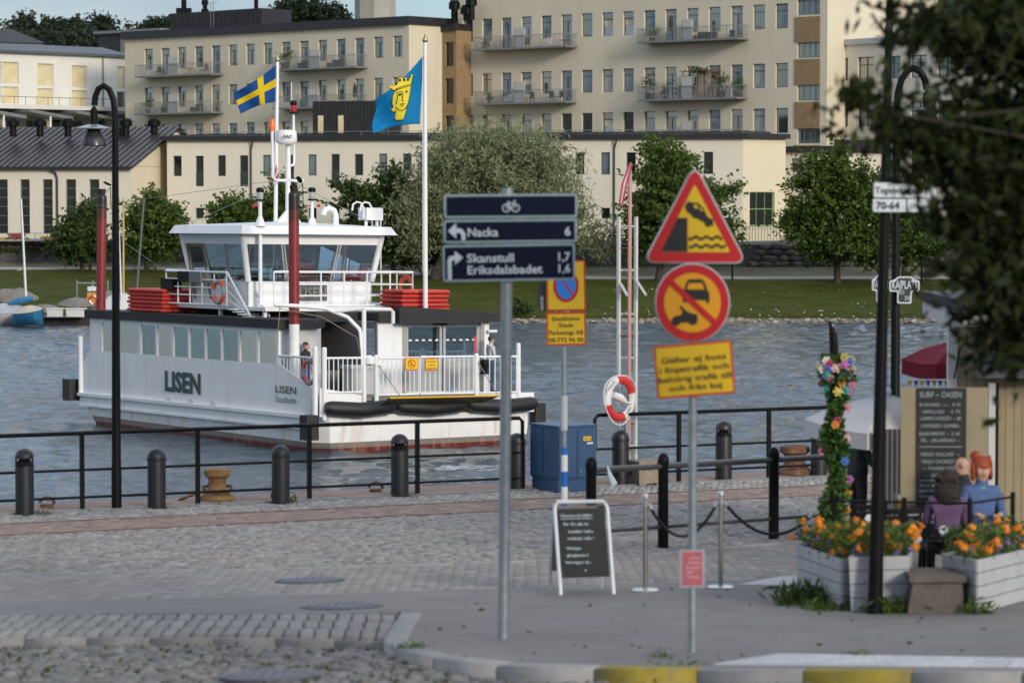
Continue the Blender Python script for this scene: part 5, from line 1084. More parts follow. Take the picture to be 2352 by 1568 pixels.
p2_ = FL(4.4, 10.0, 4.1); pole = thing('flagpole', 'white flagpole behind the wheelhouse flying the blue and yellow cross flag', 'flagpole', p2_, 'flagpoles on the ferry')
b = FM(); b.tube([(4.37, 10, 4.05), (4.51, 10, 12.1)], [.075, .055], 12); b.build('pole', SUPER, pole, smooth=True); b = FM(); b.lathe((4.51, 10, 12.08), [(.04, 0), (.085, .06), (.08, .12), (.03, .22), (.008, .3)], 10); b.build('finial', MATS['brass'], pole, smooth=True)
YS = p2_[1] - .05
wv2 = lambda u, v: .14 * u * math.sin(u * 8 + v * 2.5)
sf = flag_surface(((634, 150), (632.5, 233), (536, 214), (553, 262), (4, -4, 0)), YS, wv2)
us = sorted(set(list(np.linspace(0, .30, 9)) + list(np.linspace(.30, .44, 5)) + list(np.linspace(.44, 1, 15)))); vv = sorted(set(list(np.linspace(0, .37, 8)) + list(np.linspace(.37, .6, 5)) + list(np.linspace(.6, 1, 8))))
fl_ = thing('national_flag', 'blue flag with a yellow cross flying behind the ferry wheelhouse', 'flag', sf(0, 0)); flag_mesh('cloth', sf, us, vv, lambda u, v: 1 if (.30 < u < .44 or .37 < v < .6) else 0, [FBLUE, FYEL], fl_)
rf = flag_surface(((634, 376), (631, 413), (643, 414), (625, 428), (0, 0, 2)), YS - .1, lambda u, v: .1 * u)
fl_ = thing('striped_pennant', 'small limp red and white pennant tied low on the rear flagpole', 'flag', rf(0, 0)); flag_mesh('cloth', rf, np.linspace(0, 1, 9), np.linspace(0, 1, 8), lambda u, v: int(u * 4) % 2, [flagmat('pennant_red', (.62, .03, .06)), flagmat('pennant_white', (.75, .72, .72))], fl_)
# passengers
HAIRB = pbr('hair_brown', (.05, .03, .02), .7); HAIRBL = pbr('hair_blonde', (.55, .40, .22), .7, var=.3, scale=20); HAIRR = pbr('hair_red', (.30, .045, .012), .65, var=.3, scale=20)
YAWF = UA - math.pi / 2     # facing along the ferry's beam
phone = dict(ell=(-.22, .02, 1.13), wrl=(-.07, .25, 1.13), pal=(-.02, .30, 1.14), elr=(.22, .02, 1.13), wrr=(.07, .25, 1.13), par=(.02, .30, 1.14), nose=(0, .12, 1.62), anl=(-.07, .02, .09), tol=(-.09, .17, .035), knl=(-.09, .05, .5))
mp_ = FL(6.6, 1.0, 1.56); figure('bearded man in grey hoodie and jeans standing at the ferry rail with a phone', mp_, R(-62), phone, cloth('grey_hoodie', (.50, .52, .55)), DENIM, cloth('blue_shoes', (.03, .08, .30)), HAIRB, 'short', hoodie=True)
t_ = thing('phone', 'small phone held by the man at the ferry rail', 'phone', FL(6.6, 1.0, 1.56) + np.array([.29, .14, 1.17])); b = MB(); b.obox(BASE[t_.name], [.47, -.88, 0], [.88, .47, 0], Z3, (.035, .075, .006)); b.build('phone_body', BLACK, t_)
SIT = dict(pelvis=(0, 0, .50), spine=(0, -.01, .68), chest=(0, .0, .87), neckb=(0, .0, 1.01), neck=(0, .015, 1.09), jaw=(0, .04, 1.145), skull=(0, .02, 1.215), top=(0, 0, 1.285), nose=(0, .125, 1.185), shl=(-.165, 0, .97), ell=(-.22, .06, .72), wrl=(-.14, .28, .74), pal=(-.10, .35, .74), shr=(.165, 0, .97), elr=(.22, .06, .72), wrr=(.14, .28, .74), par=(.1, .35, .74),
           hil=(-.09, .02, .47), knl=(-.11, .42, .48), anl=(-.11, .42, .09), tol=(-.115, .57, .035), hir=(.09, .02, .47), knr=(.11, .42, .48), anr=(.11, .42, .09), tor=(.115, .57, .035))
figure('fair-haired passenger sitting behind the first saloon window of the ferry', FL(.55, 13.4, 1.75), R(-60), SIT, cloth('dark_jacket', (.03, .035, .03)), DARKCL, DARKCL, HAIRBL, 'long')
figure('passenger in dark clothes half hidden behind the near ferry funnel', FL(.75, 2.0, 1.45), R(-120), dict(), DARKCL, cloth('blue_trousers', (.02, .04, .20)), DARKCL, HAIRB, 'short', k=.97)
figure('skipper in pale shirt sitting inside the ferry wheelhouse', FL(3.3, 7.2, 4.25), R(60), SIT, cloth('pale_shirt', (.55, .57, .6)), DARKCL, DARKCL, HAIRB, 'short')
# ================================================================== trees and the far bank
LEAF_LIME = leafmat('linden_leaf', (.060, .105, .018), (.11, .165, .032)); LEAF_DARK = leafmat('dark_leaf', (.042, .075, .020), (.075, .115, .030)); LEAF_WILLOW = leafmat('willow_leaf', (.185, .21, .105), (.30, .32, .18), .3); LEAF_PINE = leafmat('pine_needles', (.014, .026, .014), (.03, .046, .022), .15); LEAF_FORE = leafmat('near_leaf', (.016, .028, .007), (.035, .046, .010), .25)
LEAF_HEDGE = leafmat('hedge_leaf', (.05, .07, .015), (.11, .115, .03)); GRASSM = leafmat('grass_blade', (.05, .07, .012), (.11, .12, .03), .4)
BARK = pbr('bark', (.05, .04, .032), .95, var=.4, scale=6, bump=.8, bscale=12)
def leaves(cent, size, aspect=1.0, droop=0.0, flat=0.3, fold=True):
    """one small folded leaf (two quads sharing a midrib) at every centre"""
    n = len(cent); d = rng.normal(size=(n, 3)); d[:, 2] = d[:, 2] * (1 - flat) - droop; d /= np.linalg.norm(d, axis=1)[:, None]
    w = np.cross(d, rng.normal(size=(n, 3))); w /= np.linalg.norm(w, axis=1)[:, None] + 1e-9
    s = size * rng.uniform(.6, 1.3, n)[:, None]; a = d * s; b = w * s * .5 / aspect
    v = np.stack([cent - a * .5, cent + b * .8 - a * .05, cent + a * .5, cent - b * .8 - a * .05], 1).reshape(-1, 3)
    return v, np.arange(4 * n, dtype=np.int32).reshape(-1, 4)
def clumps(ells, n, per, spread, shell=.5):
    """leaf centres in clusters spread through ellipsoids, more of them near the outside, with gaps between"""
    vol = np.array([e[3] * e[4] * e[5] for e in ells]) ** .7; k = rng.choice(len(ells), n, p=vol / vol.sum()); E = np.array(ells)[k]
    u = rng.normal(size=(n, 3)); u /= np.linalg.norm(u, axis=1)[:, None]; r = (shell + (1 - shell) * rng.random(n) ** .6) * rng.uniform(.86, 1.12, n)
    c = E[:, :3] + u * E[:, 3:] * r[:, None]; sp = spread * rng.uniform(.5, 1.4, n)
    # each cluster is a spray along an outward twig, thinner and flatter towards its tip
    d = u * np.array([1, 1, .45]) + np.array([0, 0, .12]); d /= np.linalg.norm(d, axis=1)[:, None]; t = rng.random((n, per)); ln = spread * 5.2 * rng.uniform(.5, 1.5, n)
    return c, (c[:, None, :] + d[:, None, :] * ((t - .55) * ln[:, None])[..., None] + rng.normal(size=(n, per, 3)) * (sp[:, None] * (1 - .6 * t))[..., None] * np.array([1, 1, .6])).reshape(-1, 3)
def tree(name, label, base, ells, n, per, spread, leaf, m, trunk_r, limbs=8, aspect=1.0, droop=0.0, group=None, shell=.5, cat='tree', top=None):
    base = np.array(base, float); t = thing(name, label, cat, base, group); c, pts = clumps(ells, n, per, spread, shell)
    if droop:
        pts[:, 2] -= np.abs(rng.normal(size=len(pts))) * droop
    v, q = leaves(pts, leaf, aspect, droop=.8 if droop else .1); arrmesh('crown', v, q, m, t)
    b = MB(); cen = np.mean(np.array(ells)[:, :3], 0); hi = np.array([cen[0], cen[1], max(e[2] for e in ells) + .3]); mid = base + (hi - base) * .45
    b.tube([base - [0, 0, .2], base + [0, 0, .4], mid + rng.normal(size=3) * .1, hi], [trunk_r * 1.35, trunk_r, trunk_r * .6, trunk_r * .12], 9)
    for i in range(limbs):
        e = c[i % len(c)]; s = base + (hi - base) * random.uniform(.3, .7); b.tube([s, (s + e) / 2 + [0, 0, .15], e], [trunk_r * .4, trunk_r * .22, trunk_r * .06], 6)
    b.build('trunk', BARK, t, smooth=True); return t
def el(px, py, Y, rx, ry, rz=None):
    p = P(px, py, Y); k = LENS_PX / Y; return (*p, rx / k, (rz or rx) / k, ry / k)
GT = 'trees along the far shore'
b_ = TER(189, 621); tree('linden_tree', 'small dark green tree behind the far ferry funnel at left', b_, [el(185, 555, b_[1], 58, 50), el(195, 510, b_[1], 36, 40), el(150, 560, b_[1], 28, 30), el(208, 480, b_[1], 16, 22)], 330, 34, .30, .24, LEAF_DARK, .16, group=GT)
b_ = TER(338, 622); tree('linden_tree', 'broad dark green tree beside the black lamp post at left', b_, [el(345, 545, b_[1], 62, 55), el(375, 520, b_[1], 50, 50), el(330, 495, b_[1], 40, 38), el(352, 455, b_[1], 20, 28), el(410, 545, b_[1], 28, 26)], 430, 34, .32, .25, LEAF_LIME, .2, group=GT)
b_ = TER(560, 626); tree('linden_tree', 'fresh green tree rising behind the left of the wheelhouse', b_, [el(535, 485, b_[1], 58, 38), el(575, 520, b_[1], 75, 60), el(520, 540, b_[1], 45, 40)], 340, 34, .30, .25, LEAF_LIME, .2, group=GT)
b_ = TER(655, 627); tree('linden_tree', 'narrow yellow-green tree behind the ferry mast', b_, [el(645, 465, b_[1], 38, 62), el(660, 530, b_[1], 52, 50)], 260, 34, .3, .24, LEAF_LIME, .18, group=GT)
b_ = TER(905, 634); tree('maple_tree', 'dark spreading tree with open twigs left of the silvery willow', b_, [el(870, 480, b_[1], 55, 50), el(830, 450, b_[1], 45, 32), el(900, 420, b_[1], 40, 45), el(795, 425, b_[1], 28, 12), el(775, 470, b_[1], 20, 8), el(905, 545, b_[1], 60, 55), el(820, 510, b_[1], 40, 26)], 430, 30, .28, .25, LEAF_DARK, .2, group=GT)
b_ = TER(1000, 642); b2 = TER(1080, 645)
tree('willow_tree', 'big silvery grey-green willow behind the cycle sign', b_, [el(1120, 370, b_[1], 150, 85, 110), el(1010, 430, b_[1], 95, 85, 90), el(1240, 400, b_[1], 85, 95, 90), el(1170, 315, b_[1], 110, 45, 80), el(1060, 340, b_[1], 85, 50, 70), el(1130, 490, b_[1], 160, 90, 110), el(1290, 480, b_[1], 60, 80, 60), el(960, 500, b_[1], 55, 90, 60), el(1370, 540, b_[1], 45, 50, 50)], 1500, 26, .42, .42, LEAF_WILLOW, .36, 16, aspect=3.2, droop=.45, group=GT)
b_ = TER(1030, 640); tree('maple_tree', 'dark understorey tree below the willow beside the white flagpole', b_, [el(1000, 560, b_[1] + 2, 75, 48), el(1080, 565, b_[1] + 2, 85, 45), el(930, 575, b_[1] + 2, 40, 36)], 330, 32, .32, .25, LEAF_DARK, .22, group=GT)
b_ = TER(1513, 644); tree('linden_tree', 'full green tree behind the ladder and the warning triangle', b_, [el(1530, 420, b_[1], 75, 75), el(1560, 500, b_[1], 115, 80), el(1480, 520, b_[1], 60, 70), el(1590, 560, b_[1], 90, 45), el(1515, 345, b_[1], 36, 42), el(1650, 440, b_[1], 50, 22), el(1660, 540, b_[1], 45, 40), el(1560, 370, b_[1], 40, 35)], 900, 32, .33, .25, LEAF_LIME, .24, 14, group=GT)
b_ = TER(1923, 651); tree('linden_tree', 'wide layered green tree left of the black right-hand lamp post', b_, [el(1925, 500, b_[1], 105, 95), el(1900, 410, b_[1], 62, 60), el(1975, 450, b_[1], 75, 75), el(1925, 355, b_[1], 26, 36), el(1850, 510, b_[1], 60, 55), el(1960, 570, b_[1], 120, 40), el(1840, 420, b_[1], 40, 14), el(1865, 375, b_[1], 26, 26)], 960, 32, .33, .25, LEAF_LIME, .24, 14, group=GT)
b_ = TER(2076, 652); tree('linden_tree', 'green tree on the far bank just right of the black lamp post', b_, [el(2080, 520, b_[1], 62, 75), el(2110, 560, b_[1], 70, 50), el(2060, 440, b_[1], 34, 42)], 380, 32, .32, .25, LEAF_LIME, .2, group=GT)
b_ = TER(1197, 728); tree('shrub', 'small dark shrub at the water edge below the cycle sign', b_, [el(1197, 710, b_[1], 17, 22)], 60, 26, .14, .16, LEAF_DARK, .05, 4, cat='shrub')
# hilltop pines, and trees behind the long block
GH = 'trees on the skyline'
for i, (px, py, w, h, Y, lb) in enumerate(((55, 62, 20, 22, 352, 'rounded dark pine on the skyline at far left'), (112, 70, 30, 22, 356, 'low dark pine with a ragged top on the left skyline'), (168, 66, 24, 18, 350, 'flat-topped pine in the middle of the left skyline'), (232, 58, 22, 16, 354, 'clear-stemmed pine next to the grey penthouse'), (345, 66, 18, 14, 348, 'pale small tree just left of the black roof penthouse'), (372, 62, 16, 14, 349, 'small tree touching the left edge of the black roof penthouse'))):
    p = P(px, py, Y); tree('pine_tree', lb, (p[0], p[1], 14.5), [el(px, py, Y, w, h), el(px - 6, py + 10, Y, w * 1.1, h * .7), el(px + 5, py - h * .6, Y, w * .5, h * .5)], 150, 30, .38, .34, LEAF_PINE, .25, 5, group=GH)
for px, py, w, h, lb in ((662, 40, 40, 26, 'dark tree clump at the left behind the long block roof'), (705, 30, 46, 30, 'tallest dark pine behind the long block roof'), (755, 42, 34, 24, 'dark pine at the right behind the long block roof, nearest the tower')):
    p = P(px, py, 345); tree('pine_tree', lb, (p[0], p[1], 15), [el(px, py, 345, w, h), el(px - 14, py - 8, 345, w * .5, h * .7), el(px + 16, py + 4, 345, w * .6, h * .7)], 220, 30, .45, .36, LEAF_PINE, .3, 6, group=GH)
p = P(150, 110, 340); c, pts = clumps([el(x, 105, 338 + (x % 7), 50, 30, 30) for x in range(-40, 320, 45)], 650, 26, .7, .42) [0:2]; v, q = leaves(pts, .42); arrmesh('hillside_wood', v, q, LEAF_PINE, kind='stuff')
# hedge, low wall and things on the left terrace
hd = thing('hedge', 'clipped yellow-green hedge on the low wall at far left', 'hedge', gp(60, 223).tolist() + [TZ]); c, pts = clumps([el(x, 573, 223.5, 30, 15, 18) for x in range(-60, 150, 18)], 420, 24, .2, .42) [0:2]; v, q = leaves(pts, .17); arrmesh('foliage', v, q, LEAF_HEDGE, hd)
for nm, lb, cat, px0, px1, y0, y1, Y, m in (('skip_container', 'dull red skip container behind the hedge at far left', 'container', 18, 52, 537, 556, 225.5, pbr('container_red', (.30, .04, .035), .6, var=.15)), ('builders_skip', 'yellow-green topped grey skip behind the hedge at left', 'container', 92, 145, 543, 556, 225.5, pbr('skip_grey', (.25, .27, .30), .6, var=.15)), ('yellow_barrier', 'small yellow barrier box at the left picture edge behind the hedge', 'barrier', -12, 14, 546, 556, 225.5, pbr('barrier_yellow', (.62, .36, .02), .6))):
    a = P(px0, y0, Y); z = P(px1, y1, Y); t = thing(nm, lb, cat, ((a[0] + z[0]) / 2, Y, z[2])); b = MB(); b.prism([(a[0], a[2]), (z[0], a[2]), (z[0] - .15, z[2]), (a[0] + .15, z[2])], (0, Y, 0), X3, Z3, (0, 1.4, 0)); b.build('bin_body', m, t)
    b = MB(); b.box((a[0] - .06, Y - .05, a[2] - .09), (z[0] + .06, Y + 1.45, a[2] + .02)); 
    for i in range(4): x = a[0] + (z[0] - a[0]) * (i + .5) / 4; b.box((x - .05, Y - .06, z[2] + .02), (x + .05, Y, a[2]))
    b.build('rim', MATS['barrier_yellow'] if 'builders' in nm else m, t)
rl = thing('terrace_fence', 'thin grey fence along the left terrace above the hedge', 'fence', P(100, 556, 224)); b = MB(); p, q = P(-60, 545, 224.5), P(165, 545, 224.5); zt_ = p[2]
b.tube([(p[0], p[1], zt_ + .3), (q[0], q[1], zt_ + .3)], .025, 5); b.tube([(p[0], p[1], zt_ - .1), (q[0], q[1], zt_ - .1)], .02, 5); b.build('fence_rail', GREY, rl)
for i in range(9): b = MB(); x = p[0] + (q[0] - p[0]) * i / 8; b.tube([(x, p[1], TZ), (x, p[1], zt_ + .3)], .03, 5); b.build('fence_post', GREY, rl)
# shore rocks
for i, (px, py, rx, rz, lb) in enumerate(((30, 690, 62, 40, 'large smooth grey rock above the boats at far left'), (105, 712, 40, 18, 'low brown rock behind the white dinghy boxes'), (190, 700, 62, 24, 'flat pale rock behind the lifebuoy board'), (260, 690, 70, 34, 'broad pale granite rock to the right of the lifebuoy board'), (370, 690, 85, 38, 'long smooth granite rock behind the red floats'), (330, 715, 60, 18, 'low brownish rock at the water below the granite'), (440, 700, 60, 28, 'rounded rock partly hidden by the ferry rail'))):
    p = TER(px, min(py, 730)); Y = p[1] - .8; c = P(px, py + rz * .35, Y); b = MB(); lump(b, c, (rx / LENS_PX * Y, 1.8, rz * 1.05 / LENS_PX * Y), .10, 14, 9); o = b.build('rock', ROCK, at=(c[0], c[1], c[2] - rz / LENS_PX * Y), smooth=True); tag(o, lb, 'rock', 'rocks on the far shore')
pts = []; vs_ = []
b = MB()
for i in range(260):
    px = random.uniform(980, 2360); p = TER(px, random.uniform(732, 741)); lump(b, p, (random.uniform(.06, .28), .2, random.uniform(.04, .13)), .25, 6, 4)
b.build('shore_stones', pbr('shore_stone', (.30, .26, .21), .9, var=.4, scale=2, isl=.4), kind='stuff')
px = rng.uniform(960, 2360, 5200); py = np.where(rng.random(5200) < .6, rng.uniform(724, 732, 5200), rng.uniform(660, 724, 5200)); cen = np.array([TER(a, c) for a, c in zip(px, py)]) + [0, 0, .05]; v, q = leaves(cen, .2, 4, droop=-1.6); arrmesh('bank_grass', v, q, GRASSM, kind='stuff')
px = rng.uniform(-20, 460, 1500); py = rng.uniform(640, 690, 1500); cen = np.array([TER(a, c) for a, c in zip(px, py)]) + [0, 0, .05]; v, q = leaves(cen, .2, 4, droop=-1.6); arrmesh('bank_grass', v, q, GRASSM, kind='stuff')
px = rng.uniform(1150, 2360, 420); py = rng.uniform(668, 732, 420); cen = np.array([TER(a, c) for a, c in zip(px, py)]) + [0, 0, .12]; v, q = leaves(cen, .11, 1); arrmesh('daisies', v, q, SIGNWHITE, kind='stuff')
# boats and jetty at far left
WOOD = pbr('weathered_planks', (.20, .18, .15), .9, var=.3, scale=3); TARPB = pbr('blue_tarpaulin', (.03, .16, .32), .6, var=.15, scale=3, bump=.4, bscale=4); TARPC = pbr('cream_tarpaulin', (.50, .46, .36), .7, var=.15, scale=3, bump=.4, bscale=4); MASTM = pbr('alloy_mast', (.50, .53, .57), .4, .3)
JY = 178.0
jt = thing('jetty', 'low floating timber jetty where the small boats lie at far left', 'jetty', atz(110, 738, WATER))
for i in range(44):
    a = -40 + i * 7.6; p = P(a, 728, JY); b = MB(); b.box((p[0], JY - .7, WATER + .42), (p[0] + .185, JY + .8, WATER + .48)); b.build('plank', WOOD, jt)
b = MB(); a, c = P(-40, 735, JY), P(292, 735, JY); b.box((a[0], JY - .6, WATER - .1), (c[0], JY + .7, WATER + .41)); b.build('float', pbr('wet_timber', (.03, .025, .02), .8), jt)
def hullboat(name, label, x0, x1, Y, z0, h, m, cover=None, peak=.0):
    t = thing(name, label, 'boat', ((x0 + x1) / 2, Y, WATER)); b = MB(); n_ = 9; vs = []; L = x1 - x0
    for i in range(n_):
        u = i / (n_ - 1); w = .95 * math.sin(math.pi * min(1, .18 + u * .55)) * (1 if u < .75 else (1 - (u - .75) * 2.6)); sh = .25 * u * u
        for j, (k, zz) in enumerate(((-1, h + sh), (-.75, h * .35), (0, -.15), (.75, h * .35), (1, h + sh))): vs.append((x0 + L * u, Y + k * max(w, .04), z0 + zz))
    fs = [tuple(range(5))]
    for i in range(n_ - 1):
        for j in range(4): a = i * 5 + j; fs.append((a, a + 1, a + 6, a + 5))
    b.add(vs, fs); b.build('hull', m, t, smooth=True); b = MB(); vs = []
    for i in range(n_):
        u = i / (n_ - 1); a, c = b.v, None; y0, y1 = Y - .9 * math.sin(math.pi * min(1, .2 + u * .6)), Y + .9 * math.sin(math.pi * min(1, .2 + u * .6)); zz = z0 + h + .25 * u * u
        vs += [(x0 + L * u, y0, zz + .02), (x0 + L * u, Y, zz + .08 + peak * math.sin(math.pi * u)), (x0 + L * u, y1, zz + .02)]
    fs = []
    for i in range(n_ - 1):
        for j in range(2): a = i * 3 + j; fs.append((a, a + 3, a + 4, a + 1))
    b.add(vs, fs); b.build('cover', cover or m, t, smooth=True); return t
BW = pbr('boat_white', (.58, .58, .56), .4, var=.06)
xx = lambda px, Y=176.5: (px - CX) / LENS_PX * Y
t = hullboat('sailing_boat', 'white sailing boat under a grey cover with a tall bare mast at far left', xx(-60), xx(66), 177, WATER, .62, BW, pbr('grey_cover', (.40, .42, .46), .7, bump=.3, bscale=4), .55)
b = MB(); b.tube([P(60, 692, 177), P(48.5, 457, 177)], [.09, .06], 8); b.tube([P(55, 617, 177), P(40, 621, 177)], .03, 6); b.build('mast', MASTM, t)
b = MB(); a, c = P(20, 697, 176.8), P(75, 686, 176.8); b.tube([a, (a + c) / 2 + [0, 0, .05], c], [.1, .22, .16], 8); b.build('boom_cover', TARPB, t)
t = hullboat('dinghy', 'small blue dinghy half covered by a cream tarpaulin at the jetty', xx(40), xx(106), 175.2, WATER + .25, .5, TARPB, TARPC, .35)
for x0, x1, lb in ((109, 146, 'white plastic deck box on the jetty, the one nearer the blue dinghy'), (153, 197, 'white plastic deck box on the jetty, the one nearer the lifebuoy board')):
    a, c = P(x0, 710, 176.5), P(x1, 727, 176.5); t = thing('deck_box', lb, 'box', ((a[0] + c[0]) / 2, 176.5, c[2])); b = MB(); b.prism([(a[0] + .03, c[2]), (c[0] - .03, c[2]), (c[0], a[2]), (a[0], a[2])], (0, 176.2, 0), X3, Z3, (0, .6, 0)); b.build('box_body', BW, t); b = MB(); b.box((a[0] - .04, 176.15, a[2] + .003), (c[0] + .04, 176.85, a[2] + .07)); b.build('lid', BW, t)
t = hullboat('sailing_boat', 'white boat under a peaked white cover behind the ferry stern, with yellow mast', xx(205), xx(318), 178.6, WATER + .05, .7, BW, BW, 1.0)
b = MB(); b.tube([P(283.5, 735, 178.6), P(283.5, 452, 178.6)], [.075, .055], 8); b.build('mast', pbr('mast_yellow', (.50, .36, .13), .5), t)
b = MB(); b.tube([P(280, 735, 178.3), P(273.5, 530, 178.3)], [.085, .05], 8); b.build('mast', MASTM, t)
t = hullboat('sailing_boat', 'boat mostly hidden behind the ferry roof with a dark leaning mast', xx(290), xx(400), 179.0, WATER + .05, .6, BW, None, .2); b = MB(); b.tube([P(310, 720, 179), P(331, 455, 179)], [.07, .06], 8); b.build('mast', pbr('grey_mast', (.12, .13, .14), .5, .3), t)
# lifebuoy board on the shore
t = thing('lifebuoy_board', 'grey steel stand on the shore with an orange board and a lifebuoy', 'lifebuoy stand', P(218, 712, 179.5)); Y = 179.5
b = MB()
for x0, y0, x1, y1 in ((177, 643, 177, 715), (214, 643, 214, 718), (248, 643, 248, 716), (212, 650, 198, 705), (177, 650, 248, 650)): b.tube([P(x0, y0, Y), P(x1, y1, Y)], .04, 6)
b.build('stand', GALV, t); b = MB(); a, c = P(201, 658, Y - .1), P(226, 668, Y - .1); b.box((a[0], Y - .12, c[2]), (c[0], Y - .08, a[2])); b.build('sign_plate', pbr('pale_sign', (.6, .66, .7), .5), t)
b = MB(); a, c = P(200, 672, Y - .1), P(226, 698, Y - .1); b.box((a[0], Y - .11, c[2]), (c[0], Y - .08, a[2])); b.build('back_board', pbr('board_orange', (.55, .25, .03), .6), t)
c = P(215, 689, Y - .2); ring('lifebuoy', c, (1, 0, 0), (0, 0, 1), .24, .07, [pbr('buoy_white', (.72, .70, .68), .5), pbr('buoy_red', (.58, .03, .03), .5)], t, sectors=2, n=24, fm=False)
# walkers, a kick scooter and lamp posts on the far path
for px, yaw, lb in ((955, .9, 'person in black walking on the far path, left of the two beside the cycle sign'), (1003, .9, 'person in black striding on the far path close to the cycle sign')):
    b_ = TER(px, 634); figure(lb, b_, -math.pi / 2 + .1, dict(knl=(-.1, .28, .53), anl=(-.1, .36, .12), tol=(-.11, .5, .10), knr=(.1, -.02, .5), anr=(.1, -.36, .14), tor=(.11, -.26, .04), ell=(-.22, -.18, 1.16), wrl=(-.2, -.2, .93), pal=(-.2, -.17, .86), elr=(.22, .1, 1.14), wrr=(.2, .28, 1.0), par=(.2, .34, .95)), DARKCL, DARKCL, DARKCL, HAIRB, 'short')
p = TER(178, 613); t = thing('kick_scooter', 'red electric kick scooter parked by the low wall at left', 'scooter', p); SR = pbr('scooter_red', (.55, .03, .04), .5); b = MB(); b.box(p + [0, -.08, .12], p + [.85, .08, .18]); b.build('footboard', SR, t)
b = MB(); b.tube([p + [-.05, 0, .12], p + [.1, 0, 1.1]], .03, 6); b.tube([p + [.1, -.22, 1.1], p + [.1, .22, 1.1]], .025, 6); b.build('steering_column', SR, t)
for dx in (-.1, .92): b = MB(); b.tube([p + [dx, -.03, .12], p + [dx, .03, .12]], .12, 12); b.build('wheel', RUBBER, t)
for px, py, top, lb in ((1682, 643, 505, 'dark lamp post on the far bank under the red triangle'), (2117, 655, 470, 'dark lamp post on the far bank near the crest')):
    b_ = TER(px, py); t = thing('far_lamp_post', lb, 'lamp post', b_, 'lamp posts on the far bank'); b = MB(); hgt = P(px, top, b_[1])[2] - b_[2]; b.tube([b_, b_ + [0, 0, hgt]], [.075, .05], 8); b.build('pole', BLACK, t); b = MB(); b.lathe(b_ + [0, 0, hgt], [(.06, 0), (.32, .02), (.3, .07), (.1, .2)], 12); b.build('lamp_head', GREY, t)
# things on the balconies
GB = 'things on the balconies'
CH = pbr('rattan_dark', (.035, .033, .033), .8); CHB = pbr('chair_wood', (.20, .11, .06), .7)
def bal_item(kind, f, px, py, lb, m=None, s=1.0, off=.7):
    a, z = f.st(px, py); o = f.pt(a, z, off); d = np.array([*f.d, 0]); nn = np.array([*f.nf, 0]); t = thing(kind, lb, kind.replace('_', ' '), o, GB); b = MB()
    if kind == 'balcony_chair':
        b.obox(o + Z3 * .45 * s, d, nn, Z3, (.25 * s, .25 * s, .03)); b.build('seat', m or CH, t); b = MB(); b.obox(o + Z3 * .72 * s - nn * .22 * s, d, nn, Z3, (.25 * s, .02, .26 * s)); b.build('backrest', m or CH, t)
        for i in (-1, 1):
            for j in (-1, 1): b = MB(); b.tube([o + d * .22 * i * s + nn * .22 * j * s, o + d * .22 * i * s + nn * .22 * j * s + Z3 * .44 * s], .02, 5); b.build('leg', m or CH, t)
    elif kind == 'balcony_sofa':
        b.obox(o + Z3 * .3, d, nn, Z3, (.8 * s, .35, .12)); b.build('seat', m or CH, t); b = MB(); b.obox(o + Z3 * .6 - nn * .3, d, nn, Z3, (.8 * s, .08, .25)); b.build('backrest', m or CH, t)
        for i in (-1, 1): b = MB(); b.obox(o + Z3 * .4 + d * i * .75 * s, d, nn, Z3, (.08, .35, .2)); b.build('armrest', m or CH, t)
    elif kind == 'potted_plant':
        b.lathe(o, [(.16 * s, 0), (.22 * s, .35 * s), (.19 * s, .35 * s)], 12); b.build('pot', CH, t); c, pts = clumps([(o[0], o[1], o[2] + .75 * s, .32 * s, .32 * s, .42 * s)], 24, 16, .1 * s, .3); v, q = leaves(pts, .13); arrmesh('foliage', v, q, LEAF_LIME if m is None else m, t)
    elif kind == 'closed_parasol': b.tube([o, o + Z3 * 2.3], .03, 6); b.build('pole', CH, t); b = MB(); b.lathe(o + Z3 * .95, [(.05, 0), (.2, .15), (.15, .9), (.03, 1.4)], 10); b.build('canopy', CH, t)
    elif kind == 'balcony_table': b.obox(o + Z3 * .7, d, nn, Z3, (.4 * s, .35, .02)); b.build('table_top', m or CH, t); b = MB(); b.tube([o, o + Z3 * .7], .04, 6); b.build('leg', m or CH, t)
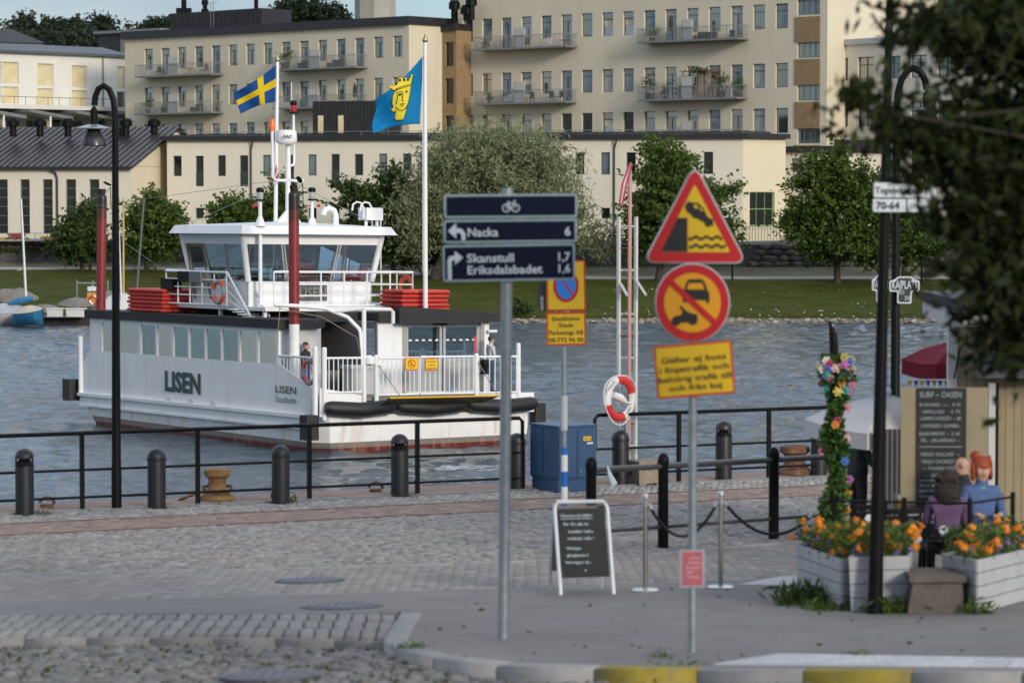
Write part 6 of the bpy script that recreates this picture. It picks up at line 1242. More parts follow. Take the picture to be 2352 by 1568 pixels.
for k, f, px, py, lb, m, s in (('balcony_chair', FACL, 375, 177, 'small dark chair on the upper left balcony of the long block', None, 1), ('balcony_table', FACL, 450, 176, 'wooden table on the upper left balcony of the long block', CHB, 1), ('balcony_chair', FACL, 482, 176, 'wooden chair on the upper left balcony of the long block', CHB, 1.2), ('potted_plant', FACL, 352, 262, 'bushy potted plant on the lower left balcony of the long block', None, 1.3), ('balcony_sofa', FACL, 400, 262, 'grey sofa on the lower left balcony of the long block', None, .8), ('balcony_sofa', FACL, 465, 261, 'dark covered seat on the lower left balcony of the long block', None, .6),
                           ('potted_plant', FACL, 668, 162, 'tall green potted plant on the balcony between the two flags', None, 1.9), ('balcony_sofa', FACL, 716, 161, 'dark covered sofa left of the screen on the balcony between the flags', None, .9), ('balcony_sofa', FACL, 785, 160, 'dark sofa right of the screen on the balcony between the flags', None, 1.0), ('balcony_table', FACL, 780, 250, 'pale table on the lower balcony above the black roof box', FR_WHITE, 1), ('closed_parasol', FACL, 828, 250, 'dark closed parasol on the lower balcony above the black roof box', None, .8),
                           ('potted_plant', FACR, 1128, 117, 'low potted plant on the upper balcony left of centre', None, .8), ('balcony_chair', FACR, 1220, 115, 'dark chair by the screen on the upper balcony left of centre', None, 1), ('balcony_chair', FACR, 1270, 113, 'pale chair on the upper balcony left of centre', FR_WHITE, 1), ('balcony_table', FACR, 1310, 112, 'dark table at the right end of the upper balcony left of centre', None, 1),
                           ('potted_plant', FACR, 1135, 240, 'flowering pot on the lower balcony left of centre', None, .8), ('balcony_sofa', FACR, 1186, 239, 'pale sofa on the lower balcony left of centre', FR_WHITE, .7), ('balcony_chair', FACR, 1230, 238, 'dark chair beside the screen on the lower balcony left of centre', None, 1), ('balcony_chair', FACR, 1275, 236, 'dark chair in the middle of the lower balcony left of centre', None, 1), ('balcony_chair', FACR, 1298, 235, 'dark chair at the right of the lower balcony left of centre', None, 1),
                           ('potted_plant', FACR, 1510, 100, 'leafy pot at the left end of the top right balcony', None, 1.3), ('closed_parasol', FACR, 1552, 99, 'dark closed parasol on the top right balcony', None, 1), ('balcony_sofa', FACR, 1632, 98, 'long grey sofa on the top right balcony', None, 1.2), ('balcony_chair', FACR, 1690, 97, 'dark chair at the right end of the top right balcony', None, 1),
                           ('potted_plant', FACR, 1504, 232, 'big dark plant at the left end of the crowded right balcony', LEAF_DARK, 1.9), ('potted_plant', FACR, 1540, 231, 'small potted plant near the door of the crowded right balcony', None, 1.0), ('potted_plant', FACR, 1578, 230, 'slim potted plant left of the pergola on the crowded right balcony', None, 1.1), ('balcony_chair', FACR, 1605, 229, 'wooden chair under the pergola on the crowded right balcony', CHB, 1), ('balcony_chair', FACR, 1640, 228, 'dark wooden armchair under the pergola on the crowded right balcony', CHB, 1.1), ('potted_plant', FACR, 1707, 226, 'green plant at the right end of the crowded right balcony', None, 1.4), ('potted_plant', FACR, 1668, 227, 'tall climbing plant right of the pergola on the crowded balcony', LEAF_DARK, 1.8)): bal_item(k, f, px, py, lb, m, s)
a, z = FACR.st(1590, 230); c_, _ = FACR.st(1655, 230); zt_ = FACR.st(1590, 165)[1]; t = thing('pergola', 'brown pergola overgrown with creeper on the crowded right balcony', 'pergola', FACR.pt((a + c_) / 2, z, .7), GB)
for s_ in (a, (a + c_) / 2, c_):
    for o_ in (.3, 1.3): b = MB(); b.tube([FACR.pt(s_, z, o_), FACR.pt(s_, zt_, o_)], .05, 5); b.build('post', CHB, t)
b = MB()
for i in range(8): q = a - .2 + (c_ - a + .4) * i / 7; b.tube([FACR.pt(q, zt_, .2), FACR.pt(q, zt_, 1.45)], .04, 5)
b.build('roof_slats', CHB, t, kind='stuff'); p = FACR.pt((a + c_) / 2, zt_, .8); c, pts = clumps([(p[0], p[1], p[2], 1.0, 1.0, .2), (p[0] + 1, p[1] - .6, p[2] - .5, .3, .3, .6)], 40, 18, .12, .2); v, q = leaves(pts, .14); arrmesh('creeper', v, q, LEAF_DARK, t)
# ================================================================== quay, street paving, kerbs
def gzv(x, y): return SLOPE * np.maximum(0, (x - QP[0]) * QN[0] + (y - QP[1]) * QN[1] - 3.0)
STONE = pbr('sett_stone', (.255, .242, .225), .85, var=.2, scale=6, isl=.32, bump=.3, bscale=40, stain=(.30, .22, .17), stain_amt=.5, stain_scale=(.9, .9, .9))
BRICKP = pbr('red_paver', (.27, .20, .165), .85, var=.2, scale=5, isl=.25); SLABM = pbr('grey_paver', (.25, .225, .205), .85, var=.15, scale=3, isl=.16); GRAN = pbr('kerb_granite', (.29, .285, .28), .85, var=.14, scale=7, isl=.12, bump=.2, bscale=50); PINK = pbr('pink_granite', (.27, .185, .145), .85, var=.2, scale=5, isl=.12, bump=.25, bscale=40); YEL = pbr('kerb_yellow', (.33, .25, .03), .75, var=.3, scale=5, stain=(.16, .15, .13), stain_amt=.9, stain_scale=(3, 3, 3)); STEEL = pbr('edge_steel', (.22, .23, .23), .55, .4)
def stoneverts(cx, cy, hx, hy, ang, ztop, dep=.07, bev=.012):
    """tops of stones with a bevel: arrays in, (N,12,3) vertices out"""
    n = len(cx); ca, sa = np.cos(ang), np.sin(ang); V = []
    for (k, zz) in ((1, -dep), (1, -bev), (None, 0)):
        for sx, sy in ((-1, -1), (1, -1), (1, 1), (-1, 1)):
            ex = hx * sx if k else (hx - bev) * sx; ey = hy * sy if k else (hy - bev) * sy
            x = cx + ex * ca - ey * sa; y = cy + ex * sa + ey * ca; V.append(np.stack([x, y, gzv(x, y) + ztop + zz], 1))
    return np.stack(V, 1)
STQ = np.array([(0, 1, 5, 4), (1, 2, 6, 5), (2, 3, 7, 6), (3, 0, 4, 7), (4, 5, 9, 8), (5, 6, 10, 9), (6, 7, 11, 10), (7, 4, 8, 11), (8, 9, 10, 11)])
def stonemesh(name, V, m, parent, kind='stuff'):
    n = len(V); q = (STQ[None] + (np.arange(n) * 12)[:, None, None]).reshape(-1, 4); return arrmesh(name, V.reshape(-1, 3), q, m, parent, kind=kind)
def polyY(line, x): return np.interp(x, [p[0] for p in line], [p[1] for p in line])
COB = [(-9, 36.0), (-6.25, 36.2), (-3.1, 36.0), (-.2, 36.2), (1.25, 36.76), (3.3, 38.3), (5, 39.6), (12, 45)]; PAV = [(-9, 32.0), (-5.5, 32.1), (-2.8, 32.1), (-.2, 32.4), (2, 32.6), (3.15, 32.9), (6, 33.6), (12, 35)]
ASP = [(-9, 30.9), (-5.25, 30.5), (-2.6, 29.95), (-1.02, 29.54)]; SET = [(-9, 28.8), (-4.88, 28.3), (-2.4, 27.75), (-1.06, 27.1)]; KERB = [(-1.0, 29.5), (-1.06, 26.7), (-.85, 25.8), (-.3, 24.75), (.4, 24.35), (1.14, 24.05), (3.99, 23.14), (9, 21.8)]
# coping of the quay and its wall
qw = MB(); 
for a in range(-30, 60, 3): 
    p, q = QL(a, -1.1), QL(a + 3, -1.1); qw.add([p - [0, 0, 4], q - [0, 0, 4], q - [0, 0, .02], p - [0, 0, .02]], [(0, 1, 2, 3)])
quay = qw.build('quay_wall', WALLM, kind='structure')
V = []
for i in range(-8, 22):
    c = QL(i * 1.52 + .3, -.62); o = stoneverts(np.array([c[0]]), np.array([c[1]]), np.array([.75]), np.array([.55]), R(25.1), random.uniform(-.012, .0), .3, .02); stonemesh('coping_stone', o, PINK, quay, kind=None)
b = MB()
for i in range(-8, 16):
    p, q = QL(i * 2.2, .18), QL(i * 2.2 + 2.19, .26); c = (QL(i * 2.2 + 1.095, .2)); b.obox(c + [0, 0, -.04], [*QD, 0], [*QN, 0], Z3, (1.09, .07, .055))
b.build('edge_strip', STEEL, quay)
def in_se(x, y): return (x - QP[0]) * QD[0] + (y - QP[1]) * QD[1], (x - QP[0]) * QN[0] + (y - QP[1]) * QN[1]





def grid(s0, s1, e0, e1, ps, pe):
    S, E_ = np.meshgrid(np.arange(s0, s1, ps), np.arange(e0, e1, pe)); off = (np.arange(S.shape[0]) % 2 * ps * .5)[:, None]; S = S + off; return S.ravel(), E_.ravel()
def place_se(S, E_): return QP[0] + QD[0] * S + QN[0] * E_, QP[1] + QD[1] * S + QN[1] * E_
# cobbles of the quay strip and the square, joined; they are far off and tiny
S, E_ = grid(-4, 24, .38, 1.58, .13, .11); x, y = place_se(S + rng.normal(0, .01, S.shape), E_); sq = bpy.data.objects.new('square', None); COL.objects.link(sq); sq['kind'] = 'structure'; BASE[sq.name] = np.zeros(3)
N = len(x); stonemesh('cobblestones', stoneverts(x, y, np.full(N, .058), np.full(N, .048), np.full(N, R(25.1)), rng.normal(-.004, .004, N)), STONE, sq)
S, E_ = grid(-5, 24, 1.72, 3.12, .215, .108); x, y = place_se(S, E_); N = len(x); stonemesh('brick_pavers', stoneverts(x, y, np.full(N, .104), np.full(N, .050), np.full(N, R(25.1)), rng.normal(-.003, .003, N)), BRICKP, sq)
for e_ in (1.62, 3.2):
    b = MB()
    for i in range(-4, 26): p = QL(i * 1.0, e_); b.obox(p + [0, 0, gz(*p[:2]) - .03], [*QD, 0], [*QN, 0], Z3, (.495, .045, .034))
    b.build('border_bricks', pbr('border_brick', (.16, .085, .075), .85, var=.2, scale=5), sq, kind='stuff')
xs_ = np.arange(-9, 11, .125); ys_ = np.arange(34.5, 53, .112); X, Y = np.meshgrid(xs_, ys_); X = X + (np.arange(len(ys_)) % 2 * .062)[:, None] + .03 * np.sin(Y * 2.4) ; X = X + rng.normal(0, .008, X.shape); Y = Y + .10 * np.abs(np.sin(X * 1.3)) + rng.normal(0, .007, Y.shape); X, Y = X.ravel(), Y.ravel(); s_, e_ = in_se(X, Y); ok = (e_ > 3.3) & (Y > polyY(COB, X) + .12); X, Y = X[ok], Y[ok]; N = len(X)
stonemesh('cobblestones', stoneverts(X, Y, .056 * rng.uniform(.9, 1.08, N), .050 * rng.uniform(.88, 1.08, N), rng.normal(0, .08, N), rng.normal(-.006, .005, N), .06, .013), STONE, sq)
xs_ = np.arange(-9, 11, .142); ys_ = np.arange(31.5, 40, .215); X, Y = np.meshgrid(xs_, ys_); Y = Y + (np.arange(len(xs_)) % 2 * .107)[None]; X, Y = X.ravel(), Y.ravel(); ok = (Y < polyY(COB, X) - .15) & (Y > polyY(PAV, X) + .12); X, Y = X[ok], Y[ok]; N = len(X)
stonemesh('paving_bricks', stoneverts(X, Y, np.full(N, .0700), np.full(N, .1065), np.zeros(N), rng.normal(-.003, .0015, N), .06, .003), SLABM, sq)
def kerbline(name, line, w, m, parent, ztop, L=.9, dep=.2, mats=None, yel=None):
    pts = [np.array(p, float) for p in line]; seg = [np.linalg.norm(b - a) for a, b in zip(pts[:-1], pts[1:])]; tot = sum(seg); n = int(tot / L); out = []
    def at(d):
        for a, b, l in zip(pts[:-1], pts[1:], seg):
            if d <= l: return a + (b - a) * d / l
            d -= l
        return pts[-1]
    for i in range(n):
        p, q = at(tot * i / n), at(tot * (i + 1) / n); c = (p + q) / 2; ang = math.atan2(q[1] - p[1], q[0] - p[0]); px = proj_px(np.array([c[0], c[1], gz(c[0], c[1])]))[0]
        V = stoneverts(np.array([c[0]]), np.array([c[1]]), np.array([np.linalg.norm(q - p) / 2 - .004]), np.array([w / 2]), np.array([ang]), np.array([ztop + random.uniform(-.004, .004)]), dep, .014); out.append(stonemesh(name, V, (YEL if yel and yel(px) else m), parent, kind=None))
    return out
kerbline('edging_stone', [p for p in COB], .16, GRAN, sq, .004, 1.0); kerbline('edging_stone', [p for p in PAV], .09, GRAN, sq, .003, 1.0)
# pavement and street asphalt: one sheet bounded by the kerb
poly = [(p[0], p[1] - .04) for p in reversed(PAV)] + [(-9, 30.9)] + ASP[1:] + [(p[0] + .1, p[1] + .02) for p in KERB[1:]] + [(12, 21)]
pv = MB(); pv.add([(x, y, gz(x, y)) for x, y in poly] , [tuple(range(len(poly)))]); pave = pv.build('pavement', ASPH, kind='structure')
kerbline('kerbstone', KERB, .22, GRAN, pave, .012, .82, .3, yel=lambda px: 1470 < px < 1715 or 1930 < px < 2200)
# near street: a strip of big setts, then rough cobbles, the nearest as single stones
rd = MB(); rp_ = [(-9, 28.8)] + SET[1:] + KERB[2:] + [(9, 18), (-9, 18)]; rd.add([(x, y, gz(x, y) - .12) for x, y in rp_], [tuple(range(len(rp_)))]); road = rd.build('road', EARTH, kind='structure')
SETM = pbr('big_sett', (.235, .225, .215), .85, var=.2, scale=5, isl=.2, bump=.3, bscale=30, stain=(.33, .25, .2), stain_amt=.4, stain_scale=(1, 1, 1))
for i in range(58):
    for j in range(3):
        x = -1.19 - i * .148 - j * .012; y1, y0 = polyY(ASP, x) + .05, polyY(SET, x) + .04; h = (y1 - y0) / 3; o_ = (.06 * ((i % 2) - .5)); a, c = y0 + h * j + (o_ if j else 0), y0 + h * (j + 1) + (o_ if j < 2 else 0)
        V = stoneverts(np.array([x]), np.array([(a + c) / 2]), np.array([.066]), np.array([(c - a) / 2 - .008]), np.array([.04 + random.uniform(-.03, .03)]), np.array([-.004 + random.uniform(-.005, .004)]), .09, .016); stonemesh('sett', V, SETM, road, kind=None)
kerbline('edging_stone', SET, .06, SETM, road, -.028, .6)
ROUGH = pbr('rough_cobble', (.175, .17, .165), .85, var=.25, scale=6, isl=.3, bump=.5, bscale=30, stain=(.10, .10, .05), stain_amt=.5, stain_scale=(1.2, 1.2, 1.2))
xs_ = np.arange(-6.2, 6.5, .155); ys_ = np.arange(20.5, 28.6, .135); X, Y = np.meshgrid(xs_, ys_); X = X + (np.arange(len(ys_)) % 2 * .077)[:, None] + rng.normal(0, .014, X.shape); Y = Y + rng.normal(0, .012, Y.shape) + .06 * np.sin(X * 1.7); X, Y = X.ravel(), Y.ravel(); kx = np.array([p[0] for p in KERB[1:]]); ky = np.array([p[1] for p in KERB[1:]])
lim = np.where(X < -1.15, polyY(SET, X) - .16, np.interp(X, kx, ky) - .24); ok = Y < lim; X, Y = X[ok], Y[ok]; N = len(X)
V = stoneverts(X, Y, .068 * rng.uniform(.85, 1.08, N), .058 * rng.uniform(.85, 1.08, N), rng.normal(0, .15, N), rng.normal(-.085, .009, N), .05, .022)
pc = [proj_px(np.array([X[i], Y[i], gz(X[i], Y[i]) - .085])) for i in range(N)]; seen = [i for i in range(N) if 0 < pc[i][0] < 2352 and pc[i][1] < 1575]; seen.sort(key=lambda i: Y[i]); one = set(seen[:290])
for i in seen[:290]: stonemesh('cobblestone', V[i:i + 1], ROUGH, road, kind=None)
stonemesh('cobblestones', V[[i for i in range(N) if i not in one]], ROUGH, road)
# white tactile slabs
TW = pbr('white_slab', (.55, .56, .58), .8, var=.12, scale=4, isl=.1)
def tactile(poly, nx, parent):
    A, B, C, D = (G(*p)[:2] for p in poly)
    for i in range(nx):
        a, b2 = A + (B - A) * i / nx, A + (B - A) * (i + .97) / nx; d, c = D + (C - D) * i / nx, D + (C - D) * (i + .97) / nx; b = MB(); tz = .014
        b.add([(q[0], q[1], gz(*q) + z) for z in (-.03, tz) for q in (a, b2, c, d)], [(4, 5, 6, 7), (0, 1, 5, 4), (1, 2, 6, 5), (2, 3, 7, 6), (3, 0, 4, 7)])
        for k in range(3):
            for l in range(4): q = a + (b2 - a) * (k + .5) / 3 + (d - a) * (l + .5) / 4; b.lathe((q[0], q[1], gz(*q) + tz), [(.02, -.002), (.012, .006)], 6)
        b.build('tactile_slab', TW, parent)
px = rng.uniform(900, 2300, 70); py = rng.uniform(1345, 1520, 70); cen = np.array([G(a, c) for a, c in zip(px, py)]) + [0, 0, .012]; v, q = leaves(cen, .06, 1.8, flat=.9); arrmesh('fallen_leaves', v, q, leafmat('fallen_leaf', (.10, .06, .02), (.06, .05, .02)), kind='stuff')
tactile([(1640, 1526), (2400, 1533), (2400, 1514), (1790, 1503)], 9, pave); tactile([(1700, 1343), (1845, 1348), (1845, 1323), (1790, 1326)], 4, pave)
kerbline('edging_stone', ASP, .07, SETM, pave, -.001, .8)
# manhole covers
for px, py, r, lb in ((712, 1333, .40, 'round iron manhole cover in the grey paver band'), (785, 1392, .42, 'round iron manhole cover in the asphalt strip'), (620, 1551, .42, 'round iron manhole cover among the near rough cobbles')):
    p = G(px, py, -.06 if py > 1450 else 0); t = thing('manhole_cover', lb, 'manhole cover', p, 'manhole covers'); n3 = np.array([-SLOPE * QN[0], -SLOPE * QN[1], 1]); 
    def sl(k): return [(p[0] + x, p[1] + y, gz(p[0] + x, p[1] + y) + (p[2] - gz(p[0], p[1])) + k) for x, y in circle(r, 28)]
    b = MB(); b.add(sl(-.03) + sl(.012), [tuple(range(28, 56))] + [(i, (i + 1) % 28, (i + 1) % 28 + 28, i + 28) for i in range(28)]); b.build('frame_ring', pbr('cast_iron', (.10, .10, .115), .55, .4, var=.2, scale=8), t)
    b = MB()
    for i in range(-4, 5):
        for j in range(-4, 5):
            if i * i + j * j < 18: x, y = p[0] + i * .085, p[1] + j * .085; z = gz(x, y) + (p[2] - gz(p[0], p[1])) + .012; b.box((x - .028, y - .028, z), (x + .028, y + .028, z + .008))
    b.build('lid_studs', MATS['cast_iron'], t, kind='stuff')
# weeds: tufts in the joints of the street, by the kerb and by the bollards
def tuft(label, p, n, r, h, m=GRASSM, parent=None):
    t = thing('weed_tuft', label, 'weeds', p, 'weed tufts'); c = np.array(p) + np.stack([rng.normal(0, r, n), rng.normal(0, r, n), np.abs(rng.normal(0, h * .45, n))], 1); v, q = leaves(c, h * .8, 4.0, droop=-1.2); arrmesh('blades', v, q, m, t, kind='stuff')
for px, py, n, r, h, lb in ((650, 1152, 150, .10, .16, 'grassy weeds at the foot of the bollard left of the ferry stern'), (930, 1138, 110, .14, .07, 'low weeds at the foot of the bollard below the gate'), (98, 1180, 90, .12, .08, 'low weeds right of the leftmost bollard'), (1260, 1125, 120, .3, .05, 'thin weeds along the foot of the blue cabinet'), (1480, 1112, 80, .2, .05, 'thin weeds at the foot of the concrete block'), (945, 1490, 130, .07, .07, 'weeds in the gutter at the kerb corner'), (1515, 1508, 110, .06, .05, 'weeds on the kerb top left of the yellow kerb'), (1590, 1548, 190, .14, .10, 'leafy weeds in the gutter before the yellow kerb'), (1980, 1505, 100, .07, .05, 'weeds in the white tactile slabs'), (380, 1165, 90, .14, .06, 'low weeds right of the second bollard from the left')): tuft(lb, G(px, py, -.08 if py > 1540 else 0), n, r, h, LEAF_LIME if py > 1480 else GRASSM)
jt_ = rng.choice(N, 1100); c = np.stack([X[jt_] + .075, Y[jt_] + rng.normal(0, .04, 1100), gzv(X[jt_], Y[jt_]) - .085], 1); c = np.repeat(c, 5, 0) + rng.normal(0, .016, (5500, 3)); v, q = leaves(c, .045, 2); arrmesh('joint_moss', v, q, leafmat('moss', (.05, .06, .012), (.09, .09, .02)), kind='stuff')
# ================================================================== quay furniture
def lamp_post(name, label, base, Y, shaft, arc, cyl, disc, bell, r0, r1, group):
    t = thing(name, label, 'lamp post', base, group); b = MB(); pts = [np.array(base) - [0, 0, .1], base + (P(*shaft[0], Y) - base) * .52, base + (P(*shaft[0], Y) - base) * .522, P(*shaft[0], Y), P(*shaft[0], Y)] ; k = [P(x, y, Y) for x, y in arc]
    b.tube([np.array(base) - [0, 0, .1], np.array(base) + [0, 0, .6], np.array(base) + [0, 0, .62], k[0]], [r0, r0, r0 * .93, r1 * 1.05], 14); b.tube(k, r1, 10); b.build('pole', BLACK, t, smooth=True)
    c0, c1 = P(*cyl[0], Y), P(*cyl[1], Y); w = cyl[2] / LENS_PX * Y; b = MB(); b.lathe(c1, [(w, 0), (w, (c0 - c1)[2] * .82), (w * .55, (c0 - c1)[2] * .9), (w * .4, (c0 - c1)[2])], 14); h = b.build('lamp_neck', BLACK, t, smooth=True)
    d = P(*disc[:2], Y); w = disc[2] / LENS_PX * Y; b = MB(); b.lathe(d, [(w, -.012), (w, .0), (w * .35, .05), (w * .1, .06)], 28); b.build('shade_disc', pbr('lamp_disc', (.30, .33, .36), .4, .4), t, smooth=True)
    if bell:
        q = P(*bell[:2], Y); w = bell[2] / LENS_PX * Y; hh = bell[3] / LENS_PX * Y; b = MB(); b.lathe(q, [(w, 0), (w * .96, hh * .25), (w * .82, hh * .6), (w * .5, hh * .9), (w * .48, hh * 1.2)], 24); b.build('lamp_shade', pbr('lamp_bell', (.035, .032, .032), .35, .2, coat=.2), t, smooth=True)
        b = MB(); b.lathe(q, [(w * .9, -.01), (w * .6, .03)], 20); b.build('lamp_glass', GREY, t)
    return t
GLP = 'gooseneck lamp posts on the quay'; Bp = G(268, 1167); Yl = Bp[1]
lamp_post('lamp_post', 'tall black gooseneck lamp post on the quay edge in front of the ferry', Bp, Yl, [(264, 300)], [(264.5, 330), (264, 260), (260, 228), (251, 206), (238, 197), (226, 204), (219, 222), (217, 243)], ((216, 244), (216, 291), 9), (214, 294, 40), (216, 334, 31, 35), .082, .05, GLP)
Yr = 46.5; Bq = np.array([P(2057, 800, Yr)[0], Yr, 0]); Bq[2] = gz(Bq[0], Bq[1])
lp2 = lamp_post('lamp_post', 'black gooseneck lamp post partly hidden behind the nearer right post, with two quay plates', Bq, Yr, [(2058, 240)], [(2059, 260), (2062, 215), (2070, 184), (2084, 163), (2099, 157), (2114, 165), (2124, 183), (2129, 206)], ((2129, 207), (2129, 250), 9.5), (2131, 254, 42), (2131, 292, 31, 34), .085, .055, GLP)
def kaj(px0, px1, py0, py1, Y, lines):
    a, c = P(px0, py0, Y), P(px1, py1, Y); w, h = c[0] - a[0], a[2] - c[2]; o = np.array([(a[0] + c[0]) / 2, Y, c[2]])
    def shape(g): return rounded([(-w * .24 + g, g), (w * .24 - g, g), (w * .24 - g, h * .44 + g), (w / 2 - g, h * .44 + g), (w / 2 - g, h * .84 - g), (w * .34 - g, h * .88 - g), (w * .2, h - g), (-w * .2, h - g), (-w * .34 + g, h * .88 - g), (-w / 2 + g, h * .84 - g), (-w / 2 + g, h * .44 + g), (-w * .24 + g, h * .44 + g)], .03, 3)
    b = MB(); b.prism(shape(0), o, X3, Z3, (0, .02, 0)); pl = b.build('quay_plate', SIGNWHITE, lp2); b = MB(); b.prism(shape(.022), o - [0, .004, 0], X3, Z3, (0, .006, 0)); b.build('plate_face', pbr('plate_slate', (.03, .032, .038), .5), pl)
    for s, dx, dz, sz, wd in lines: text(s, sz, o + [dx * w, -.008, dz * h], X3, Z3, SIGNWHITE, pl, bold=.012, width=wd * w, depth=.004)
kaj(2043, 2112, 635, 697, Yr - .12, [('KAJPLATS', 0, .55, .125, .84), ('311', -.1, .34, .07, .18), ('310', .1, .12, .07, .18)]); kaj(2003, 2040, 632, 695, Yr - .1, [('KAJPLATS', 0, .55, .11, .84), ('311', .0, .2, .07, .3)])
# quay railing in two lengths
def railing(label, s0, s1, posts, left_open):
    t = thing('quay_railing', label, 'railing', QL(s0, .05), 'quay railings'); b = MB(); z = 1.22
    def q(s, zz): return QL(s, .05, zz)
    for zz, r in ((z, .034), (.63, .022), (.19, .022)):
        if zz == z and not left_open: b.tube([q(s0, z - .6), q(s0, z - .06), q(s0 + .06, z), q(s1, z)], r, 8)
        elif zz == z: b.tube([q(s0, z), q(s1 - .06, z), q(s1, z - .06), q(s1, 0)], r, 8)
        else: b.tube([q(s0, zz), q(s1, zz)], r, 8)
        b.build('rail', BLACK, t, smooth=True); b = MB()
    for s in posts: b = MB(); b.obox(q(s, z / 2 - .02), [*QD, 0], [*QN, 0], Z3, (.034, .03, z / 2 + .02)); b.build('rail_post', BLACK, t)
railing('black three-bar railing on the quay edge in front of the ferry', -4.0, 7.76, [-3.9, -2.0, -.05, 1.9, 3.85, 5.8], True); railing('black three-bar railing on the quay right of the blue cabinet', 9.15, 24, [10.8, 12.62, 14.5, 16.4, 18.3, 20.2], False)
# bollards: plain domed ones and ones with a light slot
def bollard(slot):
    t = thing('bollard', '', 'bollard', (0, 0, 0), 'black domed bollards along the quay'); b = MB(); r = .148; b.lathe((0, 0, -.05), [(r, 0), (r, .80), (r * .99, .81)], 22); b.build('post', pbr('bollard_black', (.014, .014, .016), .42, var=.3, scale=10, stain=(.06, .06, .065), stain_amt=.3, stain_scale=(9, 9, 2)), t, smooth=True)
    dome = [(r * 1.0 * math.cos(a), r * .95 * math.sin(a)) for a in np.linspace(0, 1.5, 8)]
    if slot:
        b = MB(); b.lathe((0, 0, .76), [(r, 0), (r, .03), (r * .55, .11), (r * .5, .13)], 22); b.build('light_cone', BLACK, t, smooth=True)
        for k in range(4): b = MB(); a = k * 1.57 + .4; b.box((math.cos(a) * r * .9 - .012, math.sin(a) * r * .9 - .012, .78), (math.cos(a) * r * .9 + .012, math.sin(a) * r * .9 + .012, .91)); b.build('fin', BLACK, t)
        b = MB(); b.lathe((0, 0, .88), [(r * .98, 0), (r, .02)] + [(x, z + .02) for x, z in dome], 22); b.build('dome', MATS['bollard_black'], t, smooth=True)
    else:
        b = MB(); b.lathe((0, 0, .76), [(r * 1.06, 0), (r * 1.08, .02), (r * 1.06, .05), (r, .055)] + [(x, z + .055) for x, z in dome], 22); b.build('dome', MATS['bollard_black'], t, smooth=True)
    return t
bp_, bs_ = bollard(False), bollard(True); first = {0: True, 1: True}
for px, py, sl, lb in ((57, 1180, 1, 'slotted light bollard at the far left of the quay'), (360, 1165, 0, 'plain domed bollard right of the left lamp post'), (645, 1155, 0, 'plain domed bollard with weeds at its foot below the ferry hull'), (918, 1138, 1, 'slotted light bollard below the ferry boarding gate'), (1187, 1121, 0, 'plain domed bollard at the left side of the blue cabinet'), (1425, 1112, 0, 'plain domed bollard in front of the lifebuoy ladder'), (1662, 1100, 1, 'slotted light bollard right of the warning sign pole'), (1881, 1090, 0, 'plain domed bollard under the left corner of the white parasol')):
    p = G(px, py); src = bs_ if sl else bp_
    if first[sl]: src.location = tuple(p); BASE[src.name] = p; src['label'] = lb; first[sl] = False
    else: copy_tree(src, p, label=lb)
RUSTY = pbr('ochre_iron', (.30, .17, .07), .85, .05, var=.35, scale=10, bump=.5, stain=(.12, .055, .035), stain_amt=.8, stain_scale=(4, 4, 7))
def mooring(label, c, k, ch):
    t = thing('mooring_bollard', label, 'mooring bollard', c, 'rusty mooring bollards'); b = MB(); b.lathe(c, [(.34 * k, 0), (.33 * k, .04), (.22 * k, .12), (.165 * k, .2), (.17 * k, .33), (.2 * k, .36), (.245 * k, .39), (.255 * k, .44), (.24 * k, .49), (.16 * k, .515), (.03, .52)], 26); b.build('iron_post', RUSTY if ch else RUST, t, smooth=True)
    if ch:
        b = MB()
        for i in range(16): a = i * .39; b.tube([c + [math.cos(a + d) * .24, math.sin(a + d) * .24, .17 + .04 * math.sin(a) + (.02 if i % 2 else 0)] for d in (0, .2, .4)], .022, 6)
        for i in range(7): b.tube([c + [-.26 - i * .05, -.12, .14 - i * .02], c + [-.33 - i * .05, -.12 + (.03 if i % 2 else -.02), .11 - i * .02]], .024, 6)
        b.build('chain', RUST, t)
mooring('rusty mushroom mooring bollard with a chain behind the railing at left', QL(2.45, -.55, .0), .88, True); mooring('brown mooring bollard behind the railing at right, left of the garland', QL(13.45, -.45, 0), 1.1, False)
for px, py, lb in ((108, 1163, 'small rusty mooring ring and chain lump at far left'), (863, 1128, 'small rusty mooring ring on the quay edge below the ferry fenders')):
    p = G(px, py); t = thing('mooring_ring', lb, 'mooring ring', p, 'mooring rings'); b = MB()
    b.tube([p + [math.cos(a) * .12, .02 * math.sin(a), .05 + .1 * abs(math.sin(a))] for a in np.linspace(0, 6.28, 16)], .025, 6); b.build('ring', RUST, t); b = MB(); b.box(p + [-.1, -.06, 0], p + [.1, .06, .04]); b.build('base_plate', RUST, t)
# blue electrical cabinet
p0 = G(1282, 1131); cy_ = R(33); ca, cb = np.array([math.cos(cy_), math.sin(cy_), 0]), np.array([-math.sin(cy_), math.cos(cy_), 0]); CB = pbr('cabinet_blue', (.028, .075, .16), .45, var=.08, scale=4)
t = thing('electrical_cabinet', 'blue steel electrical cabinet on the quay between two bollards', 'cabinet', p0); wF, wS, hC = .78, .86, 1.10
def cbox(name, a0, a1, b0, b1, z0, z1, m=CB, parent=None): b = MB(); c = p0 + ca * (a0 + a1) / 2 + cb * (b0 + b1) / 2 + Z3 * (z0 + z1) / 2; b.obox(c, ca, cb, Z3, ((a1 - a0) / 2, (b1 - b0) / 2, (z1 - z0) / 2)); return b.build(name, m, parent or t)
cbox('plinth', .02, wF - .02, .03, wS - .03, -.1, .22); cbox('cabinet_body', .0, wF, .0, wS, .222, hC); cbox('roof', -.015, wF + .015, -.015, wS + .015, hC + .001, hC + .03)
